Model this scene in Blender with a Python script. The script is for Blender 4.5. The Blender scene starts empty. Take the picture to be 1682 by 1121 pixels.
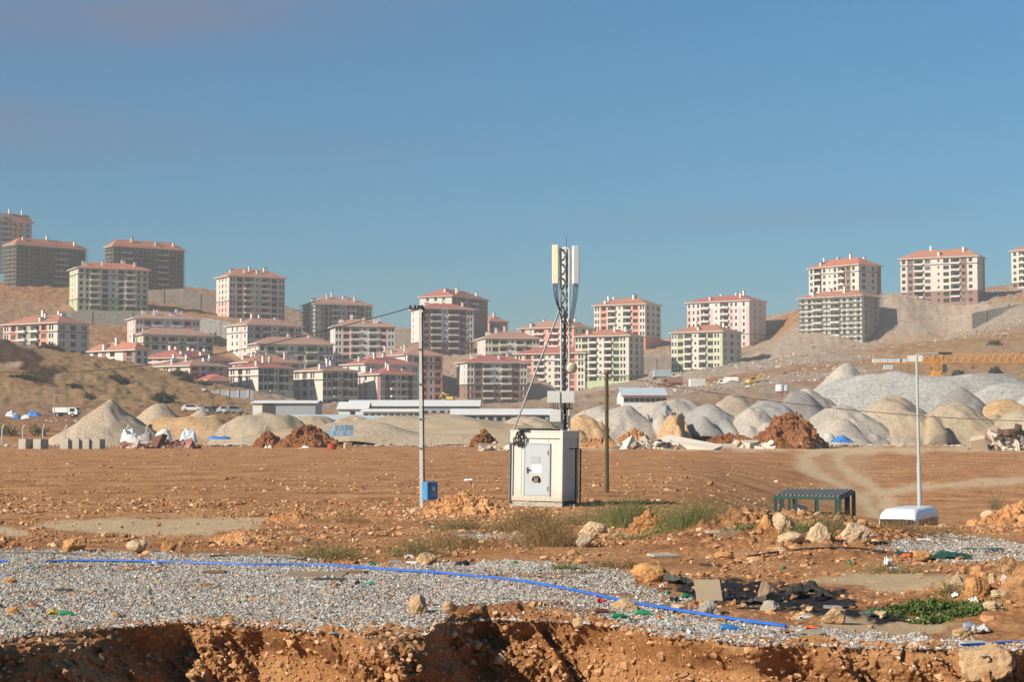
import bpy, bmesh, math, random
import numpy as np
from mathutils import Vector, Matrix

SC = bpy.context.scene
COL = SC.collection
R = math.radians
# ------------------------------------------------------------------ camera, sky, sun, exposure
F, CX, CY, H = 2880.0, 841.0, 560.5, 2.8
PITCH = math.atan(139.5 / F)
CT, ST = math.cos(PITCH), math.sin(PITCH)
cam = bpy.data.cameras.new("camera")
cam.sensor_width = 36.0
cam.lens = F / 1682.0 * 36.0
cam.clip_start = 0.5
cam.clip_end = 20000
cam_o = bpy.data.objects.new("camera", cam)
COL.objects.link(cam_o)
cam_o.location = (0, 0, H)
cam_o.rotation_euler = (R(90) + PITCH, 0, 0)
SC.camera = cam_o

SUN_AZ, SUN_EL = 57.0, 30.0          # azimuth measured from behind the camera towards the left
world = bpy.data.worlds.new("World")
SC.world = world
world.use_nodes = True
wn = world.node_tree
bg = wn.nodes['Background']
sky = wn.nodes.new('ShaderNodeTexSky')
sky.sky_type = 'NISHITA'
sky.sun_disc = False
sky.sun_elevation = R(SUN_EL)
sky.sun_rotation = R(180 + SUN_AZ)
sky.altitude = 900
sky.air_density = 1.0
sky.dust_density = 0.3
sky.ozone_density = 2.5
# thin streaky clouds, mixed in by direction
tc = wn.nodes.new('ShaderNodeTexCoord')
mp = wn.nodes.new('ShaderNodeMapping')
mp.inputs['Location'].default_value = (0.9, 0.3, 1.35)
mp.inputs['Scale'].default_value = (4.0, 2.0, 19.0)
wn.links.new(tc.outputs['Generated'], mp.inputs[0])
cn = wn.nodes.new('ShaderNodeTexNoise')
cn.inputs['Scale'].default_value = 1.0
cn.inputs['Detail'].default_value = 5.0
cn.inputs['Roughness'].default_value = 0.5
wn.links.new(mp.outputs[0], cn.inputs['Vector'])
cr = wn.nodes.new('ShaderNodeMapRange')
cr.interpolation_type = 'SMOOTHSTEP'
cr.inputs['From Min'].default_value = 0.42
cr.inputs['From Max'].default_value = 0.62
cr.inputs['To Max'].default_value = 0.55
wn.links.new(cn.outputs[0], cr.inputs[0])
sx = wn.nodes.new('ShaderNodeSeparateXYZ')
wn.links.new(tc.outputs['Generated'], sx.inputs[0])
def wmath(op, a, b=None):
    n = wn.nodes.new('ShaderNodeMath'); n.operation = op
    for k, v in enumerate((a, b)):
        if v is None: continue
        if isinstance(v, (int, float)): n.inputs[k].default_value = v
        else: wn.links.new(v, n.inputs[k])
    return n.outputs[0]
bank_sum = None
for cx_, cz_, rx_, rz_, am_ in ((-.245, .222, .16, .026, 1.0), (-.285, .163, .11, .020, .9), (-.10, .158, .10, .010, .30), (-.10, .232, .10, .016, .35), (.14, .118, .10, .007, .25)):
    dx_ = wmath('DIVIDE', wmath('SUBTRACT', sx.outputs[0], cx_), rx_)
    dz_ = wmath('DIVIDE', wmath('SUBTRACT', sx.outputs[2], cz_), rz_)
    rr_ = wmath('ADD', wmath('MULTIPLY', dx_, dx_), wmath('MULTIPLY', dz_, dz_))
    fall = wmath('MULTIPLY', wmath('POWER', 2.718, wmath('MULTIPLY', rr_, -1.1)), am_)
    bank_sum = fall if bank_sum is None else wmath('ADD', bank_sum, fall)
cloud_f = wmath('MINIMUM', wmath('MULTIPLY', bank_sum, wmath('ADD', wmath('MULTIPLY', cr.outputs[0], 1.0), .42)), .85)
tint = wn.nodes.new('ShaderNodeMix'); tint.data_type = 'RGBA'; tint.blend_type = 'MULTIPLY'
tint.inputs[0].default_value = 1.0
tint.inputs[7].default_value = (0.355, 0.92, 1.10, 1)
wn.links.new(sky.outputs[0], tint.inputs[6])
cm = wn.nodes.new('ShaderNodeMix'); cm.data_type = 'RGBA'
cm.inputs[7].default_value = (2.15, 2.42, 3.5, 1)
wn.links.new(cloud_f, cm.inputs[0]); wn.links.new(tint.outputs[2], cm.inputs[6])
dust = wn.nodes.new('ShaderNodeMapRange')        # the dusty air dims the sky towards the horizon
dust.inputs['From Min'].default_value = 0.03
dust.inputs['From Max'].default_value = 0.26
dustc = wn.nodes.new('ShaderNodeMix'); dustc.data_type = 'RGBA'
dustc.inputs[6].default_value = (0.98, 0.75, 0.72, 1)
dustc.inputs[7].default_value = (1, 1, 1, 1)
wn.links.new(dust.outputs[0], dustc.inputs[0])
wn.links.new(sx.outputs[2], dust.inputs[0])
dm = wn.nodes.new('ShaderNodeMix'); dm.data_type = 'RGBA'; dm.blend_type = 'MULTIPLY'
dm.inputs[0].default_value = 1.0
wn.links.new(cm.outputs[2], dm.inputs[6]); wn.links.new(dustc.outputs[2], dm.inputs[7])
wn.links.new(dm.outputs[2], bg.inputs[0])
bg.inputs[1].default_value = 0.066

sun = bpy.data.lights.new("sun", 'SUN')
sun.energy = 5.0
sun.angle = R(0.5)
sun.color = (1.0, 0.89, 0.72)
sun_o = bpy.data.objects.new("sun", sun)
COL.objects.link(sun_o)
sd = Vector((-math.sin(R(SUN_AZ)) * math.cos(R(SUN_EL)), -math.cos(R(SUN_AZ)) * math.cos(R(SUN_EL)), math.sin(R(SUN_EL))))
sun_o.rotation_euler = sd.to_track_quat('Z', 'Y').to_euler()
SC.view_settings.view_transform = 'Standard'
SC.view_settings.look = 'None'
SC.view_settings.exposure = 0.58
SC.view_settings.gamma = 1.0
SC.cycles.max_bounces = 5
SC.cycles.volume_bounces = 0
SC.cycles.volume_step_rate = 4

# ------------------------------------------------------------------ numpy noise
def _h(ix, iy, iz, s):
    n = (ix * 374761393 + iy * 668265263 + iz * 2147483647 + s * 1274126177) & 0xffffffff
    n = ((n ^ (n >> 13)) * 1274126177) & 0xffffffff
    n = (n ^ (n >> 16)) & 0xffffffff
    return n / 4294967295.0
def vnoise(x, y, z=0.0, s=0):
    x, y, z = np.broadcast_arrays(np.asarray(x, float), np.asarray(y, float), np.asarray(z, float))
    ix, iy, iz = np.floor(x).astype(np.int64), np.floor(y).astype(np.int64), np.floor(z).astype(np.int64)
    fx, fy, fz = x - ix, y - iy, z - iz
    fx, fy, fz = [t * t * (3 - 2 * t) for t in (fx, fy, fz)]
    def L(a, b, t): return a + (b - a) * t
    def P(dz):
        return L(L(_h(ix, iy, iz + dz, s), _h(ix + 1, iy, iz + dz, s), fx), L(_h(ix, iy + 1, iz + dz, s), _h(ix + 1, iy + 1, iz + dz, s), fx), fy)
    return L(P(0), P(1), fz) * 2 - 1
def fbm(x, y, z=0.0, s=0, o=4, g=0.5):
    r, a, f = 0, 1.0, 1.0
    for i in range(o):
        r = r + a * vnoise(np.asarray(x) * f, np.asarray(y) * f, np.asarray(z) * f, s + i * 17)
        a *= g; f *= 2.03
    return r
def ss(a, b, x):
    t = np.clip((np.asarray(x, float) - a) / (b - a), 0, 1)
    return t * t * (3 - 2 * t)

# ------------------------------------------------------------------ pixel <-> world (photograph pixels, 1682 x 1121)
def at(px, py, D):
    dx, dy = (px - CX) / F, -(py - CY) / F
    k = D / (CT - dy * ST)
    return Vector((dx * k, D, H + (ST + dy * CT) * k))
def proj(x, y, z):
    dz = np.asarray(z) - H
    fw = np.maximum(y * CT + dz * ST, 0.1)
    up = -y * ST + dz * CT
    return CX + F * x / fw, CY - F * up / fw

# ------------------------------------------------------------------ terrain
LIP = [(-700, 1050), (-200, 1052), (0, 1062), (60, 1045), (230, 1030), (300, 1025), (420, 1030), (520, 1042), (600, 1050), (700, 1045),
       (740, 1028), (800, 1020), (900, 1022), (1000, 1030), (1100, 1048), (1250, 1062), (1400, 1066), (1560, 1070), (1620, 1082),
       (1700, 1064), (1900, 1040), (2300, 1050)]
_lp = np.array([[at(p, q, H * F / (q - 700.0)).x, H * F / (q - 700.0)] for p, q in LIP])
def lip(x): return np.interp(x, _lp[:, 0], _lp[:, 1]) + 0.12 * vnoise(np.asarray(x) * 1.3, 5.5) + 0.06 * vnoise(np.asarray(x) * 4.3, 2.5)

CTRL = [  # px, py, distance: points the far terrain passes through
 (0, 690, 320), (130, 690, 320), (-200, 690, 320), (0, 668, 370), (150, 668, 375), (300, 677, 380), (0, 612, 430), (0, 560, 490), (-200, 540, 490),
 (100, 640, 410), (95, 585, 520), (200, 655, 430), (200, 604, 540), (300, 662, 440), (290, 628, 545), (370, 656, 470), (400, 645, 560),
 (94, 590, 640), (145, 590, 650), (60, 540, 740), (127, 515, 800), (240, 514, 810), (185, 477, 870), (20, 474, 850), (0, 470, 960), (-200, 465, 900), (-300, 600, 450),
 (222, 600, 600), (235, 590, 690), (222, 575, 740), (330, 573, 745), (345, 535, 790), (376, 525, 825), (465, 527, 830), (406, 592, 740), (430, 606, 700), (545, 612, 700), (517, 560, 840), (600, 562, 850), (550, 604, 770), (650, 606, 775),
 (312, 622, 585), (424, 655, 605), (482, 660, 605), (530, 668, 610), (590, 668, 612), (625, 665, 620), (687, 665, 625), (665, 660, 720), (727, 660, 725),
 (696, 585, 820), (779, 585, 822), (743, 560, 880), (801, 560, 885), (803, 548, 940), (796, 590, 770), (887, 590, 775), (960, 580, 835), (766, 668, 720), (868, 668, 725), (960, 660, 750), (985, 655, 755),
 (1060, 574, 835), (1087, 570, 840), (1033, 629, 740), (945, 640, 740), (1058, 622, 745), (1231, 570, 832), (1260, 563, 840), (1186, 616, 752), (1103, 622, 752), (1219, 610, 758),
 (1410, 494, 845), (1450, 490, 850), (1330, 500, 845), (1415, 562, 780), (1314, 566, 780), (1447, 556, 785), (1605, 494, 802), (1481, 497, 800), (1621, 490, 806), (1670, 480, 850), (1760, 470, 860), (1950, 460, 850),
 (450, 690, 400), (650, 690, 400), (850, 690, 400), (600, 678, 520), (900, 672, 520), (1025, 668, 430), (1100, 640, 560), (1200, 640, 520), (1280, 648, 450), (1040, 640, 640),
 (1450, 606, 560), (1650, 612, 520), (1650, 562, 650), (1500, 565, 680), (1650, 515, 760), (1550, 548, 790), (1850, 560, 600), (1900, 640, 470), (1640, 668, 430), (1480, 668, 430), (1270, 590, 700),
 (-50, 470, 980), (310, 473, 950), (350, 479, 950), (480, 508, 960), (560, 537, 960), (640, 538, 960), (720, 545, 970), (830, 553, 990), (900, 556, 1000), (1000, 560, 1000), (1095, 562, 980),
 (1180, 550, 960), (1270, 519, 940), (1300, 513, 930), (1460, 492, 920), (1550, 482, 900), (1650, 472, 920), (1850, 458, 930), (-400, 460, 980), (2100, 450, 900)]
CP = [at(*c) for c in CTRL]
CP = np.array([[p.x, p.y, p.z] for p in CP] + [[x, 262.0, 0.0] for x in range(-160, 161, 32)] + [[x, 320.0, 0.6] for x in (-60, -20, 20, 60, 100)])
SCL = 100.0
def _tps_fit(P, lam=0.004):
    X = P[:, :2] / SCL
    d2 = ((X[:, None] - X[None]) ** 2).sum(-1)
    K = 0.5 * d2 * np.log(d2 + 1e-9)
    n = len(X)
    A = np.zeros((n + 3, n + 3))
    A[:n, :n] = K + lam * np.eye(n)
    A[:n, n] = 1; A[:n, n + 1:] = X
    A[n, :n] = 1; A[n + 1:, :n] = X.T
    b = np.zeros(n + 3); b[:n] = P[:, 2]
    return np.linalg.solve(A, b), X
TW, TX = _tps_fit(CP)
def tps(x, y):
    x = np.asarray(x, float).ravel() / SCL; y = np.asarray(y, float).ravel() / SCL
    out = np.empty_like(x)
    for i in range(0, len(x), 20000):
        a, b = x[i:i + 20000, None], y[i:i + 20000, None]
        d2 = (a - TX[None, :, 0]) ** 2 + (b - TX[None, :, 1]) ** 2
        out[i:i + 20000] = (0.5 * d2 * np.log(d2 + 1e-9)) @ TW[:-3] + TW[-3] + x[i:i + 20000] * TW[-2] + y[i:i + 20000] * TW[-1]
    return out

BUMPS = [  # px, D, rx, ry, height : soft swells of the ground
 (1285, 42.5, 2.1, 4.2, 0.50), (1400, 44, 1.4, 2.2, 0.24), (1190, 44, 1.3, 3.0, 0.22), (1740, 26.5, 1.1, 2.6, 0.55), (1600, 28.5, 0.9, 2.0, 0.16),
 (50, 34, .35, .8, .10), (860, 50, 1.2, 2.0, 0.12), (1000, 47, 1.0, 1.6, 0.12), (850, 25.8, 1.6, .8, .1), (1660, 54, 1.6, 2.5, 0.12)]
BP = [(at(p, 700, D).x, D, rx, ry, h) for p, D, rx, ry, h in BUMPS]
STREWN = [(at(p, 700, D).x, D, rx, ry, h) for p, D, rx, ry, h in ((765, 56, 1.9, 1.9, 0.6), (690, 57, 1.2, 1.5, 0.2), (430, 42, 1.2, 1.6, 0.10), (482, 52, 1.1, 1.3, 0.4), (600, 53, 1.7, 1.1, 0.35), (1690, 51, 2.2, 2.2, .6), (1262, 46, 1, 1.5, .4), (1072, 44, .9, 1.2, .2))]
DIP = 2.85
def height(x, y):
    x = np.asarray(x, float); y = np.asarray(y, float)
    sh = x.shape
    x = x.ravel(); y = y.ravel()
    z = np.zeros_like(x)
    for bx, by, rx, ry, h in BP:
        z += h * np.exp(-((x - bx) / rx) ** 2 - ((y - by) / ry) ** 2)
    u = x / np.maximum(y, 1)
    wd = ss(0.085, 0.215, u) * ss(48, 64, y)
    z -= DIP * wd * np.clip(1 - (y - 112) / 118.0, 0, 1)
    far = y > 250
    if far.any():
        yy = y[far]; xx = x[far]
        t = tps(xx, np.minimum(yy, 1100))
        w = ss(250, 300, yy)
        fall = np.clip(yy - 1000, 0, None)
        t = t - 0.12 * fall
        z[far] = np.maximum(w * np.maximum(t, 0), -8.0)
        z[far] = np.where(yy > 1000, np.maximum(t, -2), z[far])
    z = np.where(y < lip(x) + 0.74, -2.6, z)
    z = np.where(y < 8, 1.1, z)
    return z.reshape(sh)
def G(px, py, d0=20.0, d1=1200.0):
    """first ground point along a photograph ray"""
    Ds = np.geomspace(d0, d1, 900)
    dx, dy = (px - CX) / F, -(py - CY) / F
    k = Ds / (CT - dy * ST)
    zs = H + (ST + dy * CT) * k
    g = top_height(dx * k, Ds)
    g = np.where(Ds < lip(dx * k) - .05, -2.6, g)
    hit = np.nonzero(zs <= g)[0]
    if len(hit) == 0: return at(px, py, d1)
    i = max(hit[0], 1)
    a, b = zs[i - 1] - g[i - 1], zs[i] - g[i]
    D = Ds[i - 1] + (Ds[i] - Ds[i - 1]) * (a / (a - b) if a != b else 0)
    return at(px, py, D)
def top_height(x, y):
    return height(x, np.maximum(y, lip(x) + 0.8))
def gz(x, y): return float(top_height(np.array([x]), np.array([y]))[0])

def seg_dist(px, py, pts, closed):
    pts = np.asarray(pts, float)
    n = len(pts)
    d = np.full(px.shape, 1e9)
    for i in range(n if closed else n - 1):
        a, b = pts[i], pts[(i + 1) % n]
        ab = b - a
        t = np.clip(((px - a[0]) * ab[0] + (py - a[1]) * ab[1]) / max(ab @ ab, 1e-9), 0, 1)
        d = np.minimum(d, np.hypot(px - a[0] - t * ab[0], py - a[1] - t * ab[1]))
    return d
def inside(px, py, pts):
    pts = np.asarray(pts, float)
    c = np.zeros(px.shape, bool)
    j = len(pts) - 1
    for i in range(len(pts)):
        (xi, yi), (xj, yj) = pts[i], pts[j]
        if yi != yj:
            c ^= ((yi > py) != (yj > py)) & (px < (xj - xi) * (py - yi) / (yj - yi) + xi)
        j = i
    return c
YS = 4.0   # rows are foreshortened, so distances across them count more
def area(px, py, pts, w=14, nz=10, s=0, fq=0.03):
    q = [(a, b * YS) for a, b in pts]
    X, Y = px, py * YS
    d = seg_dist(X, Y, q, True)
    d = np.where(inside(X, Y, q), d, -d)
    return ss(-w, w, d + nz * fbm(px * fq, py * fq * YS * .6, 0, s, 3))
def track(px, py, pts, half, w=6, nz=4, s=0):
    q = [(a, b * YS) for a, b in pts]
    return 1 - ss(half - w, half + w, seg_dist(px, py * YS, q, False) + nz * fbm(px * .02, py * .1, 0, s, 3))

GRAVEL = [(-600, 905), (0, 905), (90, 908), (200, 912), (330, 915), (500, 917), (560, 930), (700, 932), (860, 926), (960, 932), (1030, 940), (1060, 968), (1110, 985),
          (1180, 1012), (1330, 1036), (1500, 1046), (1640, 1062), (1640, 1100), (1400, 1100), (900, 1100), (0, 1100), (-600, 1100)]
GRAVEL_B = [(1450, 888), (1540, 880), (1700, 890), (2000, 890), (2000, 926), (1682, 924), (1560, 924), (1500, 917), (1460, 905)]
GRAVEL_C = [(735, 876), (800, 872), (870, 878), (870, 886), (760, 884)]
GRAVEL_D = [(1150, 876), (1195, 872), (1215, 880), (1180, 886)]
PALE = [[(20, 866), (130, 855), (300, 851), (440, 849), (405, 870), (330, 881), (160, 880)], [(-300, 875), (20, 866), (60, 880), (-300, 890)],
        [(1318, 958), (1380, 945), (1480, 942), (1590, 950), (1620, 962), (1560, 975), (1450, 972), (1400, 962)],
        [(1330, 1030), (1400, 1015), (1480, 1020), (1560, 1030), (1500, 1046), (1400, 1045)],
        [(1480, 745), (1380, 744), (1180, 742), (900, 738), (900, 733), (1180, 734), (1400, 733), (1700, 735), (1900, 736), (1900, 742), (1700, 741)]]
BURN = [(1095, 957), (1200, 950), (1290, 966), (1370, 972), (1410, 998), (1500, 1018), (1440, 1026), (1330, 1008), (1250, 1002), (1130, 984)]
def masks(x, y, z):
    px, py = proj(x, y, z)
    near = y < 300
    gr = np.zeros_like(x); pa = np.zeros_like(x); burn_shade = np.zeros_like(x); gs = np.zeros_like(x); gy = np.zeros_like(x)
    m = near
    X, Y = px[m], py[m]
    fg = y[m] < 60
    g = np.maximum.reduce([area(X, Y, GRAVEL, 22, 26, 1), area(X, Y, GRAVEL_B, 16, 16, 2), area(X, Y, GRAVEL_C, 12, 12, 3), area(X, Y, GRAVEL_D, 10, 8, 4)])
    gr[m] = g * fg * np.clip(1 - .9 * np.clip(fbm(x[m] * .55, y[m] * .55, 0, 141, 4) - .1, 0, 1) - .3 * ss(820, 960, X) * (Y < 1010), .2, 1)
    p = np.maximum.reduce([area(X, Y, q, 14, 16, 5 + i) for i, q in enumerate(PALE)])
    t1 = track(X, Y, [(1345, 742), (1318, 752), (1322, 765), (1345, 782), (1385, 800), (1415, 820), (1440, 850)], 15, 12, 6, 21)
    t2 = track(X, Y, [(1420, 740), (1378, 748), (1380, 765), (1402, 782), (1430, 798), (1455, 820), (1462, 850)], 14, 12, 6, 22)
    t3 = track(X, Y, [(1440, 812), (1500, 803), (1580, 796), (1700, 788), (2000, 775)], 24, 16, 14, 23)
    t4 = track(X, Y, [(1390, 742), (1380, 800), (1440, 840)], 40, 30, 14, 24) * 0.35
    pa[m] = np.maximum.reduce([p, t1, t2, t3 * .9, t4])
    b = area(X, Y, BURN, 18, 30, 31, 0.06)
    burn_shade[m] = b * fg
    f = ~near
    X, Y, yy = px[f], py[f], y[f]
    n = fbm(x[f] * .02, yy * .02, 0, 40, 4)
    left = 1 - ss(330, 480, X)
    right = ss(900, 1060, X)
    gs[f] = np.clip(left * ss(640, 600, -Y * -1) * 0 + left * ss(555, 575, Y) * (1 - ss(655, 675, Y)) * (0.8 + .5 * n) + right * ss(1380, 1480, X) * ss(535, 560, Y) * (0.75 + .5 * n) + (1 - left) * (1 - right) * .25, 0, 1)
    gy[f] = np.clip(right * (0.75 + .7 * n) * (1 - 0.75 * gs[f]) + (1 - left) * (1 - right) * .7 + .25 * n + left * (0.1 + .5 * (1 - ss(620, 640, Y)) * ss(40, 75, X) * 0)
                    + area(X, Y, [(-60, 572), (20, 562), (60, 580), (95, 612), (90, 645), (40, 610), (-60, 590)], 10, 12, 44) * .7, 0, 1)
    burn_shade[f] = .78 * area(X, Y, [(-60, 566), (20, 560), (60, 580), (98, 612), (95, 640), (60, 632), (30, 600), (-60, 590)], 8, 12, 45)  # dark scree on the left knoll, its shade partly put into the colour
    gs[f] *= 1 - burn_shade[f] / .78; gy[f] *= 1 - burn_shade[f] / .78
    return gr, pa, burn_shade, gs, gy

# ------------------------------------------------------------------ materials
MATS = {}
def nt_new(name):
    m = bpy.data.materials.new(name); m.use_nodes = True
    nt = m.node_tree
    return m, nt, nt.nodes['Principled BSDF']
def N(nt, t, **kw):
    n = nt.nodes.new(t)
    for k, v in kw.items():
        if hasattr(n, k) and not k[0].isupper(): setattr(n, k, v)
        else: n.inputs[k].default_value = v
    return n
def ramp(nt, fac, stops):
    r = nt.nodes.new('ShaderNodeValToRGB')
    el = r.color_ramp.elements
    while len(el) < len(stops): el.new(0.5)
    for e, (p, c) in zip(el, stops): e.position = p; e.color = (*c, 1)
    nt.links.new(fac, r.inputs[0])
    return r.outputs[0]
def mixc(nt, fac, a, b, mode='MIX'):
    n = nt.nodes.new('ShaderNodeMix'); n.data_type = 'RGBA'; n.blend_type = mode
    for sock, v in ((0, fac), (6, a), (7, b)):
        if hasattr(v, 'node'): nt.links.new(v, n.inputs[sock])
        elif isinstance(v, (int, float)): n.inputs[sock].default_value = v
        else: n.inputs[sock].default_value = (*v, 1)
    return n.outputs[2]
def mat(name, col, rough=0.8, var=0.12, scale=3.0, bump=0.0, bscale=None, metal=0.0, dirt=None, spec=0.3):
    """plain painted or mineral surface: noise-varied colour, optional bump and grime"""
    if name in MATS: return MATS[name]
    m, nt, b = nt_new(name)
    tcn = nt.nodes.new('ShaderNodeTexCoord')
    no = N(nt, 'ShaderNodeTexNoise', Scale=scale, Detail=6.0, Roughness=0.65)
    nt.links.new(tcn.outputs['Object'], no.inputs['Vector'])
    a = tuple(max(c * (1 - var), 0) for c in col); z = tuple(min(c * (1 + var), 1) for c in col)
    c = ramp(nt, no.outputs[0], [(0.3, a), (0.7, z)])
    if dirt:
        n2 = N(nt, 'ShaderNodeTexNoise', Scale=scale * .35, Detail=8.0, Roughness=0.75)
        nt.links.new(tcn.outputs['Object'], n2.inputs['Vector'])
        r2 = ramp(nt, n2.outputs[0], [(0.5, (0, 0, 0)), (0.72, (1, 1, 1))])
        c = mixc(nt, r2, c, dirt)
    nt.links.new(c, b.inputs['Base Color'])
    b.inputs['Roughness'].default_value = rough
    b.inputs['Metallic'].default_value = metal
    b.inputs['Specular IOR Level'].default_value = spec
    if bump:
        n3 = N(nt, 'ShaderNodeTexNoise', Scale=bscale or scale * 4, Detail=8.0, Roughness=0.7)
        nt.links.new(tcn.outputs['Object'], n3.inputs['Vector'])
        bn = N(nt, 'ShaderNodeBump', Strength=1.0, Distance=bump)
        nt.links.new(n3.outputs[0], bn.inputs['Height'])
        nt.links.new(bn.outputs[0], b.inputs['Normal'])
    MATS[name] = m
    return m

SOIL_D, SOIL_M, SOIL_L = (0.265, 0.122, 0.055), (0.455, 0.220, 0.096), (0.57, 0.325, 0.162)
def soil_colour(nt, vec, s=1.0):
    a = N(nt, 'ShaderNodeTexNoise', Scale=0.35 * s, Detail=8.0, Roughness=0.62)
    nt.links.new(vec, a.inputs['Vector'])
    c = ramp(nt, a.outputs[0], [(0.30, SOIL_D), (0.5, SOIL_M), (0.72, SOIL_L)])
    b = N(nt, 'ShaderNodeTexNoise', Scale=7.0 * s, Detail=6.0, Roughness=0.75)
    nt.links.new(vec, b.inputs['Vector'])
    k = ramp(nt, b.outputs[0], [(0.32, (0.55, 0.5, 0.46)), (0.5, (1, 1, 1)), (0.68, (1.35, 1.38, 1.42))])
    return mixc(nt, 1.0, c, k, 'MULTIPLY'), b.outputs[0]

def make_ground_mat():
    m, nt, b = nt_new('ground_earth')
    tcn = nt.nodes.new('ShaderNodeTexCoord')
    vec = tcn.outputs['Object']
    at1 = N(nt, 'ShaderNodeAttribute', attribute_name='cover_a'); at2 = N(nt, 'ShaderNodeAttribute', attribute_name='cover_b')
    s1 = nt.nodes.new('ShaderNodeSeparateColor'); s2 = nt.nodes.new('ShaderNodeSeparateColor')
    nt.links.new(at1.outputs['Color'], s1.inputs[0]); nt.links.new(at2.outputs['Color'], s2.inputs[0])
    soil, sn = soil_colour(nt, vec, 1.0)
    # graded field: bands along x where the blade passed
    mpn = N(nt, 'ShaderNodeMapping'); mpn.inputs['Scale'].default_value = (0.045, 0.22, 0.3)
    nt.links.new(vec, mpn.inputs[0])
    st = N(nt, 'ShaderNodeTexNoise', Scale=1.0, Detail=7.0, Roughness=0.65, Distortion=1.2)
    nt.links.new(mpn.outputs[0], st.inputs['Vector'])
    band = ramp(nt, st.outputs[0], [(0.30, (0.80, 0.74, 0.70)), (0.5, (1, 1, 1)), (0.70, (1.12, 1.15, 1.19))])
    soil = mixc(nt, 1.0, soil, band, 'MULTIPLY')
    # pale compacted silt
    pn = N(nt, 'ShaderNodeTexNoise', Scale=1.2, Detail=7.0, Roughness=0.7)
    nt.links.new(vec, pn.inputs['Vector'])
    pale = ramp(nt, pn.outputs[0], [(0.3, (0.50, 0.345, 0.20)), (0.7, (0.64, 0.475, 0.305))])
    c = mixc(nt, s1.outputs[1], soil, pale)
    # crushed stone
    vo = N(nt, 'ShaderNodeTexVoronoi', Scale=26.0)
    nt.links.new(vec, vo.inputs['Vector'])
    gsep = nt.nodes.new('ShaderNodeSeparateColor'); nt.links.new(vo.outputs['Color'], gsep.inputs[0])
    grv = ramp(nt, gsep.outputs[0], [(0.0, (0.10, 0.08, 0.065)), (0.45, (0.24, 0.205, 0.17)), (0.8, (0.36, 0.32, 0.28)), (1.0, (0.40, 0.25, 0.14))])
    c = mixc(nt, s1.outputs[0], c, grv)
    # soot and melted plastic; on the far knoll, scree with shade put in
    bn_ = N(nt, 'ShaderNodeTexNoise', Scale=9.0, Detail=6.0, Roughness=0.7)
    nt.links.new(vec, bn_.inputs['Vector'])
    soot_shade = ramp(nt, bn_.outputs[0], [(0.35, (0.012, 0.011, 0.012)), (0.55, (0.035, 0.033, 0.034)), (0.7, (0.13, 0.11, 0.10))])
    c = mixc(nt, s1.outputs[2], c, soot_shade)
    # dry grass and dusty rubble of the hills
    hn = N(nt, 'ShaderNodeTexNoise', Scale=0.12, Detail=12.0, Roughness=0.86)
    mpg = N(nt, 'ShaderNodeMapping'); mpg.inputs['Scale'].default_value = (0.8, 1.0, 4.5)
    nt.links.new(vec, mpg.inputs[0]); nt.links.new(mpg.outputs[0], hn.inputs['Vector'])
    grass = ramp(nt, hn.outputs[0], [(0.34, (0.17, 0.09, 0.036)), (0.45, (0.43, 0.235, 0.088)), (0.60, (0.58, 0.355, 0.15)), (0.75, (0.64, 0.44, 0.22))])
    c = mixc(nt, s2.outputs[0], c, grass)
    hv = N(nt, 'ShaderNodeTexNoise', Scale=0.30, Detail=10.0, Roughness=0.88)
    nt.links.new(vec, hv.inputs['Vector'])
    rub = ramp(nt, hv.outputs[0], [(0.30, (0.23, 0.165, 0.125)), (0.46, (0.47, 0.36, 0.275)), (0.56, (0.56, 0.445, 0.35)), (0.68, (0.68, 0.57, 0.47))])
    c = mixc(nt, s2.outputs[1], c, rub)
    nt.links.new(c, b.inputs['Base Color'])
    b.inputs['Roughness'].default_value = 0.95
    b.inputs['Specular IOR Level'].default_value = 0.12
    n3 = N(nt, 'ShaderNodeTexNoise', Scale=5.0, Detail=9.0, Roughness=0.75)
    nt.links.new(vec, n3.inputs['Vector'])
    bp = N(nt, 'ShaderNodeBump', Strength=1.0, Distance=0.12)
    nt.links.new(n3.outputs[0], bp.inputs['Height'])
    bp2 = N(nt, 'ShaderNodeBump', Strength=1.0, Distance=1.6)
    nt.links.new(hv.outputs[0], bp2.inputs['Height'])
    mxv = nt.nodes.new('ShaderNodeMix'); mxv.data_type = 'VECTOR'
    nt.links.new(s2.outputs[2], mxv.inputs[0]); nt.links.new(bp.outputs[0], mxv.inputs[4]); nt.links.new(bp2.outputs[0], mxv.inputs[5])
    nt.links.new(mxv.outputs[1], b.inputs['Normal'])
    return m

def make_soil_mat(name, s=1.0, bump=0.05, tint=(1, 1, 1), bscale=9.0):
    m, nt, b = nt_new(name)
    tcn = nt.nodes.new('ShaderNodeTexCoord')
    c, n = soil_colour(nt, tcn.outputs['Object'], s)
    c = mixc(nt, 1.0, c, tint, 'MULTIPLY')
    nt.links.new(c, b.inputs['Base Color'])
    b.inputs['Roughness'].default_value = 0.95
    b.inputs['Specular IOR Level'].default_value = 0.1
    n3 = N(nt, 'ShaderNodeTexNoise', Scale=bscale * s, Detail=9.0, Roughness=0.75)
    nt.links.new(tcn.outputs['Object'], n3.inputs['Vector'])
    bp = N(nt, 'ShaderNodeBump', Strength=1.0, Distance=bump)
    nt.links.new(n3.outputs[0], bp.inputs['Height']); nt.links.new(bp.outputs[0], b.inputs['Normal'])
    return m
def make_rnd_mat(name, stops, rough=0.95, spec=0.05):
    """many small stones in one mesh: the colour comes from a value each stone carries"""
    m, nt, b = nt_new(name)
    a = N(nt, 'ShaderNodeAttribute', attribute_name='rnd')
    nt.links.new(ramp(nt, a.outputs['Fac'], stops), b.inputs['Base Color'])
    b.inputs['Roughness'].default_value = rough
    b.inputs['Specular IOR Level'].default_value = spec
    return m
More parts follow.
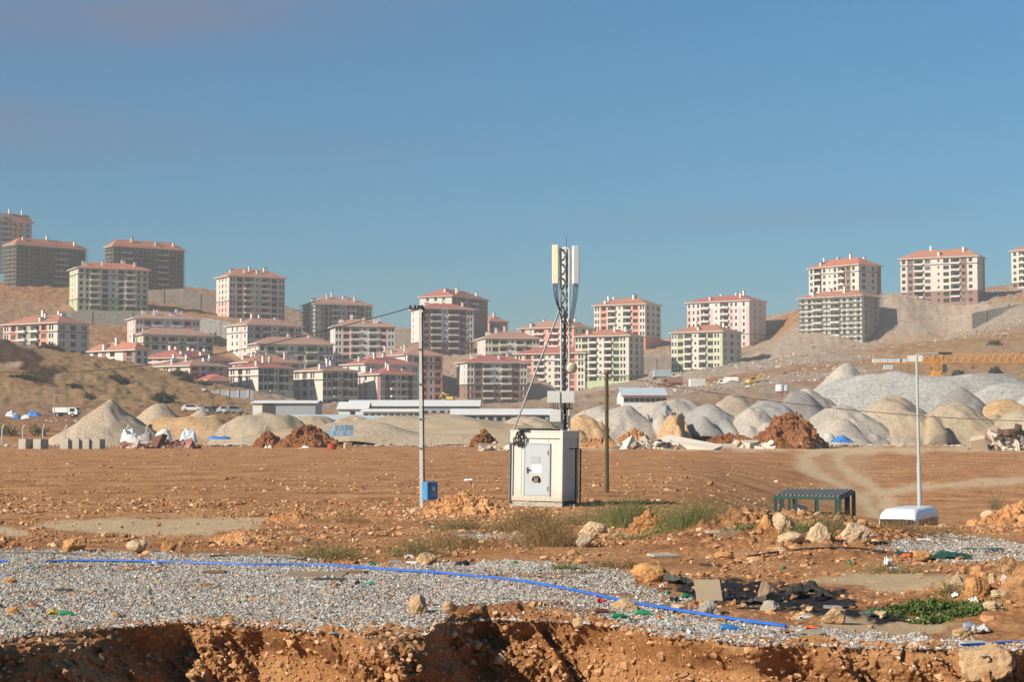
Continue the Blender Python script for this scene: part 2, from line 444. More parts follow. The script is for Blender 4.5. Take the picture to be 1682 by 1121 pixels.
def make_heap_mat(name, col, grain=5.5, patch=None):
    col = tuple(c * 1.02 for c in col)
    m, nt, b = nt_new(name)
    tcn = nt.nodes.new('ShaderNodeTexCoord')
    vo = N(nt, 'ShaderNodeTexVoronoi', Scale=grain)
    nt.links.new(tcn.outputs['Object'], vo.inputs['Vector'])
    sp = nt.nodes.new('ShaderNodeSeparateColor'); nt.links.new(vo.outputs['Color'], sp.inputs[0])
    k = ramp(nt, sp.outputs[0], [(0.0, tuple(c * .78 for c in col)), (0.4, col), (0.85, tuple(min(c * 1.16, .9) for c in col)), (1.0, tuple(c * .62 for c in col))])
    no = N(nt, 'ShaderNodeTexNoise', Scale=0.22, Detail=6.0, Roughness=0.6)
    nt.links.new(tcn.outputs['Object'], no.inputs['Vector'])
    w = ramp(nt, no.outputs[0], [(0.3, (0.90, 0.89, 0.88)), (0.7, (1.08, 1.07, 1.06))])
    k = mixc(nt, 1.0, k, w, 'MULTIPLY')
    if patch:
        n2 = N(nt, 'ShaderNodeTexNoise', Scale=0.12, Detail=4.0, Roughness=0.55)
        nt.links.new(tcn.outputs['Object'], n2.inputs['Vector'])
        k = mixc(nt, ramp(nt, n2.outputs[0], [(0.45, (0, 0, 0)), (0.7, (1, 1, 1))]), k, patch)
    nt.links.new(k, b.inputs['Base Color'])
    b.inputs['Roughness'].default_value = 0.95
    b.inputs['Specular IOR Level'].default_value = 0.1
    n3 = N(nt, 'ShaderNodeTexNoise', Scale=grain * 1.1, Detail=5.0, Roughness=0.7)
    nt.links.new(tcn.outputs['Object'], n3.inputs['Vector'])
    bp = N(nt, 'ShaderNodeBump', Strength=1.0, Distance=0.10)
    nt.links.new(n3.outputs[0], bp.inputs['Height']); nt.links.new(bp.outputs[0], b.inputs['Normal'])
    return m

# ------------------------------------------------------------------ mesh helpers
class MB:
    def __init__(s): s.v = []; s.f = []; s.m = []
    def face(s, pts, mi=0):
        k = len(s.v); s.v.extend([tuple(p) for p in pts]); s.f.append(tuple(range(k, k + len(pts)))); s.m.append(mi)
    def box(s, c, d, mi=0, M=None):
        x, y, z = d[0] / 2, d[1] / 2, d[2] / 2
        k = len(s.v)
        for q in ((-x, -y, -z), (x, -y, -z), (x, y, -z), (-x, y, -z), (-x, -y, z), (x, -y, z), (x, y, z), (-x, y, z)):
            p = Vector(q)
            if M is not None: p = M @ p
            s.v.append((p.x + c[0], p.y + c[1], p.z + c[2]))
        for q in ((0, 3, 2, 1), (4, 5, 6, 7), (0, 1, 5, 4), (1, 2, 6, 5), (2, 3, 7, 6), (3, 0, 4, 7)):
            s.f.append(tuple(k + i for i in q)); s.m.append(mi)
    def bar(s, a, b, w, h=None, mi=0):
        a, b = Vector(a), Vector(b); d = b - a; L = d.length
        if L < 1e-6: return
        q = d.to_track_quat('X', 'Z').to_matrix()
        s.box((a + b) / 2, (L, w, h or w), mi, q)
    def tube(s, pts, r, n=8, mi=0, cap=True):
        pts = [Vector(p) for p in pts]
        k0 = len(s.v)
        rr = r if isinstance(r, (list, tuple)) else [r] * len(pts)
        for i, p in enumerate(pts):
            t = (pts[min(i + 1, len(pts) - 1)] - pts[max(i - 1, 0)]).normalized()
            up = Vector((0, 0, 1)) if abs(t.z) < 0.9 else Vector((1, 0, 0))
            a = t.cross(up).normalized(); b = a.cross(t)
            for j in range(n):
                an = 2 * math.pi * j / n
                q = p + (a * math.cos(an) + b * math.sin(an)) * rr[i]
                s.v.append(tuple(q))
        for i in range(len(pts) - 1):
            for j in range(n):
                s.f.append((k0 + i * n + j, k0 + i * n + (j + 1) % n, k0 + (i + 1) * n + (j + 1) % n, k0 + (i + 1) * n + j)); s.m.append(mi)
        if cap:
            s.f.append(tuple(k0 + j for j in range(n))); s.m.append(mi)
            s.f.append(tuple(k0 + (len(pts) - 1) * n + j for j in reversed(range(n)))); s.m.append(mi)
    def lathe(s, prof, n=12, mi=0, M=None, o=(0, 0, 0)):
        k0 = len(s.v)
        for r, z in prof:
            for j in range(n):
                an = 2 * math.pi * j / n
                p = Vector((r * math.cos(an), r * math.sin(an), z))
                if M is not None: p = M @ p
                s.v.append((p.x + o[0], p.y + o[1], p.z + o[2]))
        for i in range(len(prof) - 1):
            for j in range(n):
                s.f.append((k0 + i * n + j, k0 + i * n + (j + 1) % n, k0 + (i + 1) * n + (j + 1) % n, k0 + (i + 1) * n + j)); s.m.append(mi)
    def mesh(s, name, mats, smooth=False):
        me = bpy.data.meshes.new(name)
        me.from_pydata(s.v, [], s.f)
        for m in mats: me.materials.append(m)
        me.polygons.foreach_set('material_index', s.m)
        if smooth: me.polygons.foreach_set('use_smooth', [True] * len(s.f))
        me.update()
        return me
    def build(s, name, mats, parent=None, smooth=False, bevel=0, loc=None, rot=None):
        if not isinstance(mats, (list, tuple)): mats = [mats]
        o = bpy.data.objects.new(name, s.mesh(name, mats, smooth))
        COL.objects.link(o)
        if parent is not None: o.parent = parent
        if loc is not None: o.location = loc
        if rot is not None: o.rotation_euler = rot
        if bevel:
            bm = bmesh.new(); bm.from_mesh(o.data)
            bmesh.ops.remove_doubles(bm, verts=bm.verts, dist=1e-5)
            bmesh.ops.bevel(bm, geom=[e for e in bm.edges if e.calc_face_angle(0) > 0.5], offset=bevel, segments=2, affect='EDGES', profile=0.6)
            bm.to_mesh(o.data); bm.free()
        return o
def obj(name, me, parent=None, loc=None, rot=None):
    o = bpy.data.objects.new(name, me); COL.objects.link(o)
    if parent is not None: o.parent = parent
    if loc is not None: o.location = loc
    if rot is not None: o.rotation_euler = rot
    return o
def tag(o, label, cat, group=None):
    o['label'] = label; o['category'] = cat
    if group: o['group'] = group
    return o
def empty(name, loc, rz=0.0, label=None, cat=None, group=None):
    o = bpy.data.objects.new(name, None); COL.objects.link(o)
    o.location = loc; o.rotation_euler = (0, 0, rz); o.empty_display_size = 0.2
    if label: tag(o, label, cat, group)
    return o
def np_mesh(name, V, Fc, mats, smooth=True, attrs=None):
    me = bpy.data.meshes.new(name)
    V = np.ascontiguousarray(V, dtype=np.float32); Fc = np.ascontiguousarray(Fc, dtype=np.int32)
    n, k = Fc.shape
    me.vertices.add(len(V)); me.vertices.foreach_set('co', V.ravel())
    me.loops.add(n * k); me.loops.foreach_set('vertex_index', Fc.ravel())
    me.polygons.add(n); me.polygons.foreach_set('loop_start', np.arange(0, n * k, k, dtype=np.int32))
    try: me.polygons.foreach_set('loop_total', np.full(n, k, dtype=np.int32))
    except Exception: pass
    me.polygons.foreach_set('use_smooth', np.full(n, smooth))
    for m in (mats if isinstance(mats, (list, tuple)) else [mats]): me.materials.append(m)
    for an, (ty, data) in (attrs or {}).items():
        a = me.attributes.new(an, ty, 'POINT')
        a.data.foreach_set('color' if ty == 'FLOAT_COLOR' else 'value', np.ascontiguousarray(data, dtype=np.float32).ravel())
    me.update(calc_edges=True)
    me.validate()
    return me
def grid_faces(nr, nc):
    i = np.arange(nr - 1)[:, None] * nc + np.arange(nc - 1)[None]
    return np.stack([i, i + 1, i + nc + 1, i + nc], -1).reshape(-1, 4)

# ------------------------------------------------------------------ the ground sheet
GROUND = make_ground_mat()
def build_ground():
    py = np.concatenate([np.arange(1086, 860, -1.0), np.arange(860, 732.8, -0.7)])
    near = H * F / (py - 700.0)
    rows = np.concatenate([[-60, -20, 0, 7.9, 8.1, 14, 18, 19.5], near[near > 20.3], np.arange(near[-1] + 3, 1020, 2.6), np.geomspace(1025, 2600, 24)])
    rows = np.unique(rows)
    us = np.concatenate([np.linspace(-1.0, -0.42, 10)[:-1], np.linspace(-0.42, 0.42, 800), np.linspace(0.42, 1.0, 10)[1:]])
    Yg, U = np.meshgrid(rows, us, indexing='ij')
    Xg = U * np.maximum(Yg, 26.0)
    Z = height(Xg, Yg)
    px, pyy = proj(Xg, Yg, Z)
    fl = Yg.ravel(); x = Xg.ravel(); z = Z.ravel()
    gr, pa, burn_shade, gs, gy = masks(x, fl, z)
    # relief that is not part of the placing surface
    on = (fl > lip(x) + 0.9) & (fl < 250)
    mic = 0.035 * fbm(x * .9, fl * .9, 0, 3, 3) + 0.022 * fbm(x * 4, fl * 4, 0, 7, 3) * (1 - .7 * np.clip(pa, 0, 1))
    mic = mic * (1 - .9 * np.clip(gr, 0, 1))
    lump = np.zeros_like(x)
    for bx, by, rx, ry, h in BP: lump += np.clip(h * 1.6, 0, .8) * np.exp(-((x - bx) / rx / 1.15) ** 2 - ((fl - by) / ry / 1.15) ** 2)
    cl = np.abs(fbm(x * 3.1, fl * 3.1, 0, 11, 4)) - .35
    mic = mic + np.clip(lump, 0, 1) * (0.28 * cl + 0.10 * fbm(x * 9, fl * 9, 0, 12, 2))
    z2 = z + np.where(on, mic, 0)
    farw = ss(270, 400, fl) * (fl < 1300)
    rough = fbm(x * .035, fl * .035, 0, 13, 3)
    z2 += farw * (0.6 * rough + 0.8 * np.abs(fbm(x * .16, fl * .16, 0, 15, 4)) - .3 + .40 * fbm(x * .5, fl * .3, 0, 18, 3))
    V = np.stack([x, fl, z2], -1)
    one = np.ones_like(x)
    ca = np.stack([gr, pa, burn_shade, one], -1); cb = np.stack([gs, gy, ss(240, 330, fl), one], -1)
    me = np_mesh('ground', V, grid_faces(len(rows), len(us)), GROUND, True, {'cover_a': ('FLOAT_COLOR', ca), 'cover_b': ('FLOAT_COLOR', cb)})
    o = obj('ground', me); o['kind'] = 'structure'
build_ground()

BANK = make_soil_mat('bank_earth', 2.2, 0.09, (1.16, 1.17, 1.15), 9.0)
BANK_CLODS = []
def build_bank():
    xs = np.linspace(-9.5, 9.5, 1150)
    s = np.concatenate([np.linspace(-1.2, 0, 56)[:-1], np.linspace(0, 1.0, 190) ** 1.0 * 2.0])
    S, X = np.meshgrid(s, xs, indexing='ij')
    L = lip(X)
    down = np.clip(S, 0, None)
    y = L - np.minimum(S, 0) * 1.0 - down * 0.42
    z = 0.012 - down * 0.93
    # big spurs and hollows lean to the right as they go down
    q = X - 0.85 * down
    big = fbm(q * 0.62 + 3.1, down * .35, 0, 51, 2)
    mid = np.abs(fbm(q * 1.7, down * .9, 0, 53, 3))
    d = 1.45 * big + 0.50 * (0.55 - mid) + 0.17 * (.45 - np.abs(fbm(q * 3.6, down * 3.6, 0, 55, 3))) * 1.5 + 0.10 * (0.4 - np.abs(fbm(X * 9, down * 9, 3.3, 57, 3))) + .045 * fbm(X * 24, down * 24, 0, 59, 2)
    env = ss(0.0, 0.32, down)
    near0 = ss(-1.2, -0.5, S)
    d = np.clip(d, -.48, 2)
    y = y - env * d * 0.95
    z = z + env * d * 0.25 + near0 * (1 - ss(0.0, .3, down)) * (0.05 * fbm(X * 6, S * 6, 0, 61, 3) + 0.05 * np.clip(fbm(X * 1.4, S * 1.4, 0, 63, 3), 0, 1) * 2.2) - (1 - near0) * .05
    hb = height(X.ravel(), np.maximum(L + 0.85, y + .0).ravel()).reshape(X.shape)
    z = z + np.clip(hb, 0, 1) * (1 - ss(.0, 1.2, down))
    V = np.stack([X, y, z], -1).reshape(-1, 3)
    rg = np.random.default_rng(77)
    ii = rg.choice(len(V), 9000)
    ii = ii[(S.ravel()[ii] > -.35) & (V[ii, 1] > 0)]
    big_ = np.clip(rg.lognormal(math.log(.042), .55, len(ii)), .015, .16)
    BANK_CLODS.extend([V[ii] + np.array([0, -.01, .01]), big_])
    me = np_mesh('trench_bank', V, grid_faces(len(s), len(xs)), BANK, False)
    o = obj('trench_bank', me); o['kind'] = 'structure'
build_bank()

# ------------------------------------------------------------------ scattered stones (one mesh each, nobody could count them)
OCT_V = np.array([(1, 0, 0), (-1, 0, 0), (0, 1, 0), (0, -1, 0), (0, 0, 1), (0, 0, -1)], float)
OCT_F = np.array([(0, 2, 4), (2, 1, 4), (1, 3, 4), (3, 0, 4), (2, 0, 5), (1, 2, 5), (3, 1, 5), (0, 3, 5)])
_t = (1 + 5 ** .5) / 2
ICO_V = np.array([(-1, _t, 0), (1, _t, 0), (-1, -_t, 0), (1, -_t, 0), (0, -1, _t), (0, 1, _t), (0, -1, -_t), (0, 1, -_t), (_t, 0, -1), (_t, 0, 1), (-_t, 0, -1), (-_t, 0, 1)]) / 1.9
ICO_F = np.array([(0, 11, 5), (0, 5, 1), (0, 1, 7), (0, 7, 10), (0, 10, 11), (1, 5, 9), (5, 11, 4), (11, 10, 2), (10, 7, 6), (7, 1, 8), (3, 9, 4), (3, 4, 2), (3, 2, 6), (3, 6, 8), (3, 8, 9), (4, 9, 5), (2, 4, 11), (6, 2, 10), (8, 6, 7), (9, 8, 1)])
def scatter(name, P, size, material, seed, ico=False, flat=0.7, jit=0.35):
    rg = np.random.default_rng(seed)
    B, Fc = (ICO_V, ICO_F) if ico else (OCT_V, OCT_F)
    n, nv = len(P), len(B)
    V = B[None] * (1 + rg.uniform(-jit, jit, (n, nv, 1)))
    V = V + rg.uniform(-.22, .22, (n, nv, 3))
    sc = np.stack([rg.uniform(.7, 1.35, n), rg.uniform(.7, 1.35, n), rg.uniform(.5, 1.0, n) * flat * 1.2], -1) * size[:, None] * .5
    V = V * sc[:, None]
    tl = rg.uniform(-.5, .5, n); c, s_ = np.cos(tl)[:, None], np.sin(tl)[:, None]
    V = np.stack([V[..., 0] * c - V[..., 2] * s_, V[..., 1], V[..., 0] * s_ + V[..., 2] * c], -1)
    a = rg.uniform(0, 6.28, n); c, s_ = np.cos(a)[:, None], np.sin(a)[:, None]
    V = np.stack([V[..., 0] * c - V[..., 1] * s_, V[..., 0] * s_ + V[..., 1] * c, V[..., 2]], -1) + P[:, None]
    Fa = (Fc[None] + (np.arange(n) * nv)[:, None, None]).reshape(-1, 3)
    rnd = np.repeat(rg.uniform(0, 1, n), nv)
    me = np_mesh(name, V.reshape(-1, 3), Fa, material, False, {'rnd': ('FLOAT', rnd)})
    o = obj(name, me); o['kind'] = 'stuff'
    return o
STONE = make_rnd_mat('crushed_stone', [(0.0, (0.12, 0.11, 0.10)), (0.35, (0.30, 0.28, 0.26)), (0.65, (0.45, 0.425, 0.395)), (0.84, (0.56, 0.54, 0.515)), (0.87, (0.42, 0.25, 0.13)), (1.0, (0.46, 0.33, 0.21))], spec=0.0)
CLOD = make_rnd_mat('soil_clods', [(0.0, (0.27, 0.13, 0.064)), (0.6, (0.45, 0.235, 0.118)), (0.88, (0.55, 0.335, 0.185)), (1.0, (0.62, 0.46, 0.30))])
def build_scatter():
    rg = np.random.default_rng(5)
    n = 520000
    x = rg.uniform(-13, 12, n); y = rg.uniform(21.5, 45, n)
    z = top_height(x, y)
    px, py = proj(x, y, z)
    ok = (px > -80) & (px < 1760) & (y > lip(x) + .02)
    x, y, z, px, py = [a[ok] for a in (x, y, z, px, py)]
    g = np.maximum.reduce([area(px, py, GRAVEL, 22, 26, 1), area(px, py, GRAVEL_B, 16, 16, 2), area(px, py, GRAVEL_C, 12, 12, 3)])
    mixn = fbm(x * .55, y * .55, 0, 141, 4)
    thin = np.clip(.95 - 1.1 * np.clip(mixn - .15, 0, 1) - .5 * ss(820, 960, px) * (py < 1010), .12, 1)
    k = rg.uniform(0, 1, len(x)) < np.where(g > .5, 1.0, g * .5) * thin
    P = np.stack([x, y, z + .012], -1)[k]
    scatter('gravel', P, np.clip(rg.lognormal(math.log(.037), .38, len(P)), 0, .12), STONE, 6, flat=.8)
    # stones over the lip and down the bank
    n = 2600
    x = rg.uniform(-9, 9, n); L = lip(x); y = L + rg.uniform(-.12, .5, n)
    scatter('gravel', np.stack([x, y, np.full(n, .05)], -1), np.clip(rg.lognormal(math.log(.05), .35, n), 0, .1), STONE, 7)
    # clods and earth lumps in the middle ground
    n = 60000
    x = rg.uniform(-17, 19, n); y = rg.uniform(23, 66, n)
    z = top_height(x, y); px, py = proj(x, y, z)
    g = np.maximum(area(px, py, GRAVEL, 22, 26, 1), area(px, py, GRAVEL_B, 16, 16, 2))
    pal = np.maximum.reduce([area(px, py, q, 14, 16, 5 + i) for i, q in enumerate(PALE[:4])])
    cl = fbm(x * .7, y * .7, 0, 71, 3)
    lump = np.zeros_like(x)
    for bx, by, rx, ry, h in BP + STREWN: lump += h * np.exp(-((x - bx) / rx / 1.2) ** 2 - ((y - by) / ry / 1.2) ** 2)
    pr = np.clip(.30 + .5 * cl + 1.3 * lump, 0.02, 1) * (1 - .90 * g) * (1 - .9 * pal) * (1 - .8 * area(px, py, BURN, 18, 30, 31, 0.06)) * (z > -.3) * (y > lip(x) + .1) * (py > 800)
    k = rg.uniform(0, 1, n) < pr
    P = np.stack([x, y, z + .02], -1)[k]
    scatter('soil_clods', P, np.clip(rg.lognormal(math.log(.062), .5, len(P)), 0, .24) * (1 + 1.1 * np.clip(lump[k], 0, 1)), CLOD, 8, True)
    # the levelled field
    n = 16000
    y = np.exp(rg.uniform(math.log(56), math.log(235), n)); x = y * rg.uniform(-.32, .32, n)
    z = height(x, y); px, py = proj(x, y, z)
    cl = vnoise(x * .02, y * .30, 0, 73) + .5 * vnoise(x * .1, y * .1, 0, 74)
    k = (rg.uniform(-.6, 1.0, n) < cl) & (z > -2.7)
    P = np.stack([x, y, z + .02], -1)[k]
    scatter('soil_clods', P, np.clip(rg.lognormal(math.log(.095), .5, len(P)), 0, .35), CLOD, 9, True)
    # stones and lumps caught on the bank face
    n = 2600
    x = rg.uniform(-9, 9, n); L = lip(x)
    scatter('soil_clods', np.stack([x, L + rg.uniform(-.05, .6, n), np.full(n, .03)], -1), np.clip(rg.lognormal(math.log(.045), .5, n), 0, .13), CLOD, 10, True)
    scatter('soil_clods', BANK_CLODS[0], BANK_CLODS[1], make_rnd_mat('bank_clods', [(0, (.34, .185, .10)), (.8, (.53, .31, .165)), (.95, (.58, .38, .23)), (1, (.58, .47, .35))]), 14, True, flat=.9)
    # rubble on the dusty slopes
    n = 9000
    u = rg.uniform(1060, 1800, n); y = rg.uniform(520, 900, n); x = (u - CX) / F * y
    z = height(x, y); px, py = proj(x, y, z)
    k = rg.uniform(-.2, .9, n) < fbm(x * .03, y * .03, 0, 77, 3) + .35 * ((py < 515) | ((px < 1480) & (py > 565) & (py < 650)))
    P = np.stack([x, y, z + .2], -1)[k]
    scatter('rubble', P, np.clip(rg.lognormal(math.log(.55), .5, len(P)), 0, 1.6), make_rnd_mat('slope_rubble', [(0, (.28, .22, .175)), (.6, (.46, .37, .295)), (1, (.60, .52, .44))]), 12, True)
build_scatter()
def build_scrub():
    rg = np.random.default_rng(9)
    n = 9000
    u = rg.uniform(-60, 1760, n); y = rg.uniform(390, 760, n); x = (u - CX) / F * y
    z = height(x, y); px, py = proj(x, y, z)
    k = rg.uniform(0, 1, n) < np.where(px < 480, .45, np.where(px > 1380, .12, .03)) * (fbm(x * .02, y * .02, 0, 131, 3) > -.1)
    P = np.stack([x, y, z + .25], -1)[k]
    scatter('dry_scrub', P, np.clip(rg.lognormal(math.log(.8), .45, len(P)), 0, 2.2), make_rnd_mat('scrub', [(0, (.10, .065, .028)), (.5, (.24, .155, .062)), (1, (.40, .265, .11))]), 15, True, flat=.6)
build_scrub()

# ------------------------------------------------------------------ apartment blocks on the hills
PAL = {
 'cream': mat('paint_cream', (.60, .55, .485), .85, .06, .4), 'white': mat('paint_white', (.60, .57, .545), .85, .05, .4), 'grey': mat('paint_grey', (.46, .45, .44), .85, .08, .4),
 'green': mat('paint_green', (.43, .48, .30), .85, .06, .4), 'pink': mat('paint_pink', (.64, .42, .40), .85, .06, .4), 'coral': mat('paint_coral', (.66, .29, .21), .85, .06, .4),
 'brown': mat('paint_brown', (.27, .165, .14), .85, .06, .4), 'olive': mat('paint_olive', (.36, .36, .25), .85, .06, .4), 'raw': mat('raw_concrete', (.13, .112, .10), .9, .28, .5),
 'rawpale': mat('render_coat', (.50, .50, .46), .9, .12, .5), 'dark': mat('dark_band', (.07, .07, .075), .8, .1, .4), 'fascia': mat('fascia', (.62, .58, .54), .8, .05, .4),  # includes the paler coat of the scaffolded block on the right hill
}
def tile(name, col): return mat(name, col, .85, .16, .8, bump=.06, bscale=3.0)
TILE = {'red': tile('roof_tile_red', (.40, .13, .105)), 'terra': tile('roof_tile_terracotta', (.43, .18, .115)), 'tan': tile('roof_tile_tan', (.40, .22, .165)), 'rust': tile('roof_tile_rust', (.46, .165, .10))}
CHIM = [mat('chimney_render', (.72, .70, .66), .85, .06, .6), mat('chimney_cap', (.10, .095, .09), .8, .1, 1)]
GLASS = mat('window_glass', (.022, .024, .028), .35, .3, .3, spec=.25)
GLASS_B = mat('window_blind', (.11, .105, .10), .5, .2, .5)
OPENING = mat('opening_shade', (.045, .038, .034), .9, .3, .5)  # dark pane colour stands for the shade inside unglazed windows
WRNG = random.Random(11)
FRAME = mat('window_frame', (.20, .19, .185), .6, .05, 1)
BALC = [mat('balcony_parapet', (.66, .63, .58), .85, .06, .5), mat('balcony_rail', (.40, .38, .37), .6, .05, 1)]
WINC = {}
def win_mesh(t, w, h, bare=False):
    vr = WRNG.random()
    vr = 2 if bare else (1 if vr < .22 else 0)
    k = (t, round(w, 1), round(h, 1), bare, vr)
    if k in WINC: return WINC[k]
    m = MB(); f = .07
    def pane(x0, x1):
        m.face([(x0, 0, -h / 2), (x1, 0, -h / 2), (x1, 0, h / 2), (x0, 0, h / 2)], 0)
        if not bare:
            m.box(((x0 + x1) / 2, -.02, h / 2 - f / 2), (x1 - x0, .06, f), 1); m.box(((x0 + x1) / 2, -.02, -h / 2 + f / 2), (x1 - x0, .06, f), 1)
            m.box((x0 + f / 2, -.02, 0), (f, .06, h - 2 * f), 1); m.box((x1 - f / 2, -.02, 0), (f, .06, h - 2 * f), 1)
            if x1 - x0 > 1.1: m.box(((x0 + x1) / 2 + .1, -.02, 0), (f, .05, h - 2 * f), 1)
    if t == 'n':
        g = .28
        pane(-w / 2, -g); pane(g, w / 2)
        m.box((0, -.07, 0), (2 * g - .01, .26, h), 2)
    else: pane(-w / 2, w / 2)
    me = m.mesh('window', [(GLASS, GLASS_B, OPENING)[vr], FRAME, PAL['cream']])
    WINC[k] = me
    return me
BALCC = {}
def balc_mesh(w):
    k = round(w, 1)
    if k in BALCC: return BALCC[k]
    m = MB(); d = 1.1
    m.box((0, -d / 2, .06), (w, d, .16), 0)
    m.box((0, -d + .06, .42), (w, .12, .54), 0)
    for s in (-1, 1): m.box((s * (w / 2 - .06), -d / 2 + .06, .42), (.12, d - .14, .54), 0)
    m.box((0, -d + .06, .92), (w, .06, .06), 1)
    me = m.mesh('balcony', BALC)
    BALCC[k] = me
    return me
WT = {'v': 1.9, 'n': 2.7, 'w': 2.7, 'W': 3.3, 'B': 4.0, 's': 2.8, 'p': 1.3}
def facade(mb, root, O, e, n, L, z0, nf, fh, spec, rule, ang, zskip, bare=False):
    strips = spec.split()
    k = L / sum(WT[t[0]] for t in strips)
    u = 0.0
    O, e, n = Vector(O), Vector(e), Vector(n)
    for t in strips:
        ty, ci = t[0], int(t[1])
        w = WT[ty] * k
        for fl in range(nf):
            za = z0 + fl * fh; zb = za + fh
            mi = rule(fl, ci)
            def P(uu, zz, d=0.0):
                q = O + e * uu - n * d; return (q.x, q.y, zz)
            if ty == 'p' or zb < zskip or (fl == 0 and ty in 's' and False):
                mb.face([P(u, za), P(u + w, za), P(u + w, zb), P(u, zb)], mi); continue
            ow, oh, sill, dep = {'v': (1.05, 1.75, .75, .28), 'n': (2.3, 1.8, .7, .28), 'w': (1.65, 1.7, .78, .28), 'W': (2.6, 1.85, .65, .28), 'B': (w - .4, 2.6, .17, 1.5), 's': (.95, 1.1, 1.2, .28)}[ty]
            ow = min(ow, w - .35)
            if fl == 0 and ty == 'B': oh, sill, dep, = 1.55, .9, .22
            ul = u + (w - ow) / 2; ur = ul + ow; zl = za + sill; zu = min(zl + oh, zb - .12)
            mb.face([P(u, za), P(ul, za), P(ul, zb), P(u, zb)], mi)
            mb.face([P(ur, za), P(u + w, za), P(u + w, zb), P(ur, zb)], mi)
            mb.face([P(ul, za), P(ur, za), P(ur, zl), P(ul, zl)], mi)
            mb.face([P(ul, zu), P(ur, zu), P(ur, zb), P(ul, zb)], mi)
            mb.face([P(ul, zl), P(ur, zl), P(ur, zl, dep), P(ul, zl, dep)], mi)
            mb.face([P(ul, zu, dep), P(ur, zu, dep), P(ur, zu), P(ul, zu)], mi)
            mb.face([P(ul, zl, dep), P(ul, zu, dep), P(ul, zu), P(ul, zl)], mi)
            mb.face([P(ur, zl), P(ur, zu), P(ur, zu, dep), P(ur, zl, dep)], mi)
            c = O + e * ((ul + ur) / 2) - n * dep
            hh = zu - zl
            if ty == 'B' and fl > 0:
                mb.face([P(ul, zl, dep), P(ur, zl, dep), P(ur, zu, dep), P(ul, zu, dep)], mi)
                ww = min(ow * .72, 2.6)
                obj('window', win_mesh('w', ww, 2.1, bare), root, (c.x + n.x * .03, c.y + n.y * .03, zl + 1.1), (0, 0, ang))
                obj('balcony', balc_mesh(w - .3), root, ((O + e * (u + w / 2)).x, (O + e * (u + w / 2)).y, za), (0, 0, ang))
            else:
                obj('window', win_mesh(ty if ty == 'n' else 'w', ow, hh, bare), root, (c.x, c.y, (zl + zu) / 2), (0, 0, ang))
        u += w

def scaffold(root_loc, faces, z0, z1, label):
    r = empty('scaffolding', root_loc, 0, label, 'scaffolding', 'scaffolding on unfinished blocks')
    fr, dk = MB(), MB()
    for O, e, n, L in faces:
        O, e, n = Vector(O), Vector(e), Vector(n)
        for off in (.35, 1.35):
            for i in range(int(L / 2.3) + 2):
                q = O + e * min(i * 2.3 - .4, L + .5) + n * off
                fr.bar((q.x, q.y, z0), (q.x, q.y, z1 + .6), .10)
            z = z0 + 1.0
            while z < z1 + .5:
                a = O - e * .6 + n * off; b = O + e * (L + .7) + n * off
                fr.bar((a.x, a.y, z + 1.0), (b.x, b.y, z + 1.0), .08)
                z += 2.0
        z = z0 + 1.9
        while z < z1:
            a = O - e * .5 + n * .85; b = O + e * (L + .6) + n * .85
            q = (b - a).to_track_quat('X', 'Z').to_matrix()
            mid = (a + b) / 2
            dk.box((mid.x, mid.y, z), ((b - a).length, .75, .09), 0, q)
            z += 2.0
    fr.build('frame', mat('scaffold_tube', (.30, .30, .28), .6, .1, 1), r)
    dk.build('deck', mat('scaffold_plank', (.34, .33, .29), .9, .2, 1), r)

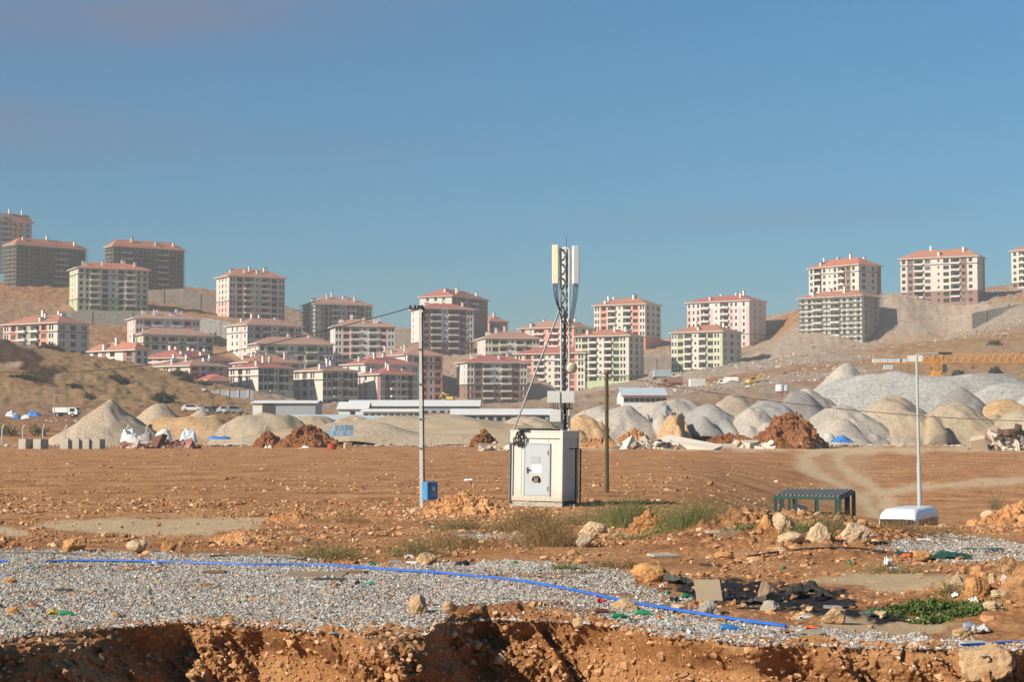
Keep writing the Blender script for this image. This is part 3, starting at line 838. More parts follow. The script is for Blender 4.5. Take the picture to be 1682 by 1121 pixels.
ROOF_RNG = random.Random(4)
def block(label, xl, xc, xr, ye, yt, yb, D, A, B, pal, roof='terra', th=None, dep=17.0, base=0, top=0, bands=(), yv=None, fl=None, scaf=None, bare=False, chim=7):
    s = F / D
    a, b = (xc - xl) / s, (xr - xc) / s
    if th is None:
        if a < b: t = math.asin(min(max(a / dep, .06), .87))
        else: t = math.acos(min(max(b / dep, .10), .98))
    else: t = R(th)
    C = at(xc, yb, D)
    uc = C.x / D
    t = t - math.atan(uc)
    c, sn = math.cos(t), math.sin(t)
    ur, ul = (xr - CX) / F, (xl - CX) / F
    LB = (ur * D - C.x) / (c - ur * sn)
    LA = (C.x - ul * D) / max(sn + ul * c, .05)
    LA = min(LA, 46); LB = min(LB, 46)
    ze = at(xc, ye, D).z
    zb = C.z
    hgt = ze - zb
    nf = fl or max(2, round(hgt / 3.0))
    fh = hgt / nf
    root = empty('apartment_block', C, 0, label, 'apartment block', 'new apartment blocks on the hillsides')
    names = list(dict.fromkeys(pal + ['dark']))
    mats = [PAL[x] for x in names]
    di = names.index('dark')
    def rule(f, ci):
        if f < base: return names.index(pal[-1])
        if f >= nf - top: return names.index(pal[0])
        return names.index(pal[ci])
    w = MB()
    eB = Vector((c, sn, 0)); eA = Vector((-sn, c, 0)); nB = Vector((sn, -c, 0)); nA = Vector((-c, -sn, 0))
    zskip = -1e9
    if yv is not None: zskip = at(xc, yv, D).z - C.z
    Z = Vector((0, 0, 0))
    facade(w, root, Z, eB, nB, LB, 0, nf, fh, B, rule, t, zskip, bare)
    facade(w, root, eA * LA, -eA, nA, LA, 0, nf, fh, A, rule, t - math.pi / 2, zskip, bare)
    P = [Z, eB * LB, eB * LB + eA * LA, eA * LA]
    bi = names.index(pal[-1] if base else pal[0])
    for i in (1, 2):
        p, q = P[i], P[i + 1]
        w.face([(p.x, p.y, 0), (q.x, q.y, 0), (q.x, q.y, hgt), (p.x, p.y, hgt)], names.index(pal[0]))
    for i in range(4):
        p, q = P[i], P[(i + 1) % 4]
        w.face([(p.x, p.y, -5), (q.x, q.y, -5), (q.x, q.y, 0), (p.x, p.y, 0)], bi)
    for f in bands:
        zz = (f if f >= 0 else nf + f) * fh
        for p, q, n in ((P[0], P[1], nB), (P[3], P[0], nA)):
            m = (p + q) / 2 + n * .08
            d = q - p
            w.box((m.x, m.y, zz), (d.length + .1, .12, .34), di, d.to_track_quat('X', 'Z').to_matrix())
    w.build('wall', mats, root)
    # hipped tile roof on a boxed eave
    ov = 1.0
    zt = at((xl + xr) / 2, yt, D + 9).z - C.z
    hr = min(max(zt - hgt - .3, 1.9), 4.6)
    E4 = [Z - eB * ov - eA * ov, eB * (LB + ov) - eA * ov, eB * (LB + ov) + eA * (LA + ov), -eB * ov + eA * (LA + ov)]
    r = MB()
    z0, z1 = hgt + .003, hgt + .30
    for i in range(4):
        p, q = E4[i], E4[(i + 1) % 4]
        r.face([(p.x, p.y, z0), (q.x, q.y, z0), (q.x, q.y, z1), (p.x, p.y, z1)], 1)
    r.face([(p.x, p.y, z0) for p in reversed(E4)], 1)
    WB, WA = LB + 2 * ov, LA + 2 * ov
    if WB >= WA: i0 = WA * .5; r1, r2 = E4[0] + eA * WA / 2 + eB * i0 * .92, E4[1] + eA * WA / 2 - eB * i0 * .92
    else: i0 = WB * .5; r1, r2 = E4[0] + eB * WB / 2 + eA * i0 * .92, E4[3] + eB * WB / 2 - eA * i0 * .92
    zr = z1 + hr
    T = lambda p, z: (p.x, p.y, z)
    if WB >= WA:
        r.face([T(E4[0], z1), T(E4[1], z1), T(r2, zr), T(r1, zr)]); r.face([T(E4[1], z1), T(E4[2], z1), T(r2, zr)])
        r.face([T(E4[2], z1), T(E4[3], z1), T(r1, zr), T(r2, zr)]); r.face([T(E4[3], z1), T(E4[0], z1), T(r1, zr)])
    else:
        r.face([T(E4[0], z1), T(E4[1], z1), T(r1, zr)]); r.face([T(E4[1], z1), T(E4[2], z1), T(r2, zr), T(r1, zr)])
        r.face([T(E4[2], z1), T(E4[3], z1), T(r2, zr)]); r.face([T(E4[3], z1), T(E4[0], z1), T(r1, zr), T(r2, zr)])
    ro = r.build('roof', [TILE[roof], PAL['fascia']], root)
    rg = ROOF_RNG
    for k in range(chim):
        wide = k % 3 == 0
        f = (k + .5 + rg.uniform(-.25, .25)) / chim
        g = rg.choice((.22, .36, .5, .64, .78))
        p = E4[0] + eB * WB * (.10 + .8 * f) + eA * WA * g
        fx = .10 + .8 * f
        dmin = min(fx * WB, (1 - fx) * WB, g * WA, (1 - g) * WA)
        zs = z1 + hr * min(dmin / i0, 1.0)
        cw = rg.uniform(1.8, 2.8) if wide else rg.uniform(.75, 1.1)
        chh = rg.uniform(1.0, 1.5) if wide else rg.uniform(1.7, 2.6)
        m = MB()
        Mz = Matrix.Rotation(t, 3, 'Z')
        m.box((0, 0, chh / 2 - .5), (cw, .85, chh + 1.0), 0, Mz)
        m.box((0, 0, chh + .13), (cw + .25, 1.1, .2), 1 if rg.random() < .5 else 0, Mz)
        m.build('chimney', CHIM, ro, loc=(p.x, p.y, zs))
    if scaf:
        scaffold(C, [(Z, eB, nB, LB), (Z, eA, nA, LA)], 0.0, hgt, scaf)
    return root

END = "p0 v0 w0 v0 p0"
LONG = "n0 W1 B0 s0 B0 W1 n0"
LONG2 = "w0 w1 B0 W0 s0 W0 B0 w1 w0"
TRIP = "n0 W0 n0 p0 p0"
# far left skyline
block('grey and pink block cut by the left picture edge, highest on the left hill', -70, -62, 49, 358, 347, 430, 960, END, "w0 w0 B0 w0 B0 v1 v1 w0", ['grey', 'coral'], 'terra', th=24, yv=392, chim=6)
block('dark raw concrete block on the left hilltop, left of the pale green block', 5, 25, 138, 402, 391, 471, 860, "v0 w0 v0", "w0 n0 w0 s0 B0 w0 w0", ['raw', 'raw'], 'rust', th=30, scaf='scaffolding around the dark block at the far left hilltop', bare=True, chim=5)
block('dark raw concrete block on the left hilltop, directly behind the pale green block', 171, 185, 300, 405, 394, 475, 870, "v0 w0 v0", "w0 B0 n0 w0 s0 B0 w0 w0", ['raw', 'raw'], 'rust', th=24, scaf='scaffolding around the dark block behind the pale green block', bare=True, chim=5)
block('pale green and cream six storey block with dark balconies on the left hill', 112, 127, 242, 440, 430, 511, 800, "p1 v0 p1 p0", "w0 v1 B0 W0 s0 W0 B0 v1 w0", ['cream', 'green', 'green'], 'rust', dep=19, bands=(-1, 2), base=2, yv=505, chim=5)
block('tall pink and cream block standing alone right of the left hilltop', 354, 376, 467, 454, 441, 524, 820, END, "n0 W1 B0 s0 B0 W1 n0", ['cream', 'pink', 'pink'], 'terra', base=3, top=0, bands=(3,), chim=6)
block('coral and cream four storey block with shaded right end above the grassy knoll', 4, 94, 145, 531, 517, 586, 640, "n0 W1 B0 p2 B0 W1 n0 p0", "n0 W0 n0", ['cream', 'coral', 'olive'], 'terra', th=42, bands=(-1,), chim=7)
block('pink walled block peeping out behind the green grey block with tan roof', 208, 222, 327, 523, 512, 575, 740, "p1 v0 v1", "n0 W1 B0 s0 B0 W1 n0", ['white', 'pink'], 'tan', yv=540, chim=6)
block('green grey block with tan roof and one broad chimney, lower left of centre', 213, 235, 350, 550, 538, 590, 690, "v0 v1 v0", "w1 W0 w0 B0 s1 B0 w0 W1", ['cream', 'green'], 'tan', bands=(2,), yv=575, chim=4)
block('low white house with terracotta roof right of the coral block', 147, 222, 243, 576, 563, 600, 605, "W0 p1 W0 p0 W1", "w0 v0", ['white', 'brown'], 'terra', th=40, fl=2, chim=5)
block('long low cream house with red roof behind the cream fronted house', 233, 300, 388, 589, 574, 604, 640, "W0 w0 p0 W0", "W0 w0 n0 W0", ['cream', 'cream'], 'red', fl=2, chim=8)
block('cream fronted low house with tan roof and shaded pink right wing beside shrubs', 243, 312, 375, 602, 588, 622, 585, "w0 n0 w0 p0", "W1 w0 W1 w0 p1", ['cream', 'coral'], 'tan', fl=2, chim=6)
block('small annex with dark red roof under the long low house', 318, 344, 378, 626, 615, 636, 575, "p0 p0", "p1 p1", ['cream', 'pink'], 'red', fl=2, chim=0)
# left of centre
block('white and pinkish grey block with tan roof left of the pale green five storey one', 372, 406, 495, 534, 522, 594, 740, "p0 v0 v0 p1 v0", "n0 W1 B0 s0 B0 W1 n0", ['white', 'pink'], 'tan', yv=588, bands=(-1,), chim=6)
block('sage green block with tan roof and one central chimney, below the tall pink one', 406, 424, 547, 565, 553, 608, 700, "v0 v0", "w0 W1 B0 s0 W0 B1 w0 n0", ['cream', 'green'], 'tan', yv=603, bands=(-1,), chim=3)
block('half scaffolded block with dark front and lit white left end', 497, 517, 610, 500, 487, 559, 840, "p0 v0 p0 v0", "n0 W1 B1 s0 B1 W1 n0", ['white', 'brown', 'brown'], 'tan', scaf='thin scaffolding on the block with dark front and white end', base=1, chim=6)
block('pale pink block with narrow lit left end, overlapped by the slanting cable', 542, 550, 648, 536, 524, 604, 770, "p0 v0", "n0 W1 B0 s0 B0 W1 n0", ['white', 'pink'], 'tan', chim=5)
block('low block of which mostly a crimson roof shows, behind the cream and grey green one', 381, 410, 496, 596, 583, 634, 650, "w0 w0", "W0 w0 n0 W0", ['white', 'grey'], 'terra', yv=605, chim=7)
block('cream end and grey green shaded side, crimson roofed block right of the grey fence wall', 376, 424, 482, 605, 594, 657, 600, TRIP, "W0 w0 B1 s0 B1 w0 n0", ['cream', 'olive'], 'red', bands=(-1,), yv=640, chim=4)
block('cream end with triple windows and dark side, tan roofed block behind the white warehouse', 482, 530, 588, 610, 600, 668, 610, TRIP, "w0 W0 B1 s0 B1 W0 w0", ['cream', 'olive'], 'tan', bands=(-1,), yv=662, chim=4)
block('crimson roofed block with small square windows in its cream end, left of the concrete pole', 587, 625, 685, 616, 604, 665, 620, "v0 w0 p0 v0 p1", "n0 W1 B0 s0 B0 W1 n0", ['cream', 'brown'], 'red', yv=660, chim=4)
block('pale pink walled block behind with broad crimson roof, beside the concrete pole', 562, 600, 690, 599, 586, 640, 675, "w0 w0", "n0 p0 w0 p1 w0 n0", ['white', 'pink'], 'red', yv=618, chim=5)
block('tan roofed coral sided block immediately right of the concrete pole', 590, 665, 727, 584, 570, 659, 720, "v0 w0 v0 p0 v0 p0", "w1 W0 w1 v0 W1", ['white', 'coral'], 'tan', bands=(-1, 3), chim=6)
block('brown and white seven storey tower with crimson roof beside the pole top', 675, 694, 778, 507, 498, 584, 820, "v0 p0 v0", "W1 B1 s0 B1 W1 n0", ['white', 'brown', 'brown'], 'red', base=2, top=0, bands=(2,), chim=3)
block('tall cream and brown tower behind the brown and white one, with shaded right side', 689, 742, 801, 487, 473, 560, 885, "p0 w0 w0 w0 p0", "W1 B1 s1 B1 W1 n1", ['cream', 'brown'], 'red', yv=500, chim=6)
block('little coral block half hidden behind the brown tower', 775, 804, 834, 529, 519, 551, 940, "w0 w0", "w0 w0 w0", ['coral', 'coral'], 'terra', chim=3)
block('mid sized green and cream block with tan roof left of the mast', 784, 797, 886, 556, 544, 592, 770, "v0 v0", "n0 W1 B0 s0 B0 W1 n0", ['cream', 'green'], 'tan', yv=583, chim=6)
# behind and right of the mast
block('long coral block with deep balconies directly behind the mast', 853, 943, 974, 538, 526, 580, 835, "w0 w1 B0 p0 B0 w1 w0", "v1 W1 v1", ['coral', 'cream'], 'tan', chim=7)
block('brown and white block with crimson roof standing left of the stay tube', 750, 767, 866, 596, 584, 668, 720, "v0 v0", "n0 W1 B0 s0 B0 W1 n0", ['white', 'brown', 'brown'], 'red', base=3, bands=(3,), yv=660, chim=3)
block('cream and coral block with pinkish red roof crossed by the mast', 846, 961, 984, 581, 569, 658, 750, "n0 W1 B0 s0 B0 W1 n0", "v0 v0", ['cream', 'coral', 'coral'], 'red', base=1, bands=(-1,), yv=650, chim=3)
block('tall coral and cream block with a row of chimneys right of the mast', 976, 1060, 1086, 500, 489, 575, 835, "n0 W1 B0 s0 B0 W1 n0", "W0 n0 W0", ['cream', 'coral', 'coral'], 'terra', base=2, yv=548, chim=7)
block('green and cream block in front of the tall coral one, by the rusty post', 945, 1033, 1058, 552, 541, 629, 742, "n0 W1 B0 s0 B0 W1 n0 p0", "W0 W0 n0", ['cream', 'green', 'green'], 'terra', base=1, bands=(1,), chim=5)
block('pink and white block with crimson roof at the foot of the right hill', 1129, 1231, 1259, 494, 484, 571, 832, "v1 v0 v1 B0 p1 s0 B0 v1 v0 p1 v0 p1", "p0 v0 v0 p0", ['white', 'pink', 'pink'], 'red', base=1, top=1, bands=(2,), chim=6)
block('light green and cream block in front of the pink and white one', 1103, 1187, 1218, 545, 533, 619, 752, "n0 W1 B0 s0 B0 W1 n0 p1", "n0 W0 n0", ['cream', 'green', 'green'], 'terra', base=1, bands=(1,), chim=4)
# right hill
block('cream and brown block behind the scaffolded one on the right hill', 1330, 1411, 1449, 435, 422, 498, 845, "w0 B1 w0 s0 w0 B0 w1 w0 p0", "W0 w0 p1", ['cream', 'brown', 'brown'], 'rust', base=1, bands=(-1,), yv=472, chim=6)
block('grey scaffolded block with fresh orange roof on the right hill', 1314, 1416, 1446, 486, 476, 562, 780, "w0 w0 B0 s0 B0 w0 w0 w0", "w0 p0 w0", ['rawpale', 'rawpale'], 'rust', scaf='scaffolding around the grey block on the right hill', bare=True, chim=6)
block('broad cream and brown block with brown ground floors on the right hill crest', 1481, 1606, 1620, 421, 408, 498, 800, "w0 w1 B0 W0 p0 s0 W0 B0 w1 w0 p0", "v0 v0 p1", ['cream', 'brown', 'brown'], 'terra', base=2, bands=(-1,), chim=5)
block('cream and brown block cut by the right picture edge', 1664, 1760, 1785, 406, 396, 480, 855, "w0 B0 W0 s0 W0 B0 w0", "v0 v0", ['cream', 'brown', 'brown'], 'terra', base=2, chim=4)

# ------------------------------------------------------------------ retaining walls on the terraces
WALL_C = mat('retaining_concrete', (.30, .255, .215), .95, .22, .6, bump=.12, bscale=1.2, dirt=(.21, .175, .145))
WALL_S = mat('retaining_stone', (.25, .235, .215), .95, .25, .7, bump=.15, bscale=1.5)
def rwall(label, pts, mt, th=0.8):
    """pts: (px, py top, py bottom, distance)"""
    P = [(at(a, b, d), at(a, c, d)) for a, b, c, d in pts]
    m = MB()
    for (t0, b0), (t1, b1) in zip(P, P[1:]):
        b = Vector((0, th, 0))
        B0, B1 = b0 - Vector((0, 0, 4)), b1 - Vector((0, 0, 4))
        m.face([B0, B1, t1, t0]); m.face([t0, t1, t1 + b, t0 + b]); m.face([B1 + b, B0 + b, t0 + b, t1 + b])
        n = int(max((t1 - t0).length / 14, 1))
        for i in range(n):                       # buttress ribs
            f = (i + .5) / n
            t = t0.lerp(t1, f); bb = B0.lerp(B1, f)
            m.box(((t.x + bb.x) / 2, t.y - .12, (t.z + bb.z) / 2 - .2), (.22, .3, t.z - bb.z - .4))
    for (t0, b0) in (P[0], P[-1]):
        b = Vector((0, th, 0)); B0 = b0 - Vector((0, 0, 4))
        m.face([B0, t0, t0 + b, B0 + b])
    return tag(m.build('retaining_wall', mt), label, 'retaining wall', 'retaining walls on the hill terraces')
rwall('grey stone retaining wall directly below the pale green block', [(60, 521, 528, 775), (118, 511, 527, 775), (250, 511, 528, 780)], WALL_S)
rwall('brown grey concrete terrace wall between the pale green block and the pink block', [(238, 477, 504, 850), (300, 474, 504, 852), (358, 490, 507, 855)], WALL_C)
rwall('grey wall slope stepping down left of the white and pinkish block', [(310, 522, 560, 780), (345, 523, 575, 772), (380, 530, 590, 765)], WALL_S)
rwall('shaded wall between the pale pink block and the brown and white tower', [(612, 541, 576, 850), (676, 541, 576, 850)], WALL_C)
rwall('wall behind the gap right of the green block beside the rusty post', [(1050, 589, 620, 790), (1106, 588, 606, 790)], WALL_C)
rwall('long dark shaded wall between the pink and white block and the scaffolded block', [(1250, 527, 556, 850), (1318, 524, 551, 850)], WALL_C)
rwall('pale concrete wall right of the scaffolded block, half of it in shadow', [(1436, 518, 552, 815), (1500, 518, 546, 815), (1567, 522, 545, 810)], WALL_C)
rwall('wall under the light green block, its right end catching sun', [(1210, 580, 604, 790), (1284, 577, 596, 790)], WALL_C)
rwall('grey sloping wall rising to the right picture edge', [(1597, 515, 531, 770), (1640, 506, 525, 775), (1700, 496, 520, 780)], WALL_S)

# ------------------------------------------------------------------ gravel heaps behind the field
HC = {'sand': make_heap_mat('heap_sand', (.42, .335, .25)), 'orange': make_heap_mat('heap_orange_sand', (.46, .30, .165), 3.5), 'beige': make_heap_mat('heap_beige', (.39, .32, .24), 5.0, (.43, .325, .21)),
      'grey': make_heap_mat('heap_grey', (.33, .315, .30)), 'light': make_heap_mat('heap_light', (.42, .375, .325)), 'dark': make_heap_mat('heap_dark', (.25, .235, .225)), 'dust': make_heap_mat('heap_dust', (.36, .35, .335), 2.5)}
HEAPN = [0]
def heap(label, px, top, hw, D, p, col, ry=None, flat=0.0, name='gravel_heap', cat='gravel heap', group='heaps of crushed stone and sand', nr=60, na=150, rough=.010, lean=0.0):
    i = HEAPN[0] = HEAPN[0] + 1
    C = at(px, top, D)
    b = gz(C.x, C.y)
    h = C.z - b
    rx = max(hw / F * D * (1.5 if p > 1.3 else 1.12), h * 1.38) if p < 4.5 and not ry else hw / F * D * 1.3
    ry = ry or max(rx * .75, h * 1.35)
    rr = np.linspace(0, 1, nr)[:, None]; an = np.linspace(0, 2 * math.pi, na, endpoint=False)[None]
    X = rr * np.cos(an); Y = rr * np.sin(an)
    wob = 1 + .13 * fbm(np.cos(an) * 1.6, np.sin(an) * 1.6, i * 3.7, 81, 3)
    x = (X * wob + lean * (1 - rr)) * rx; y = Y * wob * ry
    def lobe(cx, cy, sr, sh, pw):
        r2 = np.hypot((x / rx - cx), (y / ry - cy)) / sr
        r2 = r2 * (1 + .10 * fbm(x / rx * 2.6 + cx * 9, y / ry * 2.6, i * 2.1, 84, 3))
        fl_ = max(flat, .30 if pw >= 2.5 else 0)
        c_ = .05 if pw < 1.2 else .12 if pw < 1.6 else .16 + .26 * ((i * 37) % 10) / 10
        q2 = np.clip(r2 - fl_, 0, None) / (1 - fl_)
        return sh * (1 - (np.sqrt(q2 * q2 + c_ * c_) - c_) / (math.sqrt(1 + c_ * c_) - c_))
    rg = random.Random(i * 7 + 1)
    z = lobe(0, 0, 1.0, h, p)
    if p > 1.3:
        for k in range(rg.choice((4, 5, 6))):
            a_ = rg.uniform(0, 6.283)
            q_ = rg.uniform(.35, .72)
            z = np.maximum(z, lobe(math.cos(a_) * q_, math.sin(a_) * q_ - .1, rg.uniform(.40, .58), h * rg.uniform(.42, .84), rg.uniform(1.2, 1.8)))
    z = np.maximum(z, -h * .12)
    z = z * (1 + .17 * fbm(x / rx * 1.9, y / ry * 1.9, i * 1.3, 83, 3) * (rr < 1)) + h * rough * fbm(x / rx * 7, y / ry * 7, i, 85, 3)
    z = np.where(rr > .98, z - h * .1 - .6, z)
    gbase = height(x + C.x, y + C.y) - b
    z = z + np.clip(gbase, -3, 6) * (rr ** 2)
    V = np.stack([x + 0 * z, y + 0 * z, z], -1).reshape(-1, 3)
    a = np.arange(nr - 1)[:, None] * na + np.arange(na)[None]; j = np.arange(nr - 1)[:, None] * na + (np.arange(na)[None] + 1) % na
    Fc = np.stack([a, a + na, j + na, j], -1).reshape(-1, 4)[:, ::-1]
    Fc = Fc[:, ::-1]
    o = obj(name, np_mesh(name, V, Fc, HC[col] if isinstance(col, str) else col, True), None, (C.x, C.y, b))
    return tag(o, label, cat, group)
heap('tall cone of pale sand at the far left, behind the fence posts', 182, 659, 92, 262, 1.15, 'sand')
heap('second sand cone leaning against the tall left one', 262, 666, 62, 272, 1.15, 'sand')
heap('low broad orange sand heap right of the two cones', 315, 682, 85, 268, 3.0, 'orange')
heap('small pointed sand heap on top of the orange ridge', 331, 672, 42, 290, 1.1, 'sand')
heap('flat topped grey beige heap in front of the white warehouse end', 432, 684, 72, 264, 3.2, 'beige')
heap('beige heap below the warehouse side, third from the flat topped one', 515, 686, 62, 268, 2.6, 'beige')
heap('sandy heap with a tan patch left of the roof gap', 578, 684, 58, 264, 2.4, 'sand')
heap('low beige heap just left of the concrete pole', 655, 692, 50, 262, 1.9, 'beige')
heap('beige heap just right of the concrete pole', 722, 687, 62, 264, 2.2, 'beige')
heap('rounded sandy heap left of the cabin', 792, 684, 74, 264, 2.2, 'sand')
heap('pale heap directly behind the cabin roof', 872, 683, 66, 268, 1.8, 'sand')
heap('long low sand bank running behind the field from the sand cones to the cabin', 690, 684, 268, 260, 2.0, 'beige', ry=12, rough=.05)
heap('broad low bank of pale gravel that joins the domes right of the rusty post', 1230, 684, 250, 260, 2.0, 'light', ry=11, rough=.05)
heap('broad beige bank joining the heaps behind the lamp post', 1560, 682, 140, 266, 2.0, 'beige', ry=11, rough=.04)
heap('orange sand patch of a heap right of the cabin', 958, 684, 34, 252, 2.4, 'orange')
heap('pale gravel heap seen between the mast and the rusty post', 985, 660, 62, 285, 1.5, 'light')
heap('big light gravel dome right behind the rusty post', 1025, 664, 58, 256, 2.0, 'light')
heap('broad beige heap behind the dome and the grey mound', 1105, 652, 75, 305, 2.0, 'light')
heap('grey gravel mound with shaded right cap', 1090, 661, 36, 268, 2.2, 'grey', ry=9)
heap('blocky orange sand heap with a flat top between grey mounds', 1107, 683, 25, 250, 5.0, 'orange', ry=6)
heap('large grey gravel dome behind the lying white slabs', 1165, 668, 52, 256, 2.0, 'grey')
heap('beige heap peeping out above the grey dome', 1205, 650, 50, 312, 1.8, 'beige')
heap('light grey heap front left of the red earth pile', 1240, 677, 52, 254, 1.9, 'light')
heap('wide grey heap with a steep dark right flank', 1262, 655, 52, 276, 2.1, 'grey')
heap('dark heap behind the steep grey one', 1310, 651, 34, 302, 1.9, 'dark')
heap('largest light beige dome, behind the blue tarp', 1385, 660, 68, 257, 2.2, 'light')
heap('small humped heap above the large beige dome', 1462, 651, 46, 290, 1.8, 'beige')
heap('dark cone of gravel right of the lamp post', 1578, 646, 40, 292, 1.4, 'dark')
heap('orange beige mound near the right picture edge', 1648, 651, 44, 290, 2.0, 'orange')
heap('olive beige heap behind the lamp post', 1478, 668, 56, 258, 2.4, 'beige')
heap('wide beige heap behind the brick rubble', 1572, 664, 78, 262, 2.4, 'beige')
heap('beige heap cut by the right picture edge', 1690, 666, 66, 260, 2.4, 'beige')
heap('long flat topped bank of grey crushed stone under the crane', 1545, 622, 262, 365, 3.6, 'dust', ry=16, flat=.1, rough=.02)
heap('grey dust bank rising at the right edge beside the long flat one', 1740, 622, 90, 350, 2.0, 'dust', ry=12)
heap('low sandy apron at the left foot of the long grey bank', 1325, 640, 70, 350, 1.6, 'light', ry=10)
heap('pale peak standing on the long grey bank, left of the crane', 1390, 606, 44, 405, 1.15, 'light')

def heap_feet():
    rg = np.random.default_rng(31)
    n = 5200
    x = rg.uniform(-72, 78, n); y = 236 + rg.gamma(2.0, 3.0, n)
    P = np.stack([x, y, height(x, y) + .05], -1)
    k = fbm(x * .12, y * .3, 0, 151, 2) > -.25
    scatter('heap_stones', P[k], np.clip(rg.lognormal(math.log(.24), .5, k.sum()), 0, .9), make_rnd_mat('foot_stones', [(0, (.22, .19, .16)), (.5, (.40, .34, .27)), (1, (.54, .47, .39))]), 32, True)
heap_feet()
# heaps of dug earth
EARTH = make_soil_mat('dug_earth', .8, .3, (.60, .51, .48), 1.6)
EARTH_N = make_soil_mat('dug_earth_near', 2.0, .05, (1.05, 1.0, .95), 6.0)
EARTH_P = make_soil_mat('stony_earth', 2.4, .05, (1.25, 1.3, 1.3), 5.0)
def earth(label, px, top, hw, D, p=1.3, m=None, ry=None, amp=.22, fq=3.2, cat='earth pile', nr=70, na=150, lean=0.0, seed=0):
    i = HEAPN[0] = HEAPN[0] + 1
    C = at(px, top, D); b = gz(C.x, C.y); h = C.z - b; rx = hw / F * D; ry = ry or max(rx * .55, h * 1.3)
    rr = np.linspace(0, 1, nr)[:, None]; an = np.linspace(0, 2 * math.pi, na, endpoint=False)[None]
    wob = 1 + .22 * fbm(np.cos(an) * 1.8, np.sin(an) * 1.8, i * 3.1 + seed, 91, 3)
    x = (rr * np.cos(an) * wob + lean * (1 - rr)) * rx; y = rr * np.sin(an) * wob * ry
    f = fq / h
    z = h * (1 - rr ** p)
    lump = np.abs(fbm(x * f, y * f, i * 2.3, 93, 4))
    z = z * (1 + .35 * fbm(x / rx * 2.2, y / ry * 2.2, i, 95, 2) * rr) + h * amp * (.45 - lump) * (1 - rr ** 3) * 1.6 + h * .06 * fbm(x * f * 4, y * f * 4, i, 97, 3)
    z = np.where(rr > .97, -.25 * h, z)
    V = np.stack([x + 0 * z, y + 0 * z, z], -1).reshape(-1, 3)
    a = np.arange(nr - 1)[:, None] * na + np.arange(na)[None]; j = np.arange(nr - 1)[:, None] * na + (np.arange(na)[None] + 1) % na
    Fc = np.stack([a, a + na, j + na, j], -1).reshape(-1, 4)
    rg = np.random.default_rng(500 + i)
    nc = int(420 if D > 100 else 650)
    ii = rg.integers(na, len(V) - na * 4, nc)
    sz = np.clip(rg.lognormal(math.log(.055 * h if D > 100 else .075 * h), .55, nc), 0, .22 * h)
    B = ICO_V[None] * (1 + rg.uniform(-.3, .3, (nc, 12, 1))) * sz[:, None, None] * rg.uniform(.6, 1.3, (nc, 1, 3)) + V[ii][:, None]
    Fq = np.concatenate([Fc[:, [0, 1, 2]], Fc[:, [0, 2, 3]], (ICO_F[None] + len(V) + 12 * np.arange(nc)[:, None, None]).reshape(-1, 3)])
    V = np.concatenate([V, B.reshape(-1, 3)]); Fc = Fq
    o = obj('earth_pile', np_mesh('earth_pile', V, Fc, m or EARTH, False), None, (C.x, C.y, b - .02))
    return tag(o, label, cat, 'piles of dug earth')
earth('dark red earth pile at the field edge with blue crates behind it', 505, 704, 62, 228, 1.5)
earth('smaller dark red earth lump left of the pile with blue crates', 440, 713, 26, 229, 1.6)
earth('tall clod heap of dark red earth with a ragged peak, left of the blue tarp', 1292, 686, 70, 226, 1.25, lean=.12, amp=.2)
earth('low tail of red earth running left from the ragged peak', 1200, 716, 60, 228, 1.7, amp=.3)
earth('small reddish scrap pile at the field edge left of the cabin', 795, 712, 24, 230, 1.4, amp=.4)
earth('stony brown pile at the field edge right of the rusty post', 1042, 712, 40, 226, 1.5, m=make_soil_mat('rubble_earth', 1.2, .2, (1.1, 1.15, 1.2), 2.5), amp=.35)
earth('low stony pile behind the rusty post foot', 985, 722, 34, 224, 1.7, m=make_soil_mat('rubble_earth', 1.2, .2, (1.1, 1.15, 1.2), 2.5), amp=.35)
earth('orange earth mound casting a dark right side, in front of the green weeds', 1072, 846, 48, 44, 1.35, m=EARTH_N, lean=-.18, amp=.16, fq=2.2)
earth('stony yellowish earth pile at the right edge behind the gravel', 1705, 826, 122, 51, 1.5, m=EARTH_P, amp=.22, fq=2.6, ry=2.0)
earth('stony earth pile with a boulder on it beside the blue box', 765, 816, 74, 56, 1.5, m=EARTH_P, amp=.2, fq=2.6, ry=1.5)
earth('clod pile at the end of the pale dry puddle', 482, 842, 48, 52, 1.5, m=EARTH_N, amp=.3, fq=2.2, ry=1.0)
earth('pale soft earth mound behind the gravel, right of the three rocks', 400, 873, 58, 43, 1.9, m=EARTH_P, amp=.10, fq=1.4, ry=1.1)
earth('ridge of broken clods between the puddle and the pole', 600, 848, 82, 53, 1.6, m=EARTH_N, amp=.5, fq=2.6, ry=.9)
earth('orange broken earth crest beside the big boulder', 1262, 848, 40, 46, 1.5, m=EARTH_N, amp=.35, fq=2.4, ry=1.2)

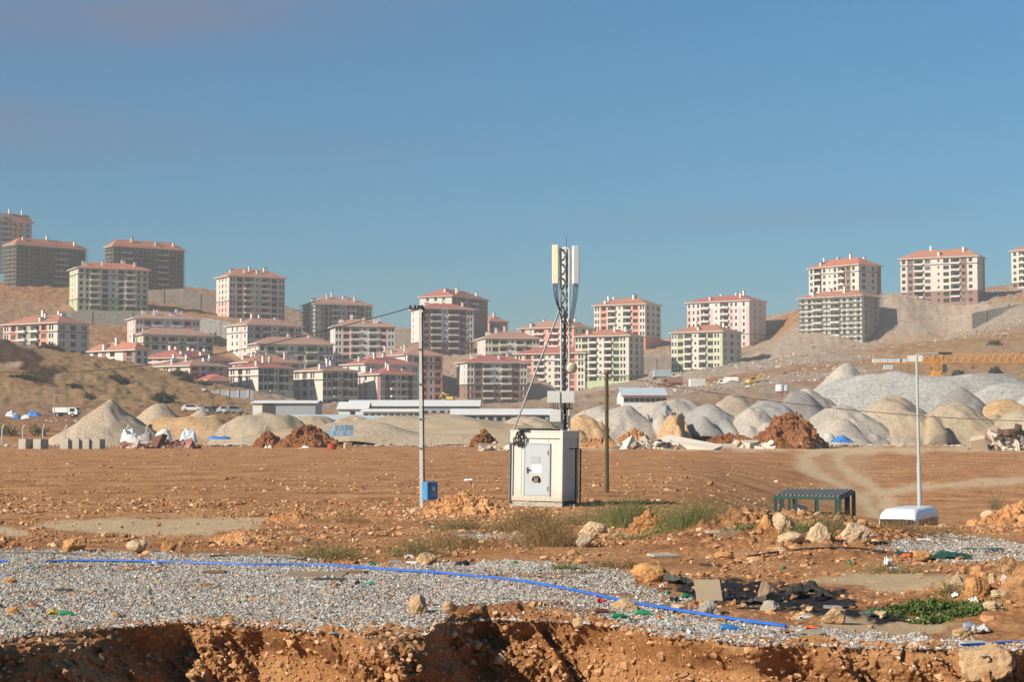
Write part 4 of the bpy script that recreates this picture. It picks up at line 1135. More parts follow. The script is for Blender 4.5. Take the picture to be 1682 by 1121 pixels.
# mixed rubble and scrap piles: bricks, broken concrete and boards
RUB = make_rnd_mat('rubble_pieces', [(0, (.07, .06, .055)), (.25, (.17, .10, .075)), (.5, (.33, .19, .13)), (.72, (.42, .33, .26)), (1, (.6, .56, .5))])
def rubble(label, px, pyb, hw, hpx, n, seed, m=None, D=None, big=.55):
    g = G(px, pyb)
    D = D or g.y
    rg = np.random.default_rng(seed)
    rx = hw / F * D; h = hpx / F * D
    a = rg.uniform(0, 6.28, n); r = np.sqrt(rg.uniform(0, 1, n))
    x = np.cos(a) * r * rx; y = np.sin(a) * r * max(rx * .4, .6)
    bump = 1 + .45 * vnoise(x / rx * 2.6, y, seed * .7, 3)
    z = h * np.clip(1 - r ** 1.4, 0, 1) * bump * rg.uniform(.25, 1, n)
    V, Fc = [], []
    q = np.array([(-1, -1, -1), (1, -1, -1), (1, 1, -1), (-1, 1, -1), (-1, -1, 1), (1, -1, 1), (1, 1, 1), (-1, 1, 1)]) * .5
    fq = np.array([(0, 3, 2, 1), (4, 5, 6, 7), (0, 1, 5, 4), (1, 2, 6, 5), (2, 3, 7, 6), (3, 0, 4, 7)])
    for i in range(n):
        s = rg.lognormal(math.log(big), .5)
        d = np.array([s * rg.uniform(.6, 2.4), s * rg.uniform(.4, 1), s * rg.uniform(.15, .7)])
        M = np.array(Matrix.Rotation(rg.uniform(0, 6.28), 3, 'Z') @ Matrix.Rotation(rg.normal(0, .45), 3, 'X') @ Matrix.Rotation(rg.normal(0, .4), 3, 'Y'))
        V.append((q * (1 + rg.uniform(-.25, .25, (8, 3))) * d) @ M.T + (x[i], y[i], z[i])); Fc.append(fq + 8 * i)
    me = np_mesh('rubble_pile', np.concatenate(V), np.concatenate(Fc), m or RUB, False, {'rnd': ('FLOAT', np.repeat(rg.uniform(0, 1, n), 8))})
    return tag(obj('rubble_pile', me, None, (g.x, g.y, g.z)), label, 'rubble pile', 'piles of building rubble')
RUBP = make_rnd_mat('rubble_pale', [(0, (.12, .10, .085)), (.3, (.33, .25, .18)), (.6, (.48, .39, .30)), (1, (.66, .60, .52))])
RUBR = make_rnd_mat('rubble_brick', [(0, (.10, .05, .04)), (.4, (.30, .13, .09)), (.8, (.42, .22, .16)), (1, (.5, .42, .35))])
rubble('red brick rubble pile right of the lamp post', 1600, 728, 46, 26, 420, 21, RUBR)
rubble('dark scrap pile with twisted pieces at the right picture edge', 1660, 733, 44, 28, 380, 22)
rubble('low strip of dark rubble left of the brick pile', 1540, 729, 40, 9, 160, 23)
rubble('pale rubble strip at the foot of the red earth peak', 1270, 737, 72, 12, 420, 24, RUBP)
rubble('pale rubble in front of the gravel domes, right of the rusty post', 1080, 738, 68, 10, 380, 25, RUBP)
rubble('bricks and blocks under the white tarps at the left field edge', 262, 737, 62, 7, 260, 26, RUBR)
rubble('low concrete scraps on the field left of the cabin', 815, 741, 26, 9, 60, 27, RUBP)
rubble('scattered pale blocks on the right field edge', 1650, 740, 60, 5, 200, 28, RUBP)

# ------------------------------------------------------------------ sheds, walls and site buildings
WHITE_SH = mat('sheet_white', (.72, .71, .68), .6, .05, .4, dirt=(.55, .52, .47))
GREY_SH = mat('sheet_grey', (.33, .35, .38), .6, .07, .4)
ROOF_SH = mat('sheet_roof', (.74, .74, .73), .5, .05, .3)
BLUE_SH = mat('sheet_blue_grey', (.46, .54, .60), .5, .06, .3)
RED_TR = mat('red_trim', (.36, .10, .07), .7, .1, 1)
def shed(label, x0, x1, yt, yb, D, rise, depth, wall, roof, windows=0, front=None, th=0.0, trim=None, end=None):
    A, B = at(x0, yb, D), at(x1, yb, D)
    L = (B - A).length; h = at(x0, yt, D).z - A.z
    r = empty('site_shed', A, R(th), label, 'shed', 'low sheds in the valley')
    w = MB()
    w.box((L / 2, depth / 2, h / 2 - 1), (L, depth, h + 2), 0)
    for s, y in ((0, 0), (1, L)):
        w.face([(y, 0, h), (y, depth, h), (y, depth / 2, h + rise)], 0)
    w.build('wall', wall, r)
    m = MB(); ov = .5
    for sg, (ya, yb2) in enumerate(((-ov, depth / 2), (depth + ov, depth / 2))):
        za, zb = h - .1, h + rise + .15
        m.face([(-ov, ya, za), (L + ov, ya, za), (L + ov, yb2, zb), (-ov, yb2, zb)] if sg == 0 else [(L + ov, ya, za), (-ov, ya, za), (-ov, yb2, zb), (L + ov, yb2, zb)], 0)
    m.box((L / 2, -ov, h + .02), (L + 2 * ov, .14, .30), 1)
    m.build('roof', [roof, trim or roof], r)
    for i in range(windows):
        q = MB()
        x = L * (i + .5) / windows
        q.box((0, 0, 0), (1.1, .1, .8), 0); q.box((0, -.03, -.44), (1.3, .12, .08), 1)
        q.build('window', [GLASS, FRAME], r, loc=(x, -.04, h * .62))
    if end is not None:                          # a paler panelled stretch at the left end
        q = MB(); q.box((end / 2, -.05, h / 2), (end, .1, h - .02), 0)
        q.build('end_panel', WHITE_SH, r)
        q = MB(); q.box((0, 0, 0), (2.8, .1, 3.2), 0)
        q.build('door', mat('doorway_shade', (.06, .055, .05), .8), r, loc=(end * .72, -.12, 1.6))  # dark slab stands for the shade in an open doorway
    return r
shed('white ended warehouse with long blue grey side wall left of the white roofs', 415, 518, 662, 684, 400, .5, 14, GREY_SH, ROOF_SH, 0, end=5.0)
shed('longest white roofed shed with a row of small windows under the roof', 572, 786, 667, 696, 440, 1.4, 16, GREY_SH, ROOF_SH, 16)
shed('white walled shed with small windows left of the concrete pole', 596, 690, 676, 696, 405, .4, 5, WHITE_SH, ROOF_SH, 9)
shed('low grey shed with white eaves behind the stay tube', 742, 912, 681, 700, 380, 1.1, 14, GREY_SH, ROOF_SH, 12)
shed('stepped white roof building left of the long shed', 556, 602, 672, 690, 420, 1.6, 12, WHITE_SH, ROOF_SH, 1)
shed('low pale blue roof just above the sandy heaps', 476, 590, 690, 700, 345, .9, 9, WHITE_SH, BLUE_SH, 0)
shed('pale blue roof beside the white walled shed', 596, 664, 691, 702, 340, .8, 9, WHITE_SH, BLUE_SH, 0)
shed('white shed with red trim and pale roof among the gravel heaps', 1024, 1095, 651, 668, 420, 2.0, 12, WHITE_SH, BLUE_SH, 8, trim=RED_TR, th=4)
shed('small white site hut left of the grey fence wall', 305, 334, 641, 653, 490, .2, 4, WHITE_SH, ROOF_SH, 1)
def panel_wall(label, x0, x1, yt, yb, D, n, m):
    A, B = at(x0, yb, D), at(x1, yb, D); h = at(x0, yt, D).z - A.z; L = (B - A).length
    r = empty('panel_fence', A, 0, label, 'fence')
    q = MB(); q.box((L / 2, 0, h / 2 - .8), (L, .15, h + 1.6)); q.build('panel', m, r)
    for i in range(n):
        q = MB(); q.box((0, 0, h / 2 - .8), (.22, .22, h + 2.0)); q.build('post', WHITE_SH, r, loc=(L * (i + .5) / n, -.2, 0))
    return r
panel_wall('grey panel fence on the slope right of the small white hut', 334, 416, 642, 654, 492, 5, GREY_SH)
panel_wall('white hoarding beside the road behind the fence posts, far left', -60, 133, 692, 703, 318, 12, WHITE_SH)

# silos, vehicles
def wheel(r, c, rad, wd=.25, rz=0):
    m = MB(); M = Matrix.Rotation(R(90), 3, 'X')
    m.lathe([(0, -wd / 2), (rad * .55, -wd / 2), (rad * .9, -wd / 2), (rad, -wd * .3), (rad, wd * .3), (rad * .9, wd / 2), (rad * .55, wd / 2), (0, wd / 2)], 14, 0, M)
    t = m.build('wheel', mat('tyre_rubber', (.025, .025, .027), .9), r, loc=c)
    m = MB(); m.lathe([(0, -wd * .52), (rad * .5, -wd * .52), (rad * .5, wd * .52), (0, wd * .52)], 10, 0, M)
    m.build('rim', mat('rim_steel', (.5, .5, .5), .4, metal=.6), t)
def truck(label, px, py, D, yaw, cabc, boxc, Lb=4.5, hb=1.8, cat='truck', name='site_truck', cab_h=2.3):
    C = at(px, py, D)
    r = empty(name, C, R(yaw), label, cat)
    m = MB(); m.box((0, 0, .75), (Lb + 2.0, 1.0, .25)); m.build('chassis', mat('chassis_black', (.04, .04, .042), .7), r)
    m = MB(); m.box((-1.0, 0, .9 + hb / 2), (Lb, 2.2, hb)); m.build('load_box', boxc, r, bevel=.06)
    m = MB(); x = Lb / 2 - .95
    pf = [(x, .55), (x + 1.85, .55), (x + 1.85, 1.35), (x + 1.45, cab_h), (x, cab_h)]
    for s in (-1, 1):
        q = [(a, s * 1.05, z) for a, z in pf]; m.face(q if s < 0 else q[::-1], 0)
    for i in range(5):
        a, b = pf[i], pf[(i + 1) % 5]
        m.face([(a[0], -1.05, a[1]), (a[0], 1.05, a[1]), (b[0], 1.05, b[1]), (b[0], -1.05, b[1])][::-1], 0)
    cb = m.build('cab', cabc, r)
    for s in (-1, 1):
        q = MB(); q.box((x + .85, s * 1.06, cab_h * .74), (.95, .05, .62)); q.build('side_window', GLASS, cb)
    q = MB(); q.face([(x + 1.80, -.9, 1.5), (x + 1.80, .9, 1.5), (x + 1.52, .9, cab_h - .1), (x + 1.52, -.9, cab_h - .1)]); q.build('windscreen', GLASS, cb)
    for wx in (-Lb / 2 - .1, x + .9):
        for s in (-1, 1): wheel(r, (wx, s * .95, .45), .45)
    return r
PW = mat('vehicle_white', (.74, .74, .73), .35, .04, 1, spec=.5)
PB = mat('vehicle_blue_grey', (.40, .48, .55), .4, .06, 1)
PR = mat('vehicle_dull_red', (.33, .16, .13), .5, .1, 1)
PY = mat('machine_yellow', (.68, .44, .06), .5, .08, 1)
truck('white pickup with a boxy canopy parked on the left slope', 110, 686, 340, -6, PW, PW, 3.0, 1.0, 'pickup', 'pickup_truck', 1.9)
truck('pale blue box lorry on the road below the light green block', 1092, 624, 600, 8, PW, PB, 6.0, 2.4)
truck('dull red lorry in front of the pale blue one', 1104, 634, 585, 186, PR, PR, 5.0, 2.0)
truck('white lorry parked below the dusty slope, left of the yellow excavator', 1196, 635, 560, 170, PW, PW, 4.5, 2.0)
truck('grey machine lorry between the red and white ones', 1150, 641, 560, 10, GREY_SH, WHITE_SH, 5.0, 2.6)
CARC = [PW, mat('car_silver', (.5, .51, .52), .3, .04, 1, metal=.4), mat('car_dark', (.07, .08, .10), .3, .05, 1), PW, mat('car_silver', (.5, .51, .52))]
def car(label, px, py, D, yaw, paint, van=False):
    C = at(px, py, D)
    r = empty('parked_car', C, R(yaw), label, 'car', 'cars parked behind the sand ridge')
    pf = [(-2.1, .35), (2.1, .35), (2.15, .75), (1.2, .92), (.55, 1.42), (-1.35, 1.45), (-2.05, .95)]
    m = MB()
    for s in (-1, 1):
        q = [(a, s * .85, z) for a, z in pf]; m.face(q if s < 0 else q[::-1], 0)
    for i in range(7):
        a, b = pf[i], pf[(i + 1) % 7]
        m.face([(a[0], -.85, a[1]), (b[0], -.85, b[1]), (b[0], .85, b[1]), (a[0], .85, a[1])], 0)
    m.build('body', paint, r)
    for s in (-1, 1):
        q = MB(); q.face([(-1.3, s * .86, .95), (.95, s * .86, .95), (.45, s * .86, 1.36), (-1.2, s * .86, 1.38)][::s]); q.build('side_window', GLASS, r)
    for wx in (-1.3, 1.3):
        for s in (-1, 1): wheel(r, (wx, s * .78, .32), .32, .2)
for i, (px, lab) in enumerate(((316, 'white car alone, peeping over the orange sand heap'), (346, 'white car at the left end of the parked row'), (360, 'silver car second in the parked row'), (373, 'dark car third in the parked row'), (386, 'tall white car at the right end of the parked row'))):
    car(lab, px, 680 if i else 677, 345, 4 + 3 * i, CARC[i])
def silo(label, px, pyb, hpx, wpx, D, paint):
    C = at(px, pyb, D); h = hpx / F * D; rad = wpx / 2 / F * D
    r = empty('cement_silo', C, 0, label, 'silo', 'silos on the site road')
    m = MB(); m.lathe([(rad * .25, 0), (rad, h * .28), (rad, h * .93), (rad * .6, h), (0, h * 1.01)], 18); m.build('tank', paint, r, smooth=False)
    for k in range(4):
        a = .785 + k * 1.571
        m = MB(); m.bar((math.cos(a) * rad * .9, math.sin(a) * rad * .9, -1.5), (math.cos(a) * rad * .9, math.sin(a) * rad * .9, h * .35), .18); m.build('leg', RED_TR, r)
silo('white silo on short red legs on the site road', 1281, 647, 15, 14, 450, PW)
silo('grey silo behind the white one', 1292, 646, 13, 8, 462, PB)
def excavator(label, px, py, D, yaw=0):
    C = at(px, py, D)
    r = empty('excavator', C, R(yaw), label, 'excavator')
    for s in (-1, 1):
        m = MB(); m.box((0, s * 1.1, .4), (3.4, .5, .8)); m.build('track', mat('track_black', (.04, .04, .04), .8), r, bevel=.2)
    m = MB(); m.box((-.4, 0, 1.35), (2.6, 2.2, 1.0)); m.build('body', PY, r, bevel=.1)
    m = MB(); m.box((.7, .6, 2.0), (1.2, .95, 1.5)); cb = m.build('cab', PY, r, bevel=.08)
    m = MB(); m.box((.72, .6, 2.25), (1.25, 1.0, .7)); m.build('window', GLASS, cb)
    m = MB(); m.bar((.6, -.3, 1.6), (3.0, -.3, 3.6), .4); m.bar((3.0, -.3, 3.6), (4.6, -.3, 1.6), .3); m.build('boom', PY, r)
    m = MB(); m.box((4.5, -.3, 1.2), (.8, .9, .8)); m.build('bucket', mat('track_black', (.04, .04, .04)), r, bevel=.1)
excavator('small yellow excavator on the site road', 1236, 634, 540, 20)
excavator('yellow digger in the shaded gap right of the concrete pole', 739, 660, 690, 160)

# covered boats or stacks under sheets, beside the road at the far left
def lump(label, name, px, pyb, wpx, hpx, D, m, seed, cat, group=None, sharp=.25, dep=None):
    sharp *= .55
    C = at(px, pyb, D)
    rx, h = wpx / 2 / F * D * 1.15, hpx / F * D * .78
    nr, na = 22, 64
    rr = np.linspace(0, 1, nr)[:, None]; an = np.linspace(0, 2 * math.pi, na, endpoint=False)[None]
    e = 2.6
    ca, sa = np.cos(an), np.sin(an)
    sq = (np.abs(ca) ** e + np.abs(sa) ** e) ** (-1 / e)
    x = rr * ca * sq * rx; y = rr * sa * sq * (dep or max(rx * .6, h * .7))
    z = h * (1 - rr ** 4) * (1 + 2.2 * sharp * fbm(x / rx * 1.6, y / rx * 1.6, seed, 101, 2)) + h * sharp * .25 * np.abs(fbm(x / rx * 6, y / rx * 6, seed, 103, 3))
    z = np.where(rr > .96, -.05 * h, z)
    V = np.stack([x + 0 * z, y + 0 * z, z], -1).reshape(-1, 3)
    a = np.arange(nr - 1)[:, None] * na + np.arange(na)[None]; j = np.arange(nr - 1)[:, None] * na + (np.arange(na)[None] + 1) % na
    me = np_mesh(name, V, np.stack([a, a + na, j + na, j], -1).reshape(-1, 4), m, True)
    return tag(obj(name, me, None, C), label, cat, group)
TARP_W = mat('tarp_white', (.70, .70, .70), .55, .08, 2)
TARP_B = mat('tarp_blue', (.045, .19, .50), .5, .15, 2)
lump('white covered stack at the far left by the road', 'covered_stack', 19, 690, 20, 15, 333, TARP_W, 1, 'covered stack')
lump('blue tarp stack between two white covered ones', 'covered_stack', 27, 688, 14, 9, 328, TARP_B, 2, 'covered stack')
lump('white covered stack in front of the big blue tarp', 'covered_stack', 43, 690, 16, 10, 328, TARP_W, 3, 'covered stack')
lump('big blue tarp over a stack beside the road', 'covered_stack', 56, 688, 24, 13, 336, TARP_B, 4, 'covered stack')
lump('white tarp heap with dark gaps behind the concrete blocks', 'tarp_heap', 216, 727, 32, 22, 238, TARP_W, 5, 'tarp heap', sharp=.5)
lump('grey scrap under a sheet right of the white tarp heap', 'tarp_heap', 240, 728, 20, 17, 238, mat('tarp_grey', (.30, .29, .27), .8, .3, 2), 6, 'tarp heap', sharp=.5)
lump('bright white tarp draped over blocks, left of the pipe frame', 'tarp_heap', 268, 728, 28, 21, 236, TARP_W, 7, 'tarp heap', sharp=.45)
lump('white and blue sheet over a dark stack, under the pipe frame', 'tarp_heap', 310, 727, 26, 18, 238, mat('tarp_pale_blue', (.52, .60, .68), .6, .15, 2), 8, 'tarp heap', sharp=.5)
lump('flat blue tarp lying right of the pipe frame', 'tarp_heap', 360, 722, 34, 7, 238, TARP_B, 9, 'tarp heap', sharp=.6)
lump('crumpled bright blue tarp right of the red earth peak', 'tarp_heap', 1383, 727, 34, 11, 236, TARP_B, 10, 'tarp heap', sharp=.6)
lump('whitish slab stack behind the red earth peak', 'tarp_heap', 1352, 722, 36, 11, 240, mat('tarp_offwhite', (.55, .52, .46), .8, .15, 2), 11, 'tarp heap', sharp=.3)
lump('dark green tarp lump right of the cabin at the field edge', 'tarp_heap', 965, 727, 22, 7, 235, mat('tarp_green', (.05, .075, .06), .7, .2, 2), 12, 'tarp heap', sharp=.5)
def crates(label, px, pyb, D):
    C = at(px, pyb, D); r = empty('crate_stack', C, 0, label, 'crate stack')
    cm = mat('crate_blue', (.20, .42, .62), .6, .1, 2)
    for i, (x, z) in enumerate(((-1.2, 0), (0, 0), (1.2, 0), (-.1, .75), (1.1, .75))):
        m = MB(); s = 1.1
        m.box((0, 0, .05), (s, s, .08))
        for k in range(4):
            for yy in (-s / 2, s / 2): m.box((0, yy, .18 + k * .15), (s, .05, .1))
            for xx in (-s / 2, s / 2): m.box((xx, 0, .18 + k * .15), (.05, s - .06, .1))
        for xx in (-s / 2, s / 2):
            for yy in (-s / 2, s / 2): m.box((xx, yy, .36), (.1, .1, .72))
        m.build('crate', cm, r, loc=(x, .1 * i, z), rot=(0, 0, .1 * i))
crates('stack of pale blue crates behind the dark red earth pile', 557, 717, 233)

# concrete blocks in a row at the left field edge
CONC = mat('block_concrete', (.40, .375, .32), .9, .12, 1.2, bump=.02, dirt=(.28, .25, .21))
def make_block():
    m = MB(); m.box((0, 0, .55), (1.05, 1.3, 1.15))
    r = m.build('concrete_block', CONC, None, bevel=.05)
    q = MB(); q.tube([(-.15, 0, 1.1), (-.15, 0, 1.25), (.15, 0, 1.25), (.15, 0, 1.1)], .025, 6); q.build('lifting_loop', mat('rusty_steel', (.16, .08, .05), .8, .3, 4), r)
    return r
blk = None
BL = ['leftmost concrete block of the row', 'concrete block standing apart with a gap on its right', 'concrete block beside the small sand cone', 'concrete block in the middle of the tight group', 'concrete block before the last of the tight group', 'rightmost concrete block with a low earth heap before it']
for i, (px, lab) in enumerate(zip((43, 67, 111, 128, 144, 161), BL)):
    if blk is None: o = blk = make_block()
    else:
        o = blk.copy(); COL.objects.link(o)
        for c in blk.children: d = c.copy(); d.parent = o; COL.objects.link(d)
    g = G(px, 738); o.location = (g.x, g.y, g.z - .06); o.rotation_euler = (0, 0, R(-28 + 3 * i)); o.scale = (1.12,) * 3
    tag(o, lab, 'concrete block', 'concrete blocks at the field edge')
# wire fence with cranked posts
def wire_fence():
    xs = [3, 37, 70, 107, 139, 176, 208, 240, 271, 305, 336, 368, 400, 434]
    P0 = G(3, 722)
    r = empty('wire_fence', P0, 0, 'wire fence of pale concrete posts with cranked tops at the left field edge', 'fence')
    cm = mat('post_concrete', (.48, .46, .42), .9, .1, 2)
    tops = []
    for i, px in enumerate(xs):
        p = at(px, 723, 246); p.z = gz(p.x, p.y)
        q = p - P0
        m = MB(); m.box((0, 0, 1.15), (.16, .16, 2.7)); m.bar((0, 0, 2.45), (.32, -.12, 2.95), .13)
        m.build('post', cm, r, loc=q)
        tops.append(q)
    m = MB()
    for a, b in zip(tops, tops[1:]):
        for zz in (.5, 1.1, 1.7, 2.3): m.bar(a + Vector((0, -.1, zz)), b + Vector((0, -.1, zz)), .018)
    m.build('wire', mat('galvanised_wire', (.35, .35, .35), .5, metal=.6), r)
wire_fence()
def pipe_frame():
    C = G(322, 724)
    r = empty('pipe_frame', C, 0, 'dark open frame of pipes above the white sheets at the left field edge', 'pipe frame')
    m = MB(); w = 2.35; h = 1.85; dm = mat('pipe_dark', (.08, .07, .065), .6)
    m.bar((-w - .4, 0, h + .05), (w, 0, h - .12), .10); m.build('crossbar', dm, r)
    for x in (-w + .6, -.1, .9, w):
        m = MB(); m.bar((x, 0, -.2), (x, 0, h), .09); m.build('post', dm, r)
pipe_frame()
def drum():
    C = G(545, 739)
    m = MB(); m.lathe([(0, 0), (.52, 0), (.55, .06), (.52, .1), (.52, .3), (.55, .33), (.52, .36), (.52, .62), (.55, .68), (.5, .7), (.0, .68)], 18)
    tag(m.build('plastic_drum', mat('drum_red', (.42, .07, .035), .5, .12, 3), None, loc=C), 'short red drum standing on the field before the dark earth pile', 'drum')
    C = G(571, 738)
    m = MB(); m.box((0, 0, .35), (.9, .7, .75)); m.box((.1, 0, .75), (.7, .65, .1))
    tag(m.build('carton', mat('carton_tan', (.48, .33, .22), .9, .15, 3), None, loc=C, bevel=.03, rot=(0, .06, .4)), 'tan carton on the field right of the red drum', 'carton')
drum()
def lying_slab(label, px, pyb, wpx, hpx, m, yaw=0, t=.12, name='lying_board', cat='board', tilt=0.0, D=None):
    g = G(px, pyb)
    w = wpx / F * g.y
    d = hpx * (g.y / H) / F * g.y * .8 if hpx and abs(tilt) < .2 else w * .4
    d = min(max(d, .10), w * .9)
    b = MB(); b.box((0, 0, 0), (w, d, t))
    return tag(b.build(name, m, None, loc=(g.x, g.y, g.z + t * .6 + abs(math.sin(tilt)) * d * .5), rot=(tilt, 0, R(yaw)), bevel=min(t * .15, .01)), label, cat)
lying_slab('long pale slab lying at the field edge before the red earth tail', 1187, 737, 32, 6, mat('slab_pale', (.52, .44, .36), .9, .1, 1), tilt=.25, t=.3, name='pale_slab', cat='slab')

# ------------------------------------------------------------------ flat top tower crane
def crane():
    D = 470
    s = F / D
    K = lambda px, py: at(px, py, D)
    base = K(1538, 624)
    gzb = gz(base.x, base.y)
    r = empty('tower_crane', (base.x, D, gzb), 0, 'orange flat top tower crane with grey counterweights rising behind the grey bank', 'tower crane')
    OR = mat('crane_orange', (.62, .27, .035), .55, .1, 1)
    GY = mat('counterweight_grey', (.56, .57, .58), .85, .08, 1)
    WH = mat('crane_white', (.72, .70, .66), .7, .05, 1)
    DK = mat('crane_cab_glass', (.04, .06, .06), .3)
    o = Vector((base.x, D, gzb))
    def L(px, py, dy=0): return K(px, py) - o + Vector((0, dy, 0))
    m = MB(); hw = .85
    zt = L(1538, 618).z
    for sx in (-1, 1):
        for sy in (-1, 1): m.bar((sx * hw, sy * hw, -1), (sx * hw, sy * hw, zt), .2)
    z = 0; k = 0
    while z < zt - 1.5:
        for sy in (-1, 1): m.bar((-hw, sy * hw, z), (hw, sy * hw, z + 1.6), .12) if k % 2 else m.bar((hw, sy * hw, z), (-hw, sy * hw, z + 1.6), .12)
        for sx in (-1, 1): m.bar((sx * hw, -hw, z), (sx * hw, hw, z + 1.6), .12)
        z += 1.6; k += 1
    m.build('tower', OR, r)
    m = MB(); c = L(1538, 619)
    m.box(c, (2.9, 2.6, .9)); m.box(c + Vector((0, 0, .9)), (2.2, 2.2, .9)); m.build('slewing_ring', OR, r, bevel=.1)
    m = MB(); m.box(L(1534, 623.5), (3.4, 2.4, .7)); m.build('collar', WH, r)
    m = MB()
    for px in (1532, 1545):
        for dy in (-.8, .8): m.bar(L(px, 618, dy), L(px, 581, dy), .28)
    for a, b in ((1532, 1545), (1545, 1532)):
        m.bar(L(a, 612, -.8), L(b, 600, -.8), .16); m.bar(L(a, 600, -.8), L(b, 588, -.8), .16)
    m.build('slewing_mast', OR, r)
    m = MB(); c = L(1549, 606); m.box(c + Vector((0, -1.2, 0)), (1.1, 1.5, 2.2)); cb = m.build('cab', DK, r, bevel=.12)
    m = MB(); m.box(c + Vector((0, -1.2, 1.25)), (1.3, 1.7, .15)); m.build('cab_roof', OR, cb)
    # jib: triangular lattice
    x0, x1 = L(1503, 584).x, L(1900, 584).x
    zu, zl = L(1538, 582).z, L(1538, 595).z
    m = MB()
    m.bar((x0, 0, zu), (x1, 0, zu), .24)
    for dy in (-.7, .7): m.bar((x0 - .5, dy, zl), (x1, dy, zl), .22)
    n = int((x1 - x0) / 2.0)
    for i in range(n):
        a = x0 + (x1 - x0) * i / n; b = x0 + (x1 - x0) * (i + .5) / n; c2 = x0 + (x1 - x0) * (i + 1) / n
        for dy in (-.7, .7):
            m.bar((a, dy, zl), (b, 0, zu), .12); m.bar((b, 0, zu), (c2, dy, zl), .12)
        m.bar((a, -.7, zl), (a, .7, zl), .1)
    m.build('jib', OR, r)
    m = MB(); m.box(L(1600, 594.5), (2.0, 1.4, .3)); m.build('trolley', DK, r)
    xc = L(1433, 0 + 590).x
    zc = L(1433, 597).z
    m = MB()
    for dy in (-.8, .8): m.bar((xc, dy, zc), (x0 + 4, dy, zc), .30)
    for i in range(8): m.bar((xc + i * 1.6, -.8, zc), (xc + i * 1.6, .8, zc), .14)
    m.bar((x0, 0, zu), (L(1490, 590).x, 0, zc), .2)
    m.build('counter_jib', OR, r)
    for i, px in enumerate((1439, 1451, 1463, 1475, 1483)):
        m = MB(); m.box(L(px, 593) + Vector((0, 0, 0)), (1.85, 1.5, .95)); m.build('winch_cover' if i > 2 else 'ballast_block', GY, r, bevel=.05)
    for i in range(4):
        m = MB(); c = L(1452 + i * 4, 603); m.box(c, (.55, 1.4, 1.5)); m.build('counterweight', GY, r, bevel=.04)
    m = MB(); m.box(L(1502, 589.5) + Vector((0, -.75, 0)), (4.0, .08, 1.7)); m.build('name_board', WH, r)
    m = MB(); m.bar(L(1435, 593), L(1435, 581), .14); m.bar(L(1434, 581), L(1446, 581), .14); m.build('light_bracket', OR, r)
crane()

